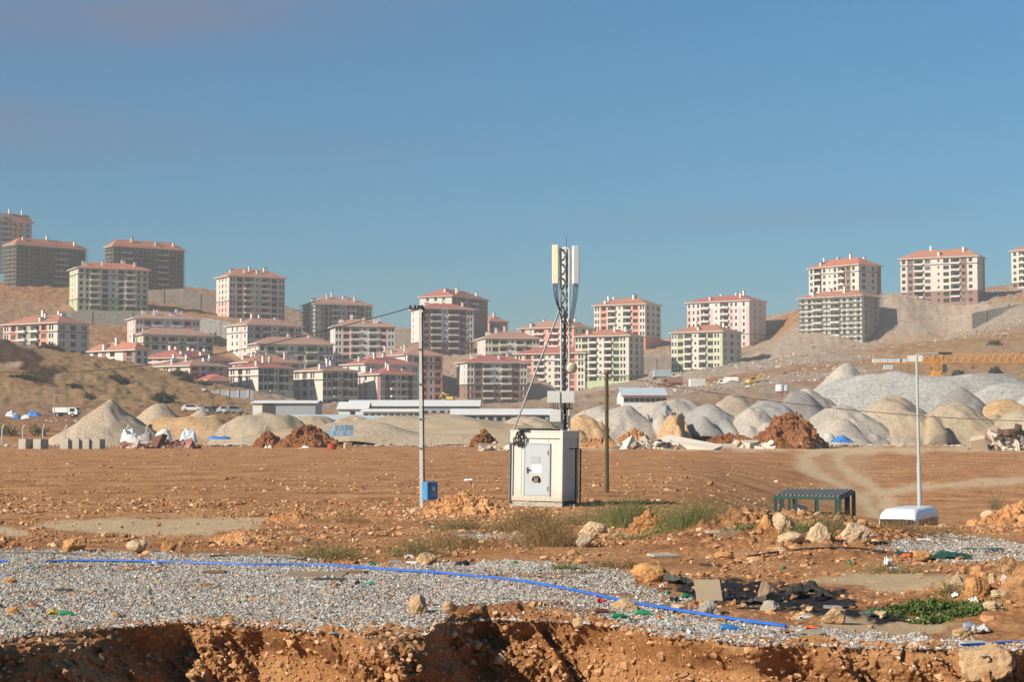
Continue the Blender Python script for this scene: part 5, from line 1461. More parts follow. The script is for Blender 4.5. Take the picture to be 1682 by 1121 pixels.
# ------------------------------------------------------------------ equipment cabin
CAB_D = 60.0
def cabin():
    C = at(923, 834, CAB_D)
    th = R(-19.2)
    r = empty('equipment_cabin', C, th, 'cream metal equipment cabin with grey blue door, at the foot of the antenna mast', 'cabin')
    r.rotation_euler = (0, R(.9), th)
    W, DP, HH, sk = 1.90, 1.92, 2.58, .17
    def splashed(name, col, mud, var):
        m, nt, b = nt_new(name)
        tcn = nt.nodes.new('ShaderNodeTexCoord'); sp = nt.nodes.new('ShaderNodeSeparateXYZ'); nt.links.new(tcn.outputs['Object'], sp.inputs[0])
        n1 = N(nt, 'ShaderNodeTexNoise', Scale=9.0, Detail=8.0, Roughness=0.75); nt.links.new(tcn.outputs['Object'], n1.inputs['Vector'])
        mr = N(nt, 'ShaderNodeMapRange'); mr.inputs['From Min'].default_value = 1.0; mr.inputs['From Max'].default_value = .05
        nt.links.new(sp.outputs[2], mr.inputs[0])
        mu = N(nt, 'ShaderNodeMath', operation='MULTIPLY'); nt.links.new(mr.outputs[0], mu.inputs[0]); nt.links.new(n1.outputs[0], mu.inputs[1])
        f = ramp(nt, mu.outputs[0], [(.20, (0, 0, 0)), (.55, (.85, .85, .85))])
        mp2 = N(nt, 'ShaderNodeMapping'); mp2.inputs['Scale'].default_value = (14, 14, .8); nt.links.new(tcn.outputs['Object'], mp2.inputs[0])
        n2 = N(nt, 'ShaderNodeTexNoise', Scale=1.0, Detail=5.0, Roughness=0.6); nt.links.new(mp2.outputs[0], n2.inputs['Vector'])
        base = ramp(nt, n2.outputs[0], [(.38, tuple(c * (1 - var) for c in col)), (.6, col)])
        nt.links.new(mixc(nt, f, base, mud), b.inputs['Base Color'])
        b.inputs['Roughness'].default_value = .6
        return m
    CR = splashed('cabin_cream', (.66, .63, .56), (.44, .31, .20), .12); CR2 = splashed('cabin_frame', (.66, .635, .57), (.44, .31, .20), .10)
    # local: x from the near right corner to the left is negative, y goes back
    m = MB(); m.box((-W / 2, DP / 2, sk + (HH - sk) / 2), (W - .10, DP - .10, HH - sk - .04)); m.build('body', CR, r)
    m = MB()
    for x in (-W + .05, -.05):
        for y in (.05, DP - .05): m.box((x, y, sk + (HH - sk) / 2), (.10, .10, HH - sk - .33))
    for z, hh in ((sk + .09, .16), (HH - .13, .22)):
        m.box((-W / 2, .05, z), (W, .104, hh)); m.box((-W / 2, DP - .05, z), (W, .104, hh))
        m.box((-.05, DP / 2, z), (.104, DP - .21, hh)); m.box((-W + .05, DP / 2, z), (.104, DP - .21, hh))
    m.build('frame', CR2, r, bevel=.008)
    m = MB(); m.box((-W / 2, DP / 2, HH + .0), (W + .03, DP + .03, .05)); m.build('roof', CR2, r, bevel=.01)
    m = MB()
    for y in (.12, DP - .12): m.box((-W / 2, y, .07), (W - .02, .16, .16))
    m.build('skid', mat('skid_grey', (.42, .40, .36), .8, .1, 3, dirt=(.3, .22, .15)), r)
    # panel joints on front
    m = MB()
    for x in (-1.50, -.52): m.box((x, .045, 1.35), (.012, .012, 2.0))
    m.build('panel_joint', mat('joint_beige', (.42, .39, .33), .8), r)
    DR = mat('door_grey_blue', (.46, .49, .53), .5, .05, 2); DF = mat('door_frame', (.39, .41, .44), .5)
    dx0, dx1, dz0, dz1 = -1.36, -.50, .38, 2.12
    m = MB(); fw = .05
    m.box(((dx0 + dx1) / 2, .03, dz1 + fw / 2), (dx1 - dx0 + 2 * fw, .05, fw)); m.box(((dx0 + dx1) / 2, .03, dz0 - fw / 2), (dx1 - dx0 + 2 * fw, .05, fw))
    for x in (dx0 - fw / 2, dx1 + fw / 2): m.box((x, .03, (dz0 + dz1) / 2), (fw, .05, dz1 - dz0))
    m.build('door_frame', DF, r)
    m = MB(); m.box(((dx0 + dx1) / 2, .035, (dz0 + dz1) / 2), (dx1 - dx0 - .01, .045, dz1 - dz0 - .01)); d = m.build('door', DR, r)
    m = MB(); m.box((dx0 + .10, -.005, 1.23), (.05, .02, .20)); m.bar((dx0 + .08, -.035, 1.25), (dx0 + .22, -.035, 1.25), .025); m.build('handle', mat('handle_steel', (.10, .10, .10), .4, metal=.5), d)
    for z in (.62, 1.85):
        m = MB(); m.box((dx1 - .03, .0, z), (.035, .03, .14)); m.build('hinge', mat('hinge_steel', (.22, .22, .23), .5), d)
    m = MB(); m.box((-.93, .0085, 1.28), (.36, .006, .28)); m.build('notice', mat('notice_paper', (.80, .79, .75), .8, .03, 5), d)
    m = MB(); m.box((-.97, .0085, 1.60), (.34, .005, .22)); m.build('faded_notice', mat('notice_faded', (.40, .42, .44), .8, .12, 9), d)
    # torn hole in the door: flat black face for the shade inside, bright bent bars
    m = MB(); n = 16
    rg = random.Random(3)
    ring = [(-.93 + math.cos(6.283 * i / n) * (.165 + rg.uniform(-.03, .03)), .006, .92 + math.sin(6.283 * i / n) * (.125 + rg.uniform(-.03, .03))) for i in range(n)]
    m.face(ring); h = m.build('torn_hole', mat('hole_shade', (.012, .012, .013), .9), d)
    m = MB()
    for x in (-1.0, -.95, -.90): m.bar((x, .001, .83), (x + .01, .001, .98), .018)
    m.build('bar', mat('bar_light', (.5, .5, .48), .6), h)
    m = MB()
    ring2 = [(p[0] * 1.0 + (p[0] + .93) * .28, .0105, p[2] + (p[2] - .92) * .32 + .015) for p in ring]
    m.face(ring2); m.build('torn_edge', mat('torn_foam', (.55, .47, .34), .9, .2, 20), h)
    # conduit, post and cables at the left corner
    m = MB(); m.bar((-W - .0, -.03, .12), (-W + .0, -.03, 2.15), .05); m.bar((-W, -.03, 2.15), (-W + .12, -.03, 2.15), .05); m.build('conduit', mat('conduit_grey', (.17, .17, .17), .6), r)
    BK = mat('cable_black', (.022, .022, .024), .6)
    m = MB()
    for k in range(6):
        rg2 = random.Random(k)
        cx = -1.52 + rg2.uniform(-.04, .04); cz = 2.42; a = .07 + rg2.uniform(0, .11); b = .20 + rg2.uniform(-.06, .09)
        pts = [(cx + math.sin(t / 14 * 6.283) * a * (1 if k % 2 else .7), -.03 - .012 * k, cz - .10 + math.cos(t / 14 * 6.283) * b) for t in range(15)]
        m.tube(pts, .014, 6)
    m.tube([(-1.45, -.04, 2.52), (-1.42, .0, 2.63), (-1.2, .3, 2.63), (-.7, 1.2, 2.63), (-.35, 1.5, 2.63)], .03, 6)
    m.tube([(-1.5, -.04, 2.5), (-1.5, .0, 2.64), (-1.25, .3, 2.64), (-.75, 1.25, 2.64)], .03, 6)
    m.box((-1.58, -.06, 2.16), (.30, .06, .10)); m.box((-1.42, -.03, 2.64), (.34, .2, .06))
    m.build('cable_coil', BK, r)
    # bent dark guard rail at the right side
    m = MB(); m.tube([(.02, .75, 1.98), (.24, .75, 1.98), (.25, .75, .0)], .03, 8); m.tube([(.02, 1.3, 1.98), (.24, 1.3, 1.98), (.25, 1.3, .0)], .03, 8); m.build('side_rail', mat('rail_dark', (.035, .03, .03), .6), r)
    m = MB(); m.tube([(.002, .55, .98), (.002, .7, 1.02), (.002, .95, .98), (.002, 1.05, .90)], .008, 5); m.build('scratch_mark', mat('scratch', (.22, .19, .17), .9), r)
    q = MB(); q.box((.30, .30, .02), (.28, .3, .16)); tag(q.build('concrete_footing', CONC, None, bevel=.015, loc=C + Vector((0.02, .1, -.02))), 'pale concrete footing block at the right foot of the cabin', 'footing')
cabin()

# ------------------------------------------------------------------ antenna mast
def mast():
    D = 61.0
    K = lambda px, py, dy=0: at(px, py, D) + Vector((0, dy, 0))
    base = K(928, 712)
    r = empty('antenna_mast', base, 0, 'grey lattice antenna mast with cream and white panel antennas, standing on the cabin', 'antenna mast')
    ST_ = mat('galvanised_steel', (.46, .47, .475), .5, .1, 4, metal=.1); DKS = mat('dark_steel', (.11, .11, .115), .55, .1, 4)
    Lc = lambda px, py, dy=0: K(px, py, dy) - base
    bot = {'a': (922.5, 712, 0), 'b': (926.8, 712, .30), 'c': (935.0, 712, .02)}
    top = {'a': (920.6, 408, 0), 'b': (930.5, 406, .30), 'c': (935.2, 408, .02)}
    P = lambda k, f: Lc(*bot[k]).lerp(Lc(*top[k]), f)
    for k, w in (('a', .075), ('b', .065), ('c', .08)):
        m = MB(); m.tube([P(k, 0), P(k, .5), P(k, 1)], w / 2, 8); m.build('leg', ST_, r)
    m = MB(); n = 13
    for i in range(n):
        f0, f1, f2 = i / n, (i + .5) / n, (i + 1) / n
        for a, b in (('a', 'b'), ('b', 'c'), ('a', 'c')):
            m.bar(P(a, f0), P(b, f1), .026); m.bar(P(b, f1), P(a, f2), .026)
    m.build('bracing', DKS, r)
    br = [(P('a', .995), P('c', .995)), (P('a', .10), P('c', .10))]
    for f in (.97, .83): br += [(Lc(911, 403 + (1 - f) * 300), P('a', f)), (Lc(946, 403 + (1 - f) * 300), P('c', f))]
    for a, b in br:
        m = MB(); m.bar(a, b, .04); m.build('bracket', ST_, r)
    m = MB(); m.tube([P('b', .95), Lc(931, 385, .3)], [.018, .008], 6); m.build('lightning_rod', DKS, r)
    def panel(px0, px1, y0, y1, yaw, mt, mb, lab, dy=0):
        a, b = Lc(px0, y0, dy), Lc(px1, y1, dy)
        w = abs(b.x - a.x); h = abs(a.z - b.z); c = (a + b) / 2
        q = MB(); q.box((0, 0, 0), (w / math.cos(yaw) if abs(yaw) < 1 else w, .14, h)); o = q.build('antenna_panel', mt, r, bevel=.03, loc=c, rot=(0, 0, yaw))
        if lab: o['label'] = lab
        q = MB(); q.box((0, .10, 0), (w * .5, .06, h * .9)); q.build('mounting_rail', mb, o)
        q = MB()
        for i in range(3): q.tube([(-w * .3 + i * w * .3, 0, -h / 2), (-w * .3 + i * w * .3, 0, -h / 2 - .10)], .022, 6)
        q.build('connector', DKS, o)
        return c, h
    pc = mat('panel_cream', (.66, .59, .43), .5, .03, 2); pw = mat('panel_white', (.74, .73, .70), .45, .03, 2)
    c1, h1 = panel(907.0, 917.6, 403, 467, R(-14), pc, ST_, 'yellowed cream antenna panel', -.12)
    c2, h2 = panel(940.2, 950.8, 404.5, 467.5, R(16), pw, ST_, 'white antenna panel on the right', -.12)
    c3, h3 = panel(924.5, 934.8, 404, 466, R(165), pw, ST_, 'white antenna panel at the back', .48)
    m = MB()
    def loop(p, q, sag, k):
        p, q = Vector(p), Vector(q)
        pts = []
        for i in range(9):
            t = i / 8
            c1_ = p + Vector((0, 0, -.42)); c2_ = q.lerp(p, .35) + Vector((0, 0, -.30))
            v = p * (1 - t) ** 3 + c1_ * 3 * t * (1 - t) ** 2 + c2_ * 3 * t * t * (1 - t) + q * t ** 3; v.y -= .03 * k
            pts.append(v)
        m.tube(pts, .013, 5)
    for k in range(4):
        loop(c1 + Vector((-.07 + .045 * k, 0, -h1 / 2 - .08)), P('a', .655 - .02 * k) + Vector((.03, -.05, 0)), .30 - .03 * k, k)
        loop(c2 + Vector((-.07 + .045 * k, 0, -h2 / 2 - .08)), P('c', .60 - .025 * k) + Vector((-.03, -.05, 0)), .25 - .03 * k, k)
    for k in range(4):
        m.tube([P('b', .66) + Vector((-.06 + .03 * k, -.1, 0)), P('b', .4) + Vector((-.05 + .022 * k, -.12, 0)), P('b', .2) + Vector((-.02 + .02 * k, -.12, 0)), P('b', .02) + Vector((.02 + .02 * k, -.12, 0))], .013, 5)
    m.build('feeder_cable', mat('cable_black', (.022, .022, .024)), r)
    # radio boxes near the foot
    bw = mat('radio_box_white', (.60, .61, .60), .5, .06, 3, dirt=(.48, .46, .42)); fin = mat('radio_box_fins', (.12, .12, .12), .6)
    for x0, x1, y0, y1, dy in ((899.2, 919.6, 643, 662.5, -.15), (922.5, 943.2, 643, 662.5, -.18), (903, 921, 674, 693.5, -.15)):
        a, b = Lc(x0, y0, dy), Lc(x1, y1, dy); c = (a + b) / 2
        q = MB(); q.box((0, 0, 0), (b.x - a.x, .16, a.z - b.z)); o = q.build('radio_box', bw, r, bevel=.015, loc=c)
        q = MB()
        for i in range(7): q.box((-.17 + i * .057, .12, 0), (.02, .1, (a.z - b.z) * .95))
        q.build('cooling_fin', fin, o)
        q = MB()
        for i in range(4): q.tube([(-.12 + i * .08, 0, -(a.z - b.z) / 2), (-.10 + i * .08, .02, -(a.z - b.z) / 2 - .14), (.02 + .05 * i, .1, -(a.z - b.z) / 2 - .22)], .014, 5)
        q.build('cable_tail', mat('cable_black', (.022, .022, .024)), o)
    # dish
    c = Lc(939, 605, -.25)
    q = MB(); M = Matrix.Rotation(R(-62), 3, 'Z') @ Matrix.Rotation(R(90), 3, 'Y')
    M = Matrix.Rotation(R(24), 3, 'Z') @ Matrix.Rotation(R(90), 3, 'X')
    q.lathe([(0, .085), (.10, .08), (.17, .055), (.195, .02), (.195, -.02)], 24, 0, M); o = q.build('dish', pc, r, smooth=True, loc=c)
    q = MB(); q.lathe([(.20, -.02), (.20, -.16), (.12, -.2), (0, -.2)], 20, 0, M); q.build('dish_housing', DKS, o)
    q = MB(); q.bar((0, .1, 0), (-.10, .24, 0), .05); q.build('dish_arm', DKS, o)
    # stay tube down to the cabin corner
    q = MB(); q.tube([P('a', .685), Lc(843, 709, -.25)], .036, 8)
    q.build('stay_tube', mat('stay_steel', (.24, .24, .245), .5, .15, 4, metal=.2), r)
    return base
mast()

# ------------------------------------------------------------------ poles
def utility_pole():
    D = 60.2
    b = at(692.3, 838, D); b.z = min(b.z, gz(b.x, D))
    r = empty('utility_pole', b, 0, 'pale square concrete pole with cable brackets on top, carrying the blue cabinet', 'utility pole')
    t = at(690.2, 503, D) - b
    pm = mat('pole_concrete', (.58, .57, .54), .8, .06, 2, dirt=(.45, .42, .38))
    m = MB(); w = .118
    for k, (sx, sy) in enumerate(((-1, -1), (1, -1), (1, 1), (-1, 1))): pass
    q = [(-w / 2, -w / 2), (w / 2, -w / 2), (w / 2, w / 2), (-w / 2, w / 2)]
    f = .75
    lo = [(x, y, -.5) for x, y in q]; hi = [(x * f + t.x, y * f + t.y, t.z) for x, y in q]
    for i in range(4): m.face([lo[i], lo[(i + 1) % 4], hi[(i + 1) % 4], hi[i]])
    m.face(hi)
    o = m.build('shaft', pm, r, rot=(0, 0, 0))
    m = MB(); m.tube([(.092, .02, .95), (.086 + t.x * .5, .02, t.z * .5), (.072 + t.x, .02, t.z * .97)], .022, 8); m.build('riser_pipe', mat('riser_brown', (.10, .085, .07), .6, .2, 3), r)
    for z in (2.1, 3.1, 4.3, 5.5):
        m = MB(); m.box((.05 + t.x * z / 7, 0, z), (.22, .18, .04)); m.build('clamp', mat('clamp_steel', (.12, .12, .12), .5), r)
    m = MB(); m.box((t.x - .10, 0, t.z - .10), (.52, .06, .06)); m.box((t.x, 0, t.z - .02), (.2, .2, .08)); m.bar((t.x + .1, 0, t.z - .05), (t.x + .15, 0, t.z - .5), .05)
    for x in (-.34, -.18, .08): m.lathe([(0, 0), (.035, 0), (.045, .05), (.03, .10), (0, .11)], 8, 0, None, (t.x + x, 0, t.z - .07))
    m.build('bracket', mat('bracket_dark', (.05, .045, .04), .6), r)
    # blue meter cabinet beside it
    D2 = 59.9
    c = at(706, 807, D2)
    bx = empty('meter_cabinet', c, R(33), 'blue metal meter cabinet hanging on the concrete pole', 'meter cabinet')
    bm_ = mat('cabinet_blue', (.06, .24, .50), .45, .12, 4, dirt=(.10, .26, .42))
    m = MB(); m.box((0, 0, 0), (.42, .34, .62)); m.build('body', bm_, bx, bevel=.01)
    m = MB(); m.box((0, -.18, 0), (.40, .02, .59)); d = m.build('door', bm_, bx)
    m = MB(); m.box((.05, -.195, .07), (.09, .008, .13)); m.build('sticker', mat('sticker_pale', (.62, .58, .52), .7, .1, 10), d)
    m = MB(); m.box((.05, -.195, -.12), (.17, .008, .11)); m.build('rating_plate', mat('plate_grey', (.25, .28, .36), .6, .1, 10), d)
    m = MB(); m.box((-.13, -.2, .2), (.1, .01, .16)); m.build('rust_patch', mat('rust_brown', (.14, .10, .07), .9, .3, 12), d)
    m = MB(); m.box((-.17, -.2, 0), (.02, .03, .09)); m.build('handle', mat('handle_steel', (.10, .10, .10)), d)
    return b + t
POLE_TOP = utility_pole()
def rusty_post():
    g = at(997, 806, 74); z0 = gz(g.x, g.y)
    b = Vector((g.x, g.y, z0 - .3)); t = at(996.5, 610, 74) - b
    m = MB(); m.tube([(0, 0, 0), (t.x * .5, 0, t.z * .5), (t.x, 0, t.z)], [.085, .08, .075], 12)
    m2 = mat('rusty_pipe', (.075, .06, .03), .75, .35, 2.5, dirt=(.20, .11, .045))
    r = empty('steel_post', b, 0, 'dark rusty pipe post standing in the weeds right of the cabin', 'post')
    m.build('pipe', m2, r)
    q = MB(); q.lathe([(0.0, .02), (.08, .02), (.085, 0), (.085, -.04)], 12, 0, None, t); q.build('cap', mat('cap_yellow', (.25, .19, .06), .7, .2, 5), r)
rusty_post()
def street_lamp():
    D = 79
    b = at(1511.5, 845, D); b.z = gz(b.x, b.y)
    r = empty('street_lamp', b, 0, 'tall grey street lamp with long arm, rising behind the white van', 'street lamp')
    t = at(1505.5, 583, D) - b
    gm = mat('lamp_galvanised', (.47, .49, .48), .45, .05, 2, metal=.3)
    m = MB(); m.tube([(0, 0, -.2), (t.x * .45, 0, t.z * .45), (t.x * .452, 0, t.z * .452), (t.x, 0, t.z)], [.12, .095, .075, .055], 12); m.build('pole', gm, r)
    e = at(1541, 581, D) - b
    m = MB(); m.tube([t - Vector((0, 0, .12)), t + Vector((.02, 0, -.02)), t + Vector((.1, 0, .03)), e], .04, 8); m.build('arm', gm, r)
    a2 = at(1563, 580, D) - b
    c = (e + a2) / 2
    m = MB(); m.box((0, 0, 0), ((a2 - e).length, .3, .09)); lh = m.build('lamp_head', mat('lamp_head_dark', (.06, .06, .06), .5), r, bevel=.03, loc=c)
    m = MB(); m.box((.05, 0, -.055), (.3, .2, .02)); m.build('lens', mat('lamp_lens', (.4, .4, .38), .2), lh)
    m = MB(); m.box((0, -.11, 1.0), (.12, .03, .4)); m.build('hatch', mat('hatch_grey', (.38, .40, .39), .5), r)
street_lamp()
def thin_pole():
    C = at(89, 705, 322)
    r = empty('thin_lamp_pole', C, 0, 'thin grey pole beside the road at the far left', 'pole')
    m = MB(); m.tube([(0, 0, -1), (0, 0, 6.2)], .07, 6); m.build('shaft', mat('lamp_galvanised', (.4, .4, .4)), r)
    m = MB(); m.bar((0, 0, 6.1), (.8, 0, 6.25), .08); m.build('arm', mat('lamp_galvanised', (.4, .4, .4)), r)
thin_pole()
# overhead cables
def cable(label, pts, r_, m, name='overhead_cable'):
    q = MB(); q.tube(pts, r_, 5); tag(q.build(name, m), label, 'cable')
def sag(a, b, s, n=24): return [a.lerp(b, i / n) - Vector((0, 0, s * 4 * (i / n) * (1 - i / n))) for i in range(n + 1)]
BKC = mat('cable_black', (.022, .022, .024))
cable('black overhead cable falling from the concrete pole to the left', sag(POLE_TOP + Vector((-.3, 0, -.05)), at(-200, 575, 120), 1.9, 40), .017, BKC)
cable('thin reddish cable sagging from the mast to the right edge across the gravel heaps', sag(at(937, 604, 61.2), at(1800, 694, 64), .48, 30), .012, mat('cable_reddish', (.14, .065, .045), .7))

# ------------------------------------------------------------------ van and steel frame in the hollow
def van():
    D = 75
    c = at(1473, 860, D)
    z0 = gz(c.x, D)
    top = at(1490, 837, D).z
    Hh = top - z0
    r = empty('white_van', (c.x, D, z0), R(-27), 'white van with rounded roof, half hidden behind the earth bank by the street lamp', 'van')
    W, L = 1.72, 4.3
    # cross sections along the length (y back), each a rounded arch
    secs = [(-.02, .62, .50, .93), (.10, .60, .72, .96), (.32, .52, .92, .98), (.75, .40, 1.0, 1.0), (2.2, .38, 1.0, 1.0), (L - .5, .42, 1.0, .985), (L - .05, .55, .93, .95)]
    n = 26
    V = []
    for y, zb, hk, wk in secs:
        for i in range(n):
            t = i / (n - 1)
            a = math.pi * (1 - t)
            x = math.copysign(abs(math.cos(a)) ** .26, math.cos(a)) * W / 2 * wk
            z = zb + (Hh * (.80 + .20 * hk) * (1.0 if hk >= 1 else .55 + .45 * hk) - zb) * (abs(math.sin(a)) ** .30)
            V.append((x, y, z))
    Fc = []
    for k in range(len(secs) - 1):
        for i in range(n - 1): Fc.append((k * n + i, k * n + i + 1, (k + 1) * n + i + 1, (k + 1) * n + i))
    me = bpy.data.meshes.new('body')
    m = MB(); m.v = V; m.f = Fc; m.m = [0] * len(Fc)
    m.f.append(tuple(range(n))[::-1]); m.m.append(0); m.f.append(tuple((len(secs) - 1) * n + i for i in range(n))); m.m.append(0)
    pw = mat('van_paint', (.74, .745, .75), .25, .02, 1, spec=.5)
    b = m.build('body', pw, r, smooth=False)
    b.data.polygons.foreach_set('use_smooth', [True] * (len(b.data.polygons) - 2) + [False] * 2)
    gl = mat('van_glass', (.02, .022, .025), .08, .1, 1, spec=.6)
    q = MB(); q.box((0, -.02, Hh * .66), (W * .84, .07, .56)); q.build('rear_window', gl, r, bevel=.02)
    for s in (-1, 1):
        for y, w in ((1.0, .9), (2.1, 1.0), (3.2, .9)):
            q = MB(); q.box((s * (W / 2 - .012), y, Hh * .66), (.05, w, .52)); q.build('side_window', gl, r, bevel=.02)
        q = MB(); q.box((s * W * .40, .02, .95), (.14, .06, .34)); q.build('tail_light', mat('tail_red', (.35, .02, .015), .3), r)
        for y in (.85, 3.5):
            t = MB(); M = Matrix.Rotation(R(90), 3, 'Y')
            t.lathe([(0, -.1), (.2, -.1), (.31, -.08), (.31, .08), (.2, .1), (0, .1)], 16, 0, M); w = t.build('wheel', mat('tyre_rubber', (.025, .025, .027)), r, loc=(s * (W / 2 - .1), y, .31))
    q = MB(); q.box((0, -.06, .50), (W * .96, .12, .18)); q.build('bumper', mat('bumper_grey', (.10, .10, .11), .7), r, bevel=.02)
van()
def steel_frame():
    D = 61.5
    def K(px, py, d): return at(px, py, d)
    fl, fr_ = K(1273.5, 817.5, D), K(1379, 820, D - .6)
    brt, bl = K(1402, 808.8, D + 1.15), K(1290.5, 808.2, D + 1.7)
    zb = min(gz(fl.x, D), gz(brt.x, D), gz(fr_.x, D)) - .1
    o = Vector((fl.x, D, zb))
    r = empty('steel_shelter', o, 0, 'dark green steel shelter frame with slatted roof, behind the boulders', 'shelter')
    GR = mat('frame_green', (.035, .085, .075), .5, .15, 5, dirt=(.10, .07, .04)); DK = mat('frame_dark', (.05, .055, .055), .6, .15, 5)
    P = [p - o for p in (fl, fr_, brt, bl)]
    m = MB()
    for i in range(4): m.bar(P[i], P[(i + 1) % 4], .09, .11)
    m.build('roof_frame', GR, r)
    m = MB()
    for i in range(15):
        f = (i + .5) / 15
        a, b = P[0].lerp(P[1], f), P[3].lerp(P[2], f)
        m.bar(a + Vector((0, 0, .085)), b + Vector((0, 0, .085)), .085, .05)
    for f in (.2, .5, .8):
        m.bar(P[0].lerp(P[3], f) + Vector((0, 0, .04)), P[1].lerp(P[2], f) + Vector((0, 0, .04)), .05, .03)
    m.build('roof_slats', mat('slat_grey', (.17, .175, .18), .5, .2, 5), r)
    posts = [(0, 1, .0), (0, 1, .115), (0, 1, .22), (0, 1, .325), (0, 1, .655), (0, 1, .945), (0, 1, 1.0), (1, 2, .45), (1, 2, .62), (1, 2, 1.0), (0, 3, .5), (3, 2, .12), (3, 2, .45), (3, 2, .75), (3, 2, .9)]
    for i, j, f in posts:
        t = P[i].lerp(P[j], f)
        q = MB(); w = .12 if f in (0, 1) else .09
        q.box((0, 0, t.z / 2), (w, w, t.z)); q.build('post', GR if i == 0 and j == 1 else DK, r, loc=(t.x, t.y, 0))
    # bench rails and a mesh skirt inside
    for fz in (.62, .78):
        m = MB(); a, b = P[0].lerp(P[3], .6), P[1].lerp(P[2], .6)
        m.bar((a.x + .9, a.y, a.z * fz), (b.x, b.y, b.z * fz), .05, .06); m.build('rail', DK if fz > .7 else mat('rail_pale', (.38, .36, .33), .7), r)
    m = MB(); a, b = P[0].lerp(P[3], .75), P[1].lerp(P[2], .75)
    w = (b - a).length * .55
    m.box((b.x - w / 2 - .1, b.y, a.z * .70), (w, .04, .38)); m.build('back_panel', DK, r)
    m = MB(); a = P[0].lerp(P[3], .9)
    m.face([(a.x + .45, a.y, a.z * .62), (a.x + 1.15, a.y, a.z * .58), (a.x + .80, a.y + .05, a.z * .83), (a.x + .45, a.y + .05, a.z * .86)]); m.face([(a.x + 1.15, a.y, a.z * .58), (a.x + .45, a.y, a.z * .62), (a.x + .45, a.y + .3, a.z * .62), (a.x + 1.15, a.y + .3, a.z * .58)])
    m.face([(a.x + .45, a.y + .3, a.z * .62), (a.x + .45, a.y, a.z * .62), (a.x + .45, a.y + .05, a.z * .86)]); m.build('white_sheet', TARP_W, r)
steel_frame()

# ------------------------------------------------------------------ boulders and rocks one can point at
ROCKM = {}
def rock_mat(k):
    if k in ROCKM: return ROCKM[k]
    col, d = {'tan': ((.50, .33, .19), (.36, .20, .09)), 'orange': ((.50, .265, .11), (.34, .16, .06)), 'grey': ((.42, .35, .26), (.32, .20, .11)), 'pale': ((.54, .395, .255), (.42, .25, .125)), 'brown': ((.30, .21, .14), (.17, .11, .07)), 'conc': ((.36, .32, .26), (.26, .21, .15))}[k]
    m = mat('rock_' + k, col, .95, .22, 5.0, bump=.035, bscale=14, dirt=d, spec=.1)
    ROCKM[k] = m
    return m
def rock(label, px, pyb, w, h, kind, seed, group=None, name='rock', cat='rock', sub=4, facets=7, dep=.8, rotz=None, bed=.3):
    g = G(px, pyb)
    s = g.y / F
    rg = np.random.default_rng(seed)
    bm = bmesh.new(); bmesh.ops.create_icosphere(bm, subdivisions=sub, radius=1.0)
    V = np.array([v.co[:] for v in bm.verts]); Fc = np.array([[v.index for v in f.verts] for f in bm.faces]); bm.free()
    for i in range(facets):                       # broken faces
        n = rg.normal(0, 1, 3); n /= np.linalg.norm(n); d = rg.uniform(.50, .82)
        t = V @ n
        V = V - np.clip(t - d, 0, None)[:, None] * n * .92
    o = seed * 3.17
    r = 1 + .17 * fbm(V[:, 0] * 1.7 + o, V[:, 1] * 1.7, V[:, 2] * 1.7, 111, 3) + .13 * (.4 - np.abs(fbm(V[:, 0] * 4 + o, V[:, 1] * 5, V[:, 2] * 5, 113, 3)))
    V = V * r[:, None]
    ext = np.ptp(V, axis=0)
    V = (V - (V.max(0) + V.min(0)) / 2) / ext
    V = V * np.array([w * s, max(w, h) * s * dep, h * s * (1 + bed)])
    V[:, 2] += h * s * (.5 - bed * .5)
    me = np_mesh(name, V, Fc, rock_mat(kind), False)
    o_ = obj(name, me, None, (g.x, g.y + max(w, h) * s * dep * .3, g.z))
    return tag(o_, label, cat, group)
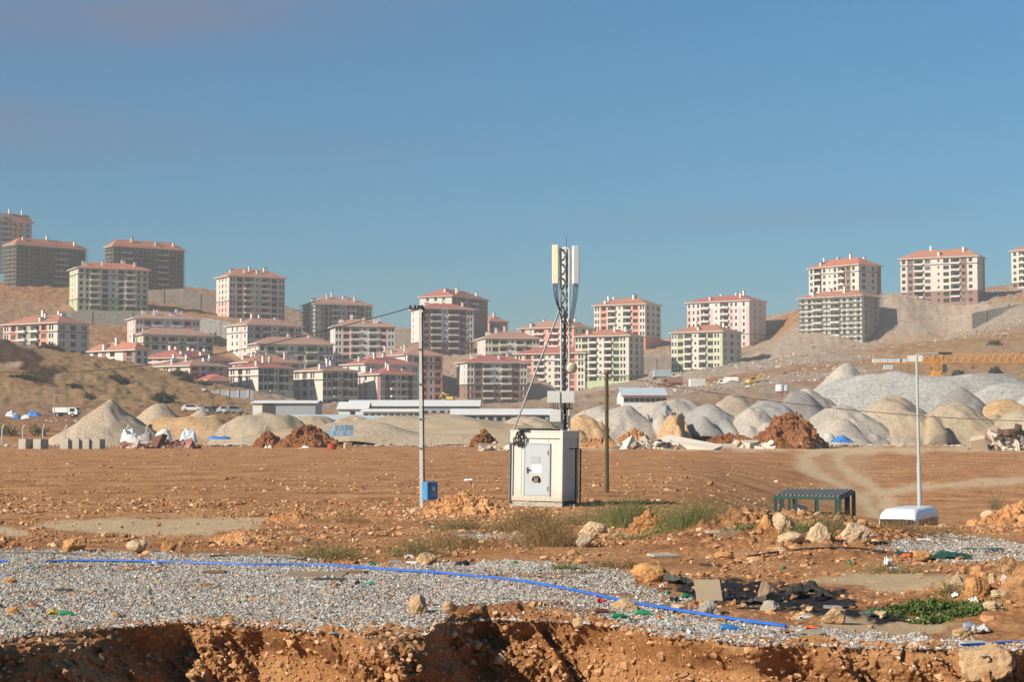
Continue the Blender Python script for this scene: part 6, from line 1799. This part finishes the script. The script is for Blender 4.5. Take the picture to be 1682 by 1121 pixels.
RK = [
 ('orange wedge rock, leftmost of the three behind the gravel', 120, 907, 40, 24, 'orange'), ('grey white rock in the middle of the three behind the gravel', 222, 910, 36, 22, 'pale'), ('round orange rock, right one of the three behind the gravel', 276, 909, 26, 22, 'orange'),
 ('tall tan rock with dark right side standing on the gravel', 684, 1012, 36, 33, 'tan'), ('squat pale rock beside the tall one on the gravel', 742, 1015, 32, 27, 'tan'),
 ('big round tan boulder in front of the green shelter', 1290, 879, 40, 36, 'pale'), ('orange rock at the left shoulder of the big round boulder', 1263, 872, 26, 26, 'orange'),
 ('orange rock under the white sheet of the shelter', 1318, 854, 20, 16, 'orange'), ('broad pale slab rock below the big round boulder', 1302, 897, 46, 22, 'pale'),
 ('pointed pale rock right of the slab rock', 1346, 893, 40, 34, 'pale'), ('pale rock at the shelter foot, right part', 1378, 860, 22, 13, 'tan'), ('large tan and grey rock at the right end of the boulder heap', 1408, 893, 50, 34, 'pale'),
 ('flat pale stone lying under the slab rock', 1285, 911, 28, 12, 'tan'), ('brown stone between the slab rock and the pointed rock', 1318, 876, 20, 16, 'tan'),
 ('pale broken rock in the weeds left of the orange mound', 975, 884, 50, 26, 'pale'), ('grey round stone below the pale broken rock', 960, 899, 28, 20, 'grey'), ('flat pale stone right of the pale broken rock', 1006, 885, 30, 9, 'tan'),
 ('grey boulder on top of the stony pile by the blue box', 760, 822, 16, 15, 'grey'), ('pale stone at the foot of the concrete pole', 683, 846, 20, 12, 'pale'),
 ('orange brown crag at the left end of the burnt patch', 1068, 958, 66, 32, 'orange'), ('brown boulder standing in the burnt patch', 1262, 990, 34, 34, 'brown'), ('light concrete chunk below the leaning board', 1165, 1012, 36, 24, 'conc'),
 ('tan stone in front of the brown boulder', 1266, 1008, 34, 20, 'conc'), ('chunky tan boulder at the right of the burnt patch', 1370, 1029, 44, 30, 'tan'), ('grey tan rock over the blue pipe', 1028, 1004, 44, 18, 'tan'),
 ('orange stone beside the dark green net', 1516, 923, 30, 18, 'orange'), ('large orange boulder right of the green weed', 1609, 985, 42, 36, 'orange'), ('orange stone above the large orange boulder', 1606, 950, 24, 20, 'orange'),
 ('grey stone slab right of the large orange boulder', 1645, 985, 34, 14, 'pale'), ('pale stone on the dry mud by the second blue pipe', 1585, 1052, 38, 18, 'tan'), ('rocky yellow crag at the bottom right corner', 1625, 1118, 90, 56, 'tan'),
 ('pale leaning stone on the right edge slope', 1632, 1005, 34, 16, 'pale'), ('small tan stone on the gravel near the left edge', 20, 1012, 22, 14, 'orange'), ('tan stone on the gravel above the left shadow', 190, 1018, 24, 13, 'tan'),
 ('small orange stone lying alone in mid gravel', 258, 962, 13, 8, 'tan'), ('orange stone on the gravel, upper left', 15, 960, 22, 10, 'orange'), ('tan stone near the pale tin on the gravel', 330, 968, 15, 9, 'tan'),
 ('orange lump at the gravel edge right of the tall rock', 875, 1000, 14, 12, 'orange'), ('pale round stone on the bank edge, middle', 950, 1030, 22, 14, 'tan'), ('brown stone beside the white plate', 700, 928, 36, 20, 'tan'),
 ('dark brown lump at the edge of the mound behind the gravel', 495, 891, 22, 9, 'brown'), ('small brown stone right of the round orange rock', 298, 900, 9, 8, 'brown'),
 ('pale stone block on the right stony pile', 1625, 853, 26, 14, 'pale'), ('upright yellow stone on the right stony pile', 1665, 850, 16, 20, 'tan'), ('tan stone low on the right stony pile', 1600, 866, 22, 12, 'orange'),
 ('white stone near the right edge above the slope', 1632, 960, 14, 18, 'pale'), ('pale stone right of the charred sheet', 1448, 1014, 22, 9, 'pale'), ('tan stone between the burnt patch and the bank', 1330, 1050, 60, 12, 'conc'),
 ('orange clod at the foot of the orange broken crest', 1190, 920, 34, 14, 'orange'), ('orange clod on the slope below the black hose', 1195, 925, 0, 0, 'orange'),
]
for i, (lab, px, py, w, h, k) in enumerate(RK):
    if w: rock(lab, px, py, w, h, k, 200 + i, 'rocks strewn over the site', sub=4 if w > 18 else 3)

# ------------------------------------------------------------------ pipes and hoses lying on the ground
def ground_line(label, pts, r_, m, name, lift=.01, cat='pipe', group=None, wob=0.0, twin=0):
    """pts: (px, py); drapes over the ground"""
    P = []
    q = [Vector(p) for p in pts]
    for a, b in zip(q, q[1:]):
        k = max(int((b - a).length / 22), 1)
        for i in range(k): P.append(a.lerp(b, i / k))
    P.append(q[-1])
    W = [G(p.x, p.y) for p in P]
    for _ in range(2): W = [W[0]] + [(a + b * 2 + c) / 4 for a, b, c in zip(W, W[1:], W[2:])] + [W[-1]]
    W = [p + Vector((0, 0, r_ + lift + wob * vnoise(i * .37, 3.3, 0, 7))) for i, p in enumerate(W)]
    mb = MB()
    mb.tube(W, r_, 10)
    if twin: mb.tube([p + Vector((.0, -twin, .0)) for p in W], r_ * .9, 10)
    o = mb.build(name, m, None, smooth=True)
    return tag(o, label, cat, group)
BLUEP = mat('pipe_blue', (.03, .135, .53), .4, .15, 3, spec=.4, dirt=(.10, .16, .38))
ground_line('long blue water pipe curving across the gravel from the left to the burnt patch', [(76, 927), (120, 925), (200, 926), (330, 928), (400, 932), (500, 931), (560, 934), (620, 939), (700, 944), (800, 952), (870, 960), (930, 971), (1000, 987), (1050, 997), (1100, 1006), (1170, 1017), (1230, 1027), (1290, 1035)], .024, BLUEP, 'water_pipe', .02, 'pipe', None, .008, .055)
ground_line('short blue pipe end at the left picture edge', [(-60, 926), (-20, 926), (12, 926)], .026, BLUEP, 'water_pipe', .02, 'pipe')
ground_line('blue pipe running out at the bottom right edge', [(1578, 1066), (1620, 1064), (1660, 1060), (1720, 1058), (1800, 1056)], .018, BLUEP, 'water_pipe', .02, 'pipe')
BKH = mat('hose_black', (.035, .032, .03), .6, .2, 4)
ground_line('black hose arching over the slope below the boulders', [(1228, 919), (1245, 916), (1275, 911), (1310, 907), (1350, 905), (1400, 905), (1440, 907), (1456, 911)], .022, BKH, 'black_hose', .03, 'hose', None, .01)
ground_line('dark hose along the rear edge of the gravel at the left', [(-60, 912), (0, 912), (60, 911), (120, 914), (200, 917), (270, 916)], .016, mat('hose_grey', (.10, .095, .08), .7), 'dark_hose', .01, 'hose', None, .02)
ground_line('grey pipe on the gravel edge behind the blue pipe', [(345, 917), (400, 915), (450, 917), (500, 922)], .022, mat('hose_grey2', (.17, .16, .13), .7), 'grey_pipe', .02, 'pipe', None, .01)

# ------------------------------------------------------------------ boards, sheets, litter
WOOD = mat('board_wood', (.20, .115, .06), .9, .2, 3, dirt=(.13, .08, .045)); WOOD2 = mat('board_grey', (.30, .21, .14), .9, .2, 3, dirt=(.2, .14, .09)); PLY = mat('board_ply', (.45, .345, .235), .85, .07, 3)
lying_slab('short brown board on the gravel behind the dark stones', 352, 944, 36, 8, WOOD, 3, .05)
lying_slab('long weathered board on the gravel under the blue pipe', 520, 947, 96, 9, WOOD2, -2, .04)
lying_slab('brown board end crossing the long weathered one', 585, 944, 36, 8, WOOD, -12, .05)
lying_slab('thin dark plank with green end on the gravel', 540, 955, 50, 3, mat('plank_dark', (.06, .06, .05), .8, .2, 4), -3, .04)
lying_slab('dark thin stick on the gravel at the left', 104, 973, 26, 3, mat('plank_dark', (.06, .06, .05)), 4, .04)
lying_slab('brown stick on the gravel at the far left', 35, 976, 30, 3, WOOD, -4, .03)
lying_slab('white plate beside the brown stone behind the blue pipe', 680, 926, 26, 6, TARP_W, -6, .03, 'white_plate', 'plate')
lying_slab('grey sheet lying left of the white plate', 648, 925, 18, 5, mat('sheet_dull', (.32, .33, .34), .7), 10, .03, 'grey_sheet', 'sheet')
lying_slab('long pale board behind the orange mound', 1178, 877, 36, 4, PLY, 3, .06)
lying_slab('white lath on the right gravel patch', 1518, 889, 19, 2, TARP_W, 2, .04, 'white_lath', 'lath')
lying_slab('grey white plank on the slope left of the boulders', 1088, 915, 42, 4, mat('plank_grey', (.40, .36, .31), .9, .2, 5), 14, .05)
lying_slab('thin dark stick on the orange slope', 1165, 930, 34, 2, mat('plank_dark', (.06, .06, .05)), 3, .03)
lying_slab('white plastic strip on the gravel, middle right', 800, 979, 40, 5, TARP_W, -14, .015, 'plastic_strip', 'plastic strip')
lying_slab('dark blue flat sheet under the white strip on the gravel', 832, 986, 40, 3, mat('sheet_navy', (.06, .08, .12), .6), -2, .02, 'blue_sheet', 'sheet')
lying_slab('pale slab on the mud right of the burnt patch', 1600, 1062, 40, 5, mat('slab_grey', (.42, .40, .34), .9, .15, 4), 4, .05, 'pale_slab', 'slab')
lying_slab('charred grey sheet lying before the chunky boulder', 1368, 1000, 30, 8, mat('charred_grey', (.30, .28, .27), .8, .3, 8), -8, .03, 'charred_sheet', 'sheet')
def leaning_board():
    g = G(1165, 990); s = g.y / F
    w, h = 44 * s, 34 * s
    q = MB(); q.face([(-w * .47, -.012, 0), (w * .5, -.012, .0), (w * .44, .085, h), (-w * .53, .085, h * .99)])
    q.face([(-w * .47, .012, 0), (-w * .53, .11, h * .99), (w * .44, .11, h), (w * .5, .012, 0)])
    a = [(-w * .47, 0, 0), (w * .5, 0, 0), (w * .44, .097, h), (-w * .53, .097, h * .99)]
    for i in range(4):
        p, r2 = a[i], a[(i + 1) % 4]
        q.face([(p[0], p[1] - .012, p[2]), (p[0], p[1] + .012, p[2]), (r2[0], r2[1] + .012, r2[2]), (r2[0], r2[1] - .012, r2[2])])
    tag(q.build('leaning_board', PLY, None, loc=(g.x, g.y - .02, g.z + .02), rot=(0, 0, R(8))), 'square tan board standing upright before the burnt patch', 'board')
leaning_board()
def bottle(label, px, py, L, rad, mt, yaw, capm=None):
    g = G(px, py)
    q = MB(); M = Matrix.Rotation(R(90), 3, 'Y')
    q.lathe([(0, 0), (rad * .9, .0), (rad, .015), (rad, L * .62), (rad * .42, L * .8), (rad * .38, L * .97), (rad * .45, L * .975), (rad * .45, L), (0, L)], 12, 0, M)
    o = q.build('bottle', mt, None, smooth=True, loc=(g.x, g.y, g.z + rad + .01), rot=(0, R(4), R(yaw)))
    if capm:
        c = MB(); c.lathe([(0, L * .965), (rad * .52, L * .965), (rad * .52, L * 1.03), (0, L * 1.03)], 10, 0, M); c.build('bottle_cap', capm, o)
    return tag(o, label, 'bottle', 'bottles thrown on the ground')
GG = mat('bottle_green', (.02, .22, .09), .12, .1, 3, spec=.6); GB = mat('bottle_blue', (.03, .16, .42), .2, .1, 3, spec=.6); GBR = mat('bottle_brown', (.12, .035, .02), .15, .1, 3, spec=.6)
bottle('green bottle lying left in front of the rock over the pipe', 1005, 1018, .27, .038, GG, 12)
bottle('green bottle lying right in front of the rock over the pipe', 1044, 1012, .27, .038, GG, -14)
bottle('crumpled blue water bottle below the blue pipe', 1184, 1038, .29, .045, GB, -6, GG)
bottle('green bottle at the left end of the burnt patch', 1120, 984, .17, .035, GG, 10)
bottle('green bottle nearest the leaning board in the burnt patch', 1094, 979, .12, .034, GG, 40)
bottle('green bottle at the gravel edge behind the blue pipe, left of centre', 607, 931, .16, .034, GG, 8)
bottle('green bottle on the red soil right of the white plate', 843, 928, .12, .033, GG, -8)
bottle('green bottle under the black hose, left one', 1284, 937, .11, .035, GG, 20)
bottle('green bottle under the black hose, right one', 1392, 929, .11, .035, GG, -20)
bottle('brown bottle on the gravel before the rock over the pipe', 978, 1009, .24, .036, GBR, -8)
bottle('green bottle at the left near the yellow rag on the gravel', 98, 1014, .26, .04, GG, -5)
bottle('blue capped clear bottle on the mud at the right', 1582, 1037, .24, .05, mat('bottle_clear', (.26, .29, .36), .2, .1, 3), 6, GB)
def scrap(label, px, py, wpx, hpx, m, seed, name='plastic_scrap', cat='litter', group='scraps of litter'):
    g = G(px, py); s = g.y / F
    rx, h = wpx * s / 2, hpx * s
    n = 14
    a = np.linspace(-1, 1, n)
    X, Y = np.meshgrid(a, a)
    rg = np.random.default_rng(seed)
    Z = h * np.clip(.5 + .75 * fbm(X * 1.6 + seed, Y * 1.6, 0, 121, 3), .02, 1.3) * np.clip(1.25 - .5 * (X ** 2 + Y ** 2), 0, 1)
    x = X * rx * (1 + .2 * fbm(X * 2, Y * 2 + seed, 0, 123, 2)); y = Y * max(rx * .7, h) * (1 + .2 * fbm(X * 2 + 9, Y * 2 + seed, 0, 125, 2))
    me = np_mesh(name, np.stack([x, y, Z], -1).reshape(-1, 3), grid_faces(n, n), m, False)
    return tag(obj(name, me, None, (g.x, g.y, g.z + .01)), label, cat, group)
RED = mat('plastic_red', (.40, .03, .025), .4, .1, 5); ORA = mat('plastic_orange', (.62, .13, .03), .5, .1, 5); YEL = mat('rag_yellow', (.40, .30, .05), .8, .2, 8); SIL = mat('foil_grey', (.45, .46, .48), .4, .15, 8)
PLW = mat('plastic_white', (.74, .74, .76), .45, .08, 6); PLB = mat('plastic_pale_blue', (.45, .56, .72), .4, .1, 6); BLK = mat('plastic_black', (.02, .02, .02), .5, .2, 6); GRN = mat('plastic_green', (.03, .28, .12), .5, .1, 6)
SC = [('red cup scrap under the blue pipe by the overlying rock', 988, 992, 17, 7, RED), ('orange scrap on the gravel left of the blue bottle', 1083, 1017, 12, 5, ORA), ('orange peel coloured scrap at the end of the blue pipe', 1331, 1035, 20, 6, ORA),
 ('orange scraps beside the dark green net', 1488, 917, 22, 6, ORA), ('yellow rag on the gravel at the left', 86, 1013, 22, 8, YEL), ('white plastic bag in the dry weeds below the net', 1459, 931, 12, 12, PLW), ('pale plastic below the white bag', 1470, 938, 16, 5, PLB),
 ('white crumpled plastic on the green weed', 1598, 994, 13, 10, PLW), ('white tin left of the crumpled plastic', 1568, 983, 12, 7, PLW), ('large grey plastic bag near the right edge', 1656, 962, 24, 14, mat('bag_grey', (.42, .40, .42), .5, .1, 6)),
 ('blue plastic scrap at the rim of the right slope', 1592, 1034, 10, 10, GB), ('clear plastic sheet beside the blue scrap', 1608, 1040, 26, 12, mat('sheet_clear', (.45, .42, .40), .4, .15, 6)), ('red scrap on the right slope', 1619, 1035, 8, 6, RED),
 ('green scrap on the mud at the right', 1565, 1048, 8, 5, GRN), ('black plastic heap left of the leaning board', 1107, 990, 14, 10, BLK), ('white bit at the left end of the burnt patch', 1087, 967, 8, 6, PLW), ('silver tube in the burnt patch right part', 1322, 1019, 30, 6, SIL),
 ('grey can at the bank edge below the blue bottle', 1136, 1045, 16, 9, SIL), ('pale blue plastic spread along the bank edge', 1170, 1048, 40, 4, PLB), ('white grey bottle scrap left of the grey can', 1096, 1025, 22, 6, mat('scrap_sage', (.42, .45, .38), .6, .1, 6)),
 ('pale tin pair on the gravel, left centre', 393, 992, 16, 10, mat('tin_cream', (.55, .47, .32), .6, .1, 6)), ('green net scrap on the gravel under the boards', 602, 963, 24, 5, mat('scrap_teal', (.05, .24, .19), .7, .2, 8)), ('dark block scrap beside the green net scrap', 588, 962, 12, 8, BLK),
 ('red bit on the gravel right of the boards', 669, 979, 5, 4, RED), ('red bit on the gravel at the left', 172, 951, 6, 3, RED), ('green bit on the gravel at the left', 270, 946, 6, 4, GRN), ('dark rag behind the white plate', 760, 931, 26, 8, BLK), ('blue grey rag near the white plate', 672, 918, 16, 5, SIL),
 ('white bit on the puddle mound', 535, 871, 7, 4, PLW), ('blue bit on the soil behind the bushes', 711, 868, 8, 3, PLB), ('white can under the orange mound', 1101, 889, 12, 4, PLW), ('blue upright scrap in the field right of the green weeds', 1216, 851, 6, 10, PLB),
 ('dark blob on the orange soil right of the burnt patch', 1440, 987, 20, 7, mat('scrap_dark', (.10, .09, .085), .8, .2, 6)), ('white flat scrap on the charred soil, right end', 1500, 1022, 20, 6, PLW), ('grey green net end above the white scrap', 1425, 1009, 26, 3, mat('scrap_teal', (.05, .24, .19))),
 ('white scraps on the left field', 440, 737, 10, 4, PLW), ('pale board scrap on the far field', 500, 738, 16, 4, PLW), ('white scrap on the field left of the cabin', 770, 791, 16, 3, PLW)]
for i, (lab, px, py, w, h, m) in enumerate(SC): scrap(lab, px, py, w, h, m, 300 + i)
scrap('dark green net sheet spread on the right gravel patch', 1548, 918, 92, 9, mat('net_green', (.018, .07, .055), .8, .3, 6), 401, 'shade_net', 'net', None)
scrap('dark green net tail left of the orange stone', 1490, 912, 50, 4, mat('net_green', (.018, .07, .055)), 402, 'shade_net', 'net', None)
scrap('thin dark green net strip behind the spread net', 1612, 905, 66, 3, mat('net_green', (.018, .07, .055)), 403, 'shade_net', 'net', None)
# charred and melted sheets
CHAR = mat('charred_sheet_black', (.022, .021, .022), .65, .5, 9, bump=.02, dirt=(.09, .085, .085))
ASH = mat('ash_grey', (.09, .085, .08), .9, .5, 14, bump=.02, dirt=(.025, .023, .022))
for i, (lab, px, py, w, h) in enumerate((('charred sheet right of the leaning board', 1205, 984, 34, 13), ('charred heap between the leaning board and the brown boulder', 1234, 992, 40, 10), ('tallest charred heap, right of the brown boulder', 1318, 980, 60, 19), ('charred heap at the right of the tallest one', 1352, 986, 34, 14),
    ('charred heap in the shadow of the orange crag', 1112, 960, 44, 13), ('charred flake beside the black plastic heap', 1132, 975, 26, 8), ('low charred flake left of the tan stone', 1232, 1004, 40, 7), ('low charred flake right of the tan stone', 1312, 1004, 50, 8), ('charred flake before the chunky boulder', 1335, 1014, 34, 6),
    ('thin charred flake behind the grey sheet', 1392, 1000, 30, 7), ('thin charred strip running to the green weed', 1432, 1014, 44, 5), ('last charred flake near the green weed', 1478, 1019, 34, 4), ('charred flake above the tallest charred heap', 1290, 972, 30, 6))):
    scrap(lab, px, py, w, h, (CHAR, ASH, CHAR)[i % 3], 420 + i, 'charred_sheet', 'charred sheet', 'charred plastic sheets')

# ------------------------------------------------------------------ weeds
def plant(label, px, pyb, wpx, hpx, n, cols, seed, name='dry_bush', cat='bush', group=None, leaf=.5, droop=.5, spread=1.0, thick=.008, lsz=.035):
    """many thin bent stems, some carrying small leaves"""
    n = int(n * 1.7); hpx = hpx * 1.25
    g = G(px, pyb)
    s = g.y / F; W, h = wpx * s, hpx * s
    rg = np.random.default_rng(seed)
    V, Fc, rn = [], [], []
    k = 0
    for i in range(n):
        bx, by = float(np.clip(rg.normal(0, .5), -1.15, 1.15)) * W * .5 * spread, rg.normal(0, .4) * W * .4
        by = float(np.clip(by, -.8, .8))
        L = h * rg.uniform(.25, 1.1) * (.45 + .55 * math.exp(-(bx / (W * .5)) ** 2 * 1.2)) * (.75 + .45 * float(vnoise(bx * 3.1 + seed, by * 3.1, 0, seed)))
        a = rg.uniform(0, 6.28); lean = rg.uniform(.1, .95)
        dx, dy = math.cos(a) * lean * L + bx * .5, math.sin(a) * lean * L * .6
        w = thick * .62 * rg.uniform(.5, 1.4)
        z0 = gz(g.x + bx, g.y + by) - g.z - .02
        pts = [(bx + dx * t, by + dy * t, z0 + L * (t - droop * .35 * t * t)) for t in (0, .35, .7, 1)]
        c = rg.uniform(0, 1)
        for j, p in enumerate(pts):
            ww = w * (1 - j / 3.2)
            V += [(p[0] - ww, p[1], p[2]), (p[0] + ww, p[1] + ww * .3, p[2])]; rn += [c, c]
        for j in range(3): Fc.append((k + 2 * j, k + 2 * j + 1, k + 2 * j + 3, k + 2 * j + 2))
        k += 8
        for q in range(rg.poisson(leaf * 4)):
            t = rg.uniform(.2, 1); z = z0 + L * (t - droop * .35 * t * t)
            p = np.array([bx + dx * t, by + dy * t, z]); u = rg.normal(0, 1, 3); u /= np.linalg.norm(u); v = rg.normal(0, 1, 3); v -= u * (u @ v); v /= np.linalg.norm(v)
            l = lsz * rg.uniform(.6, 1.5)
            for d in (p, p + u * l * .5 + v * l * .25, p + u * l, p + u * l * .5 - v * l * .25): V.append(tuple(d)); rn.append(min(max(c + rg.uniform(-.25, .25), 0), 1))
            Fc.append((k, k + 1, k + 2, k + 3)); k += 4
    key = 'plant_' + '_'.join(f'{c[0]:.2f}{c[1]:.2f}' for c in cols)
    if key not in MATS: MATS[key] = make_rnd_mat(key, [(i / (len(cols) - 1), c) for i, c in enumerate(cols)])
    me = np_mesh(name, np.array(V), np.array(Fc), MATS[key], False, {'rnd': ('FLOAT', np.array(rn))})
    return tag(obj(name, me, None, tuple(g)), label, cat, group)
DRY = [(.16, .10, .045), (.30, .19, .085), (.42, .29, .15)]; OLV = [(.13, .10, .04), (.23, .18, .08), (.36, .28, .14)]; GRE = [(.10, .12, .042), (.19, .20, .075), (.33, .29, .13)]; VIV = [(.04, .07, .02), (.08, .125, .035), (.16, .185, .07)]
plant('brown dry bush in front of the cabin door', 862, 874, 92, 44, 950, DRY, 1)
plant('brown dry bush in front of the cabin corner, lower right', 900, 897, 96, 46, 800, DRY, 2)
plant('dry bush at the cabin corner', 930, 866, 60, 30, 260, OLV, 3)
plant('tall green weed clump right of the cabin', 1040, 868, 100, 66, 760, GRE, 4, 'green_weed', 'weed')
plant('green weed clump behind the orange mound', 1125, 872, 100, 60, 700, GRE, 5, 'green_weed', 'weed')
plant('sparse straw weeds at the foot of the rusty post', 995, 862, 80, 56, 260, OLV, 6, 'straw_weed', 'weed', leaf=.2)
plant('low olive weeds before the pale broken rock', 1040, 888, 60, 22, 200, OLV, 7)
plant('olive bush on the slope of the stony pile by the blue box', 755, 872, 64, 32, 300, OLV, 8)
plant('dark olive bush below the broken clods, left of centre', 540, 918, 100, 34, 380, OLV, 9)
plant('dry olive bush left of the white plate', 680, 914, 84, 34, 330, OLV, 10)
plant('dry grass patch between the blue box and the gravel', 745, 900, 110, 34, 420, DRY, 11)
plant('thin dry weeds behind the broken clods', 560, 860, 120, 34, 260, DRY, 12, leaf=.2)
plant('brown weeds on the gravel edge right of centre', 1010, 934, 80, 26, 260, DRY, 13)
plant('small green weed on the gravel edge behind the pipe', 925, 938, 38, 20, 130, GRE, 14, 'green_weed', 'weed')
plant('olive weed beside the small green one', 952, 944, 40, 16, 120, OLV, 15)
plant('green grey weeds among the boulders before the shelter', 1330, 880, 60, 40, 300, GRE, 16, 'green_weed', 'weed')
plant('straw weeds standing before the shelter, right part', 1370, 872, 50, 50, 120, OLV, 17, 'straw_weed', 'weed', leaf=.3)
plant('dry weeds before the hidden van', 1480, 874, 110, 28, 360, DRY, 18, leaf=.4)
plant('thin tall weed stalks before the van window', 1500, 862, 50, 44, 30, OLV, 19, 'straw_weed', 'weed', leaf=.3)
plant('dry weeds right of the van', 1545, 878, 70, 22, 200, DRY, 20)
plant('young bare sapling behind the right stony pile', 1634, 838, 44, 42, 60, [(.09, .085, .04), (.15, .15, .07), (.22, .2, .1)], 21, 'sapling', 'sapling', leaf=1.1, droop=0, spread=.35, lsz=.07)
plant('bright green creeping weed patch at the right', 1535, 1006, 120, 24, 900, VIV, 22, 'green_weed', 'weed', leaf=2.0, droop=1.3, lsz=.05)
plant('bright green creeping weed, lower tongue', 1535, 1022, 50, 12, 260, VIV, 23, 'green_weed', 'weed', leaf=2.0, droop=1.3, lsz=.05)
plant('green creeping weed under the large orange boulder', 1610, 1004, 80, 16, 380, VIV, 24, 'green_weed', 'weed', leaf=2.0, droop=1.3, lsz=.05)
plant('grey olive weed above the bright green patch', 1560, 978, 70, 22, 240, OLV, 25)
plant('dark olive weeds below the dark green net', 1470, 944, 110, 24, 360, OLV, 26)
plant('dry weeds at the right edge above the boulder', 1660, 945, 90, 24, 240, DRY, 27)
plant('dry weeds at the right edge beside the grey bag', 1675, 975, 50, 22, 160, DRY, 28)
plant('thin green sprigs on the lower gravel, left centre', 360, 1020, 46, 16, 60, GRE, 29, 'green_weed', 'weed')
plant('green weeds at the field edge far right of the cabin', 1215, 872, 46, 22, 160, GRE, 30, 'green_weed', 'weed')
plant('sparse straw in the field behind the green weeds', 1160, 846, 120, 26, 180, DRY, 31, 'straw_weed', 'weed', leaf=.2)
plant('small green bush on the pale rubble strip', 1225, 730, 26, 13, 200, GRE, 32, 'green_weed', 'weed', thick=.03, lsz=.2)
plant('bushy shrub behind the fence, leftmost', 10, 716, 24, 22, 160, OLV, 33, 'roadside_shrub', 'shrub', 'shrubs behind the fence', thick=.04, lsz=.28, leaf=2)
plant('bushy shrub behind the fence, right of the second post', 62, 716, 16, 24, 140, OLV, 34, 'roadside_shrub', 'shrub', 'shrubs behind the fence', thick=.04, lsz=.28, leaf=2)
SHR = [(.05, .055, .035), (.085, .085, .05), (.12, .11, .07)]
for i, (px, py, w, h, lab) in enumerate(((85, 578, 22, 13, 'dark shrub on the crest of the left knoll'), (298, 620, 22, 12, 'round shrub beside the cream fronted low house'), (308, 630, 14, 12, 'shrub right of the round one below the low house'), (268, 662, 20, 16, 'shrub on the cut slope above the sand cones'), (195, 627, 20, 9, 'low dark shrub in the middle of the left knoll'), (122, 640, 14, 8, 'low dark shrub on the lower left knoll'), (40, 625, 30, 8, 'dark shrub strip near the left edge of the knoll'),
  (1634, 570, 12, 10, 'lone dark shrub high on the right slope'), (1634, 614, 11, 10, 'lone dark shrub above the crane jib end'), (1574, 618, 12, 8, 'dark shrub under the crane jib'), (336, 634, 14, 9, 'shrub at the dark red annex'))):
    plant(lab, px, py, w, h, 150, SHR, 60 + i, 'hill_shrub', 'shrub', 'shrubs on the hillsides', leaf=4, droop=.3, thick=.06, lsz=.55)

# ------------------------------------------------------------------ dusty air
def haze():
    m = bpy.data.materials.new('dusty_air'); m.use_nodes = True
    nt = m.node_tree; nt.nodes.remove(nt.nodes['Principled BSDF'])
    v = nt.nodes.new('ShaderNodeVolumePrincipled')
    v.inputs['Color'].default_value = (.72, .68, .66, 1)
    v.inputs['Density'].default_value = HAZE
    v.inputs['Anisotropy'].default_value = 0.0
    nt.links.new(v.outputs[0], nt.nodes['Material Output'].inputs['Volume'])
    b = MB(); b.box((0, 1260, 63.5), (5400, 2760, 137))
    o = b.build('haze', m); o['kind'] = 'stuff'
HAZE = 0.00035
haze()
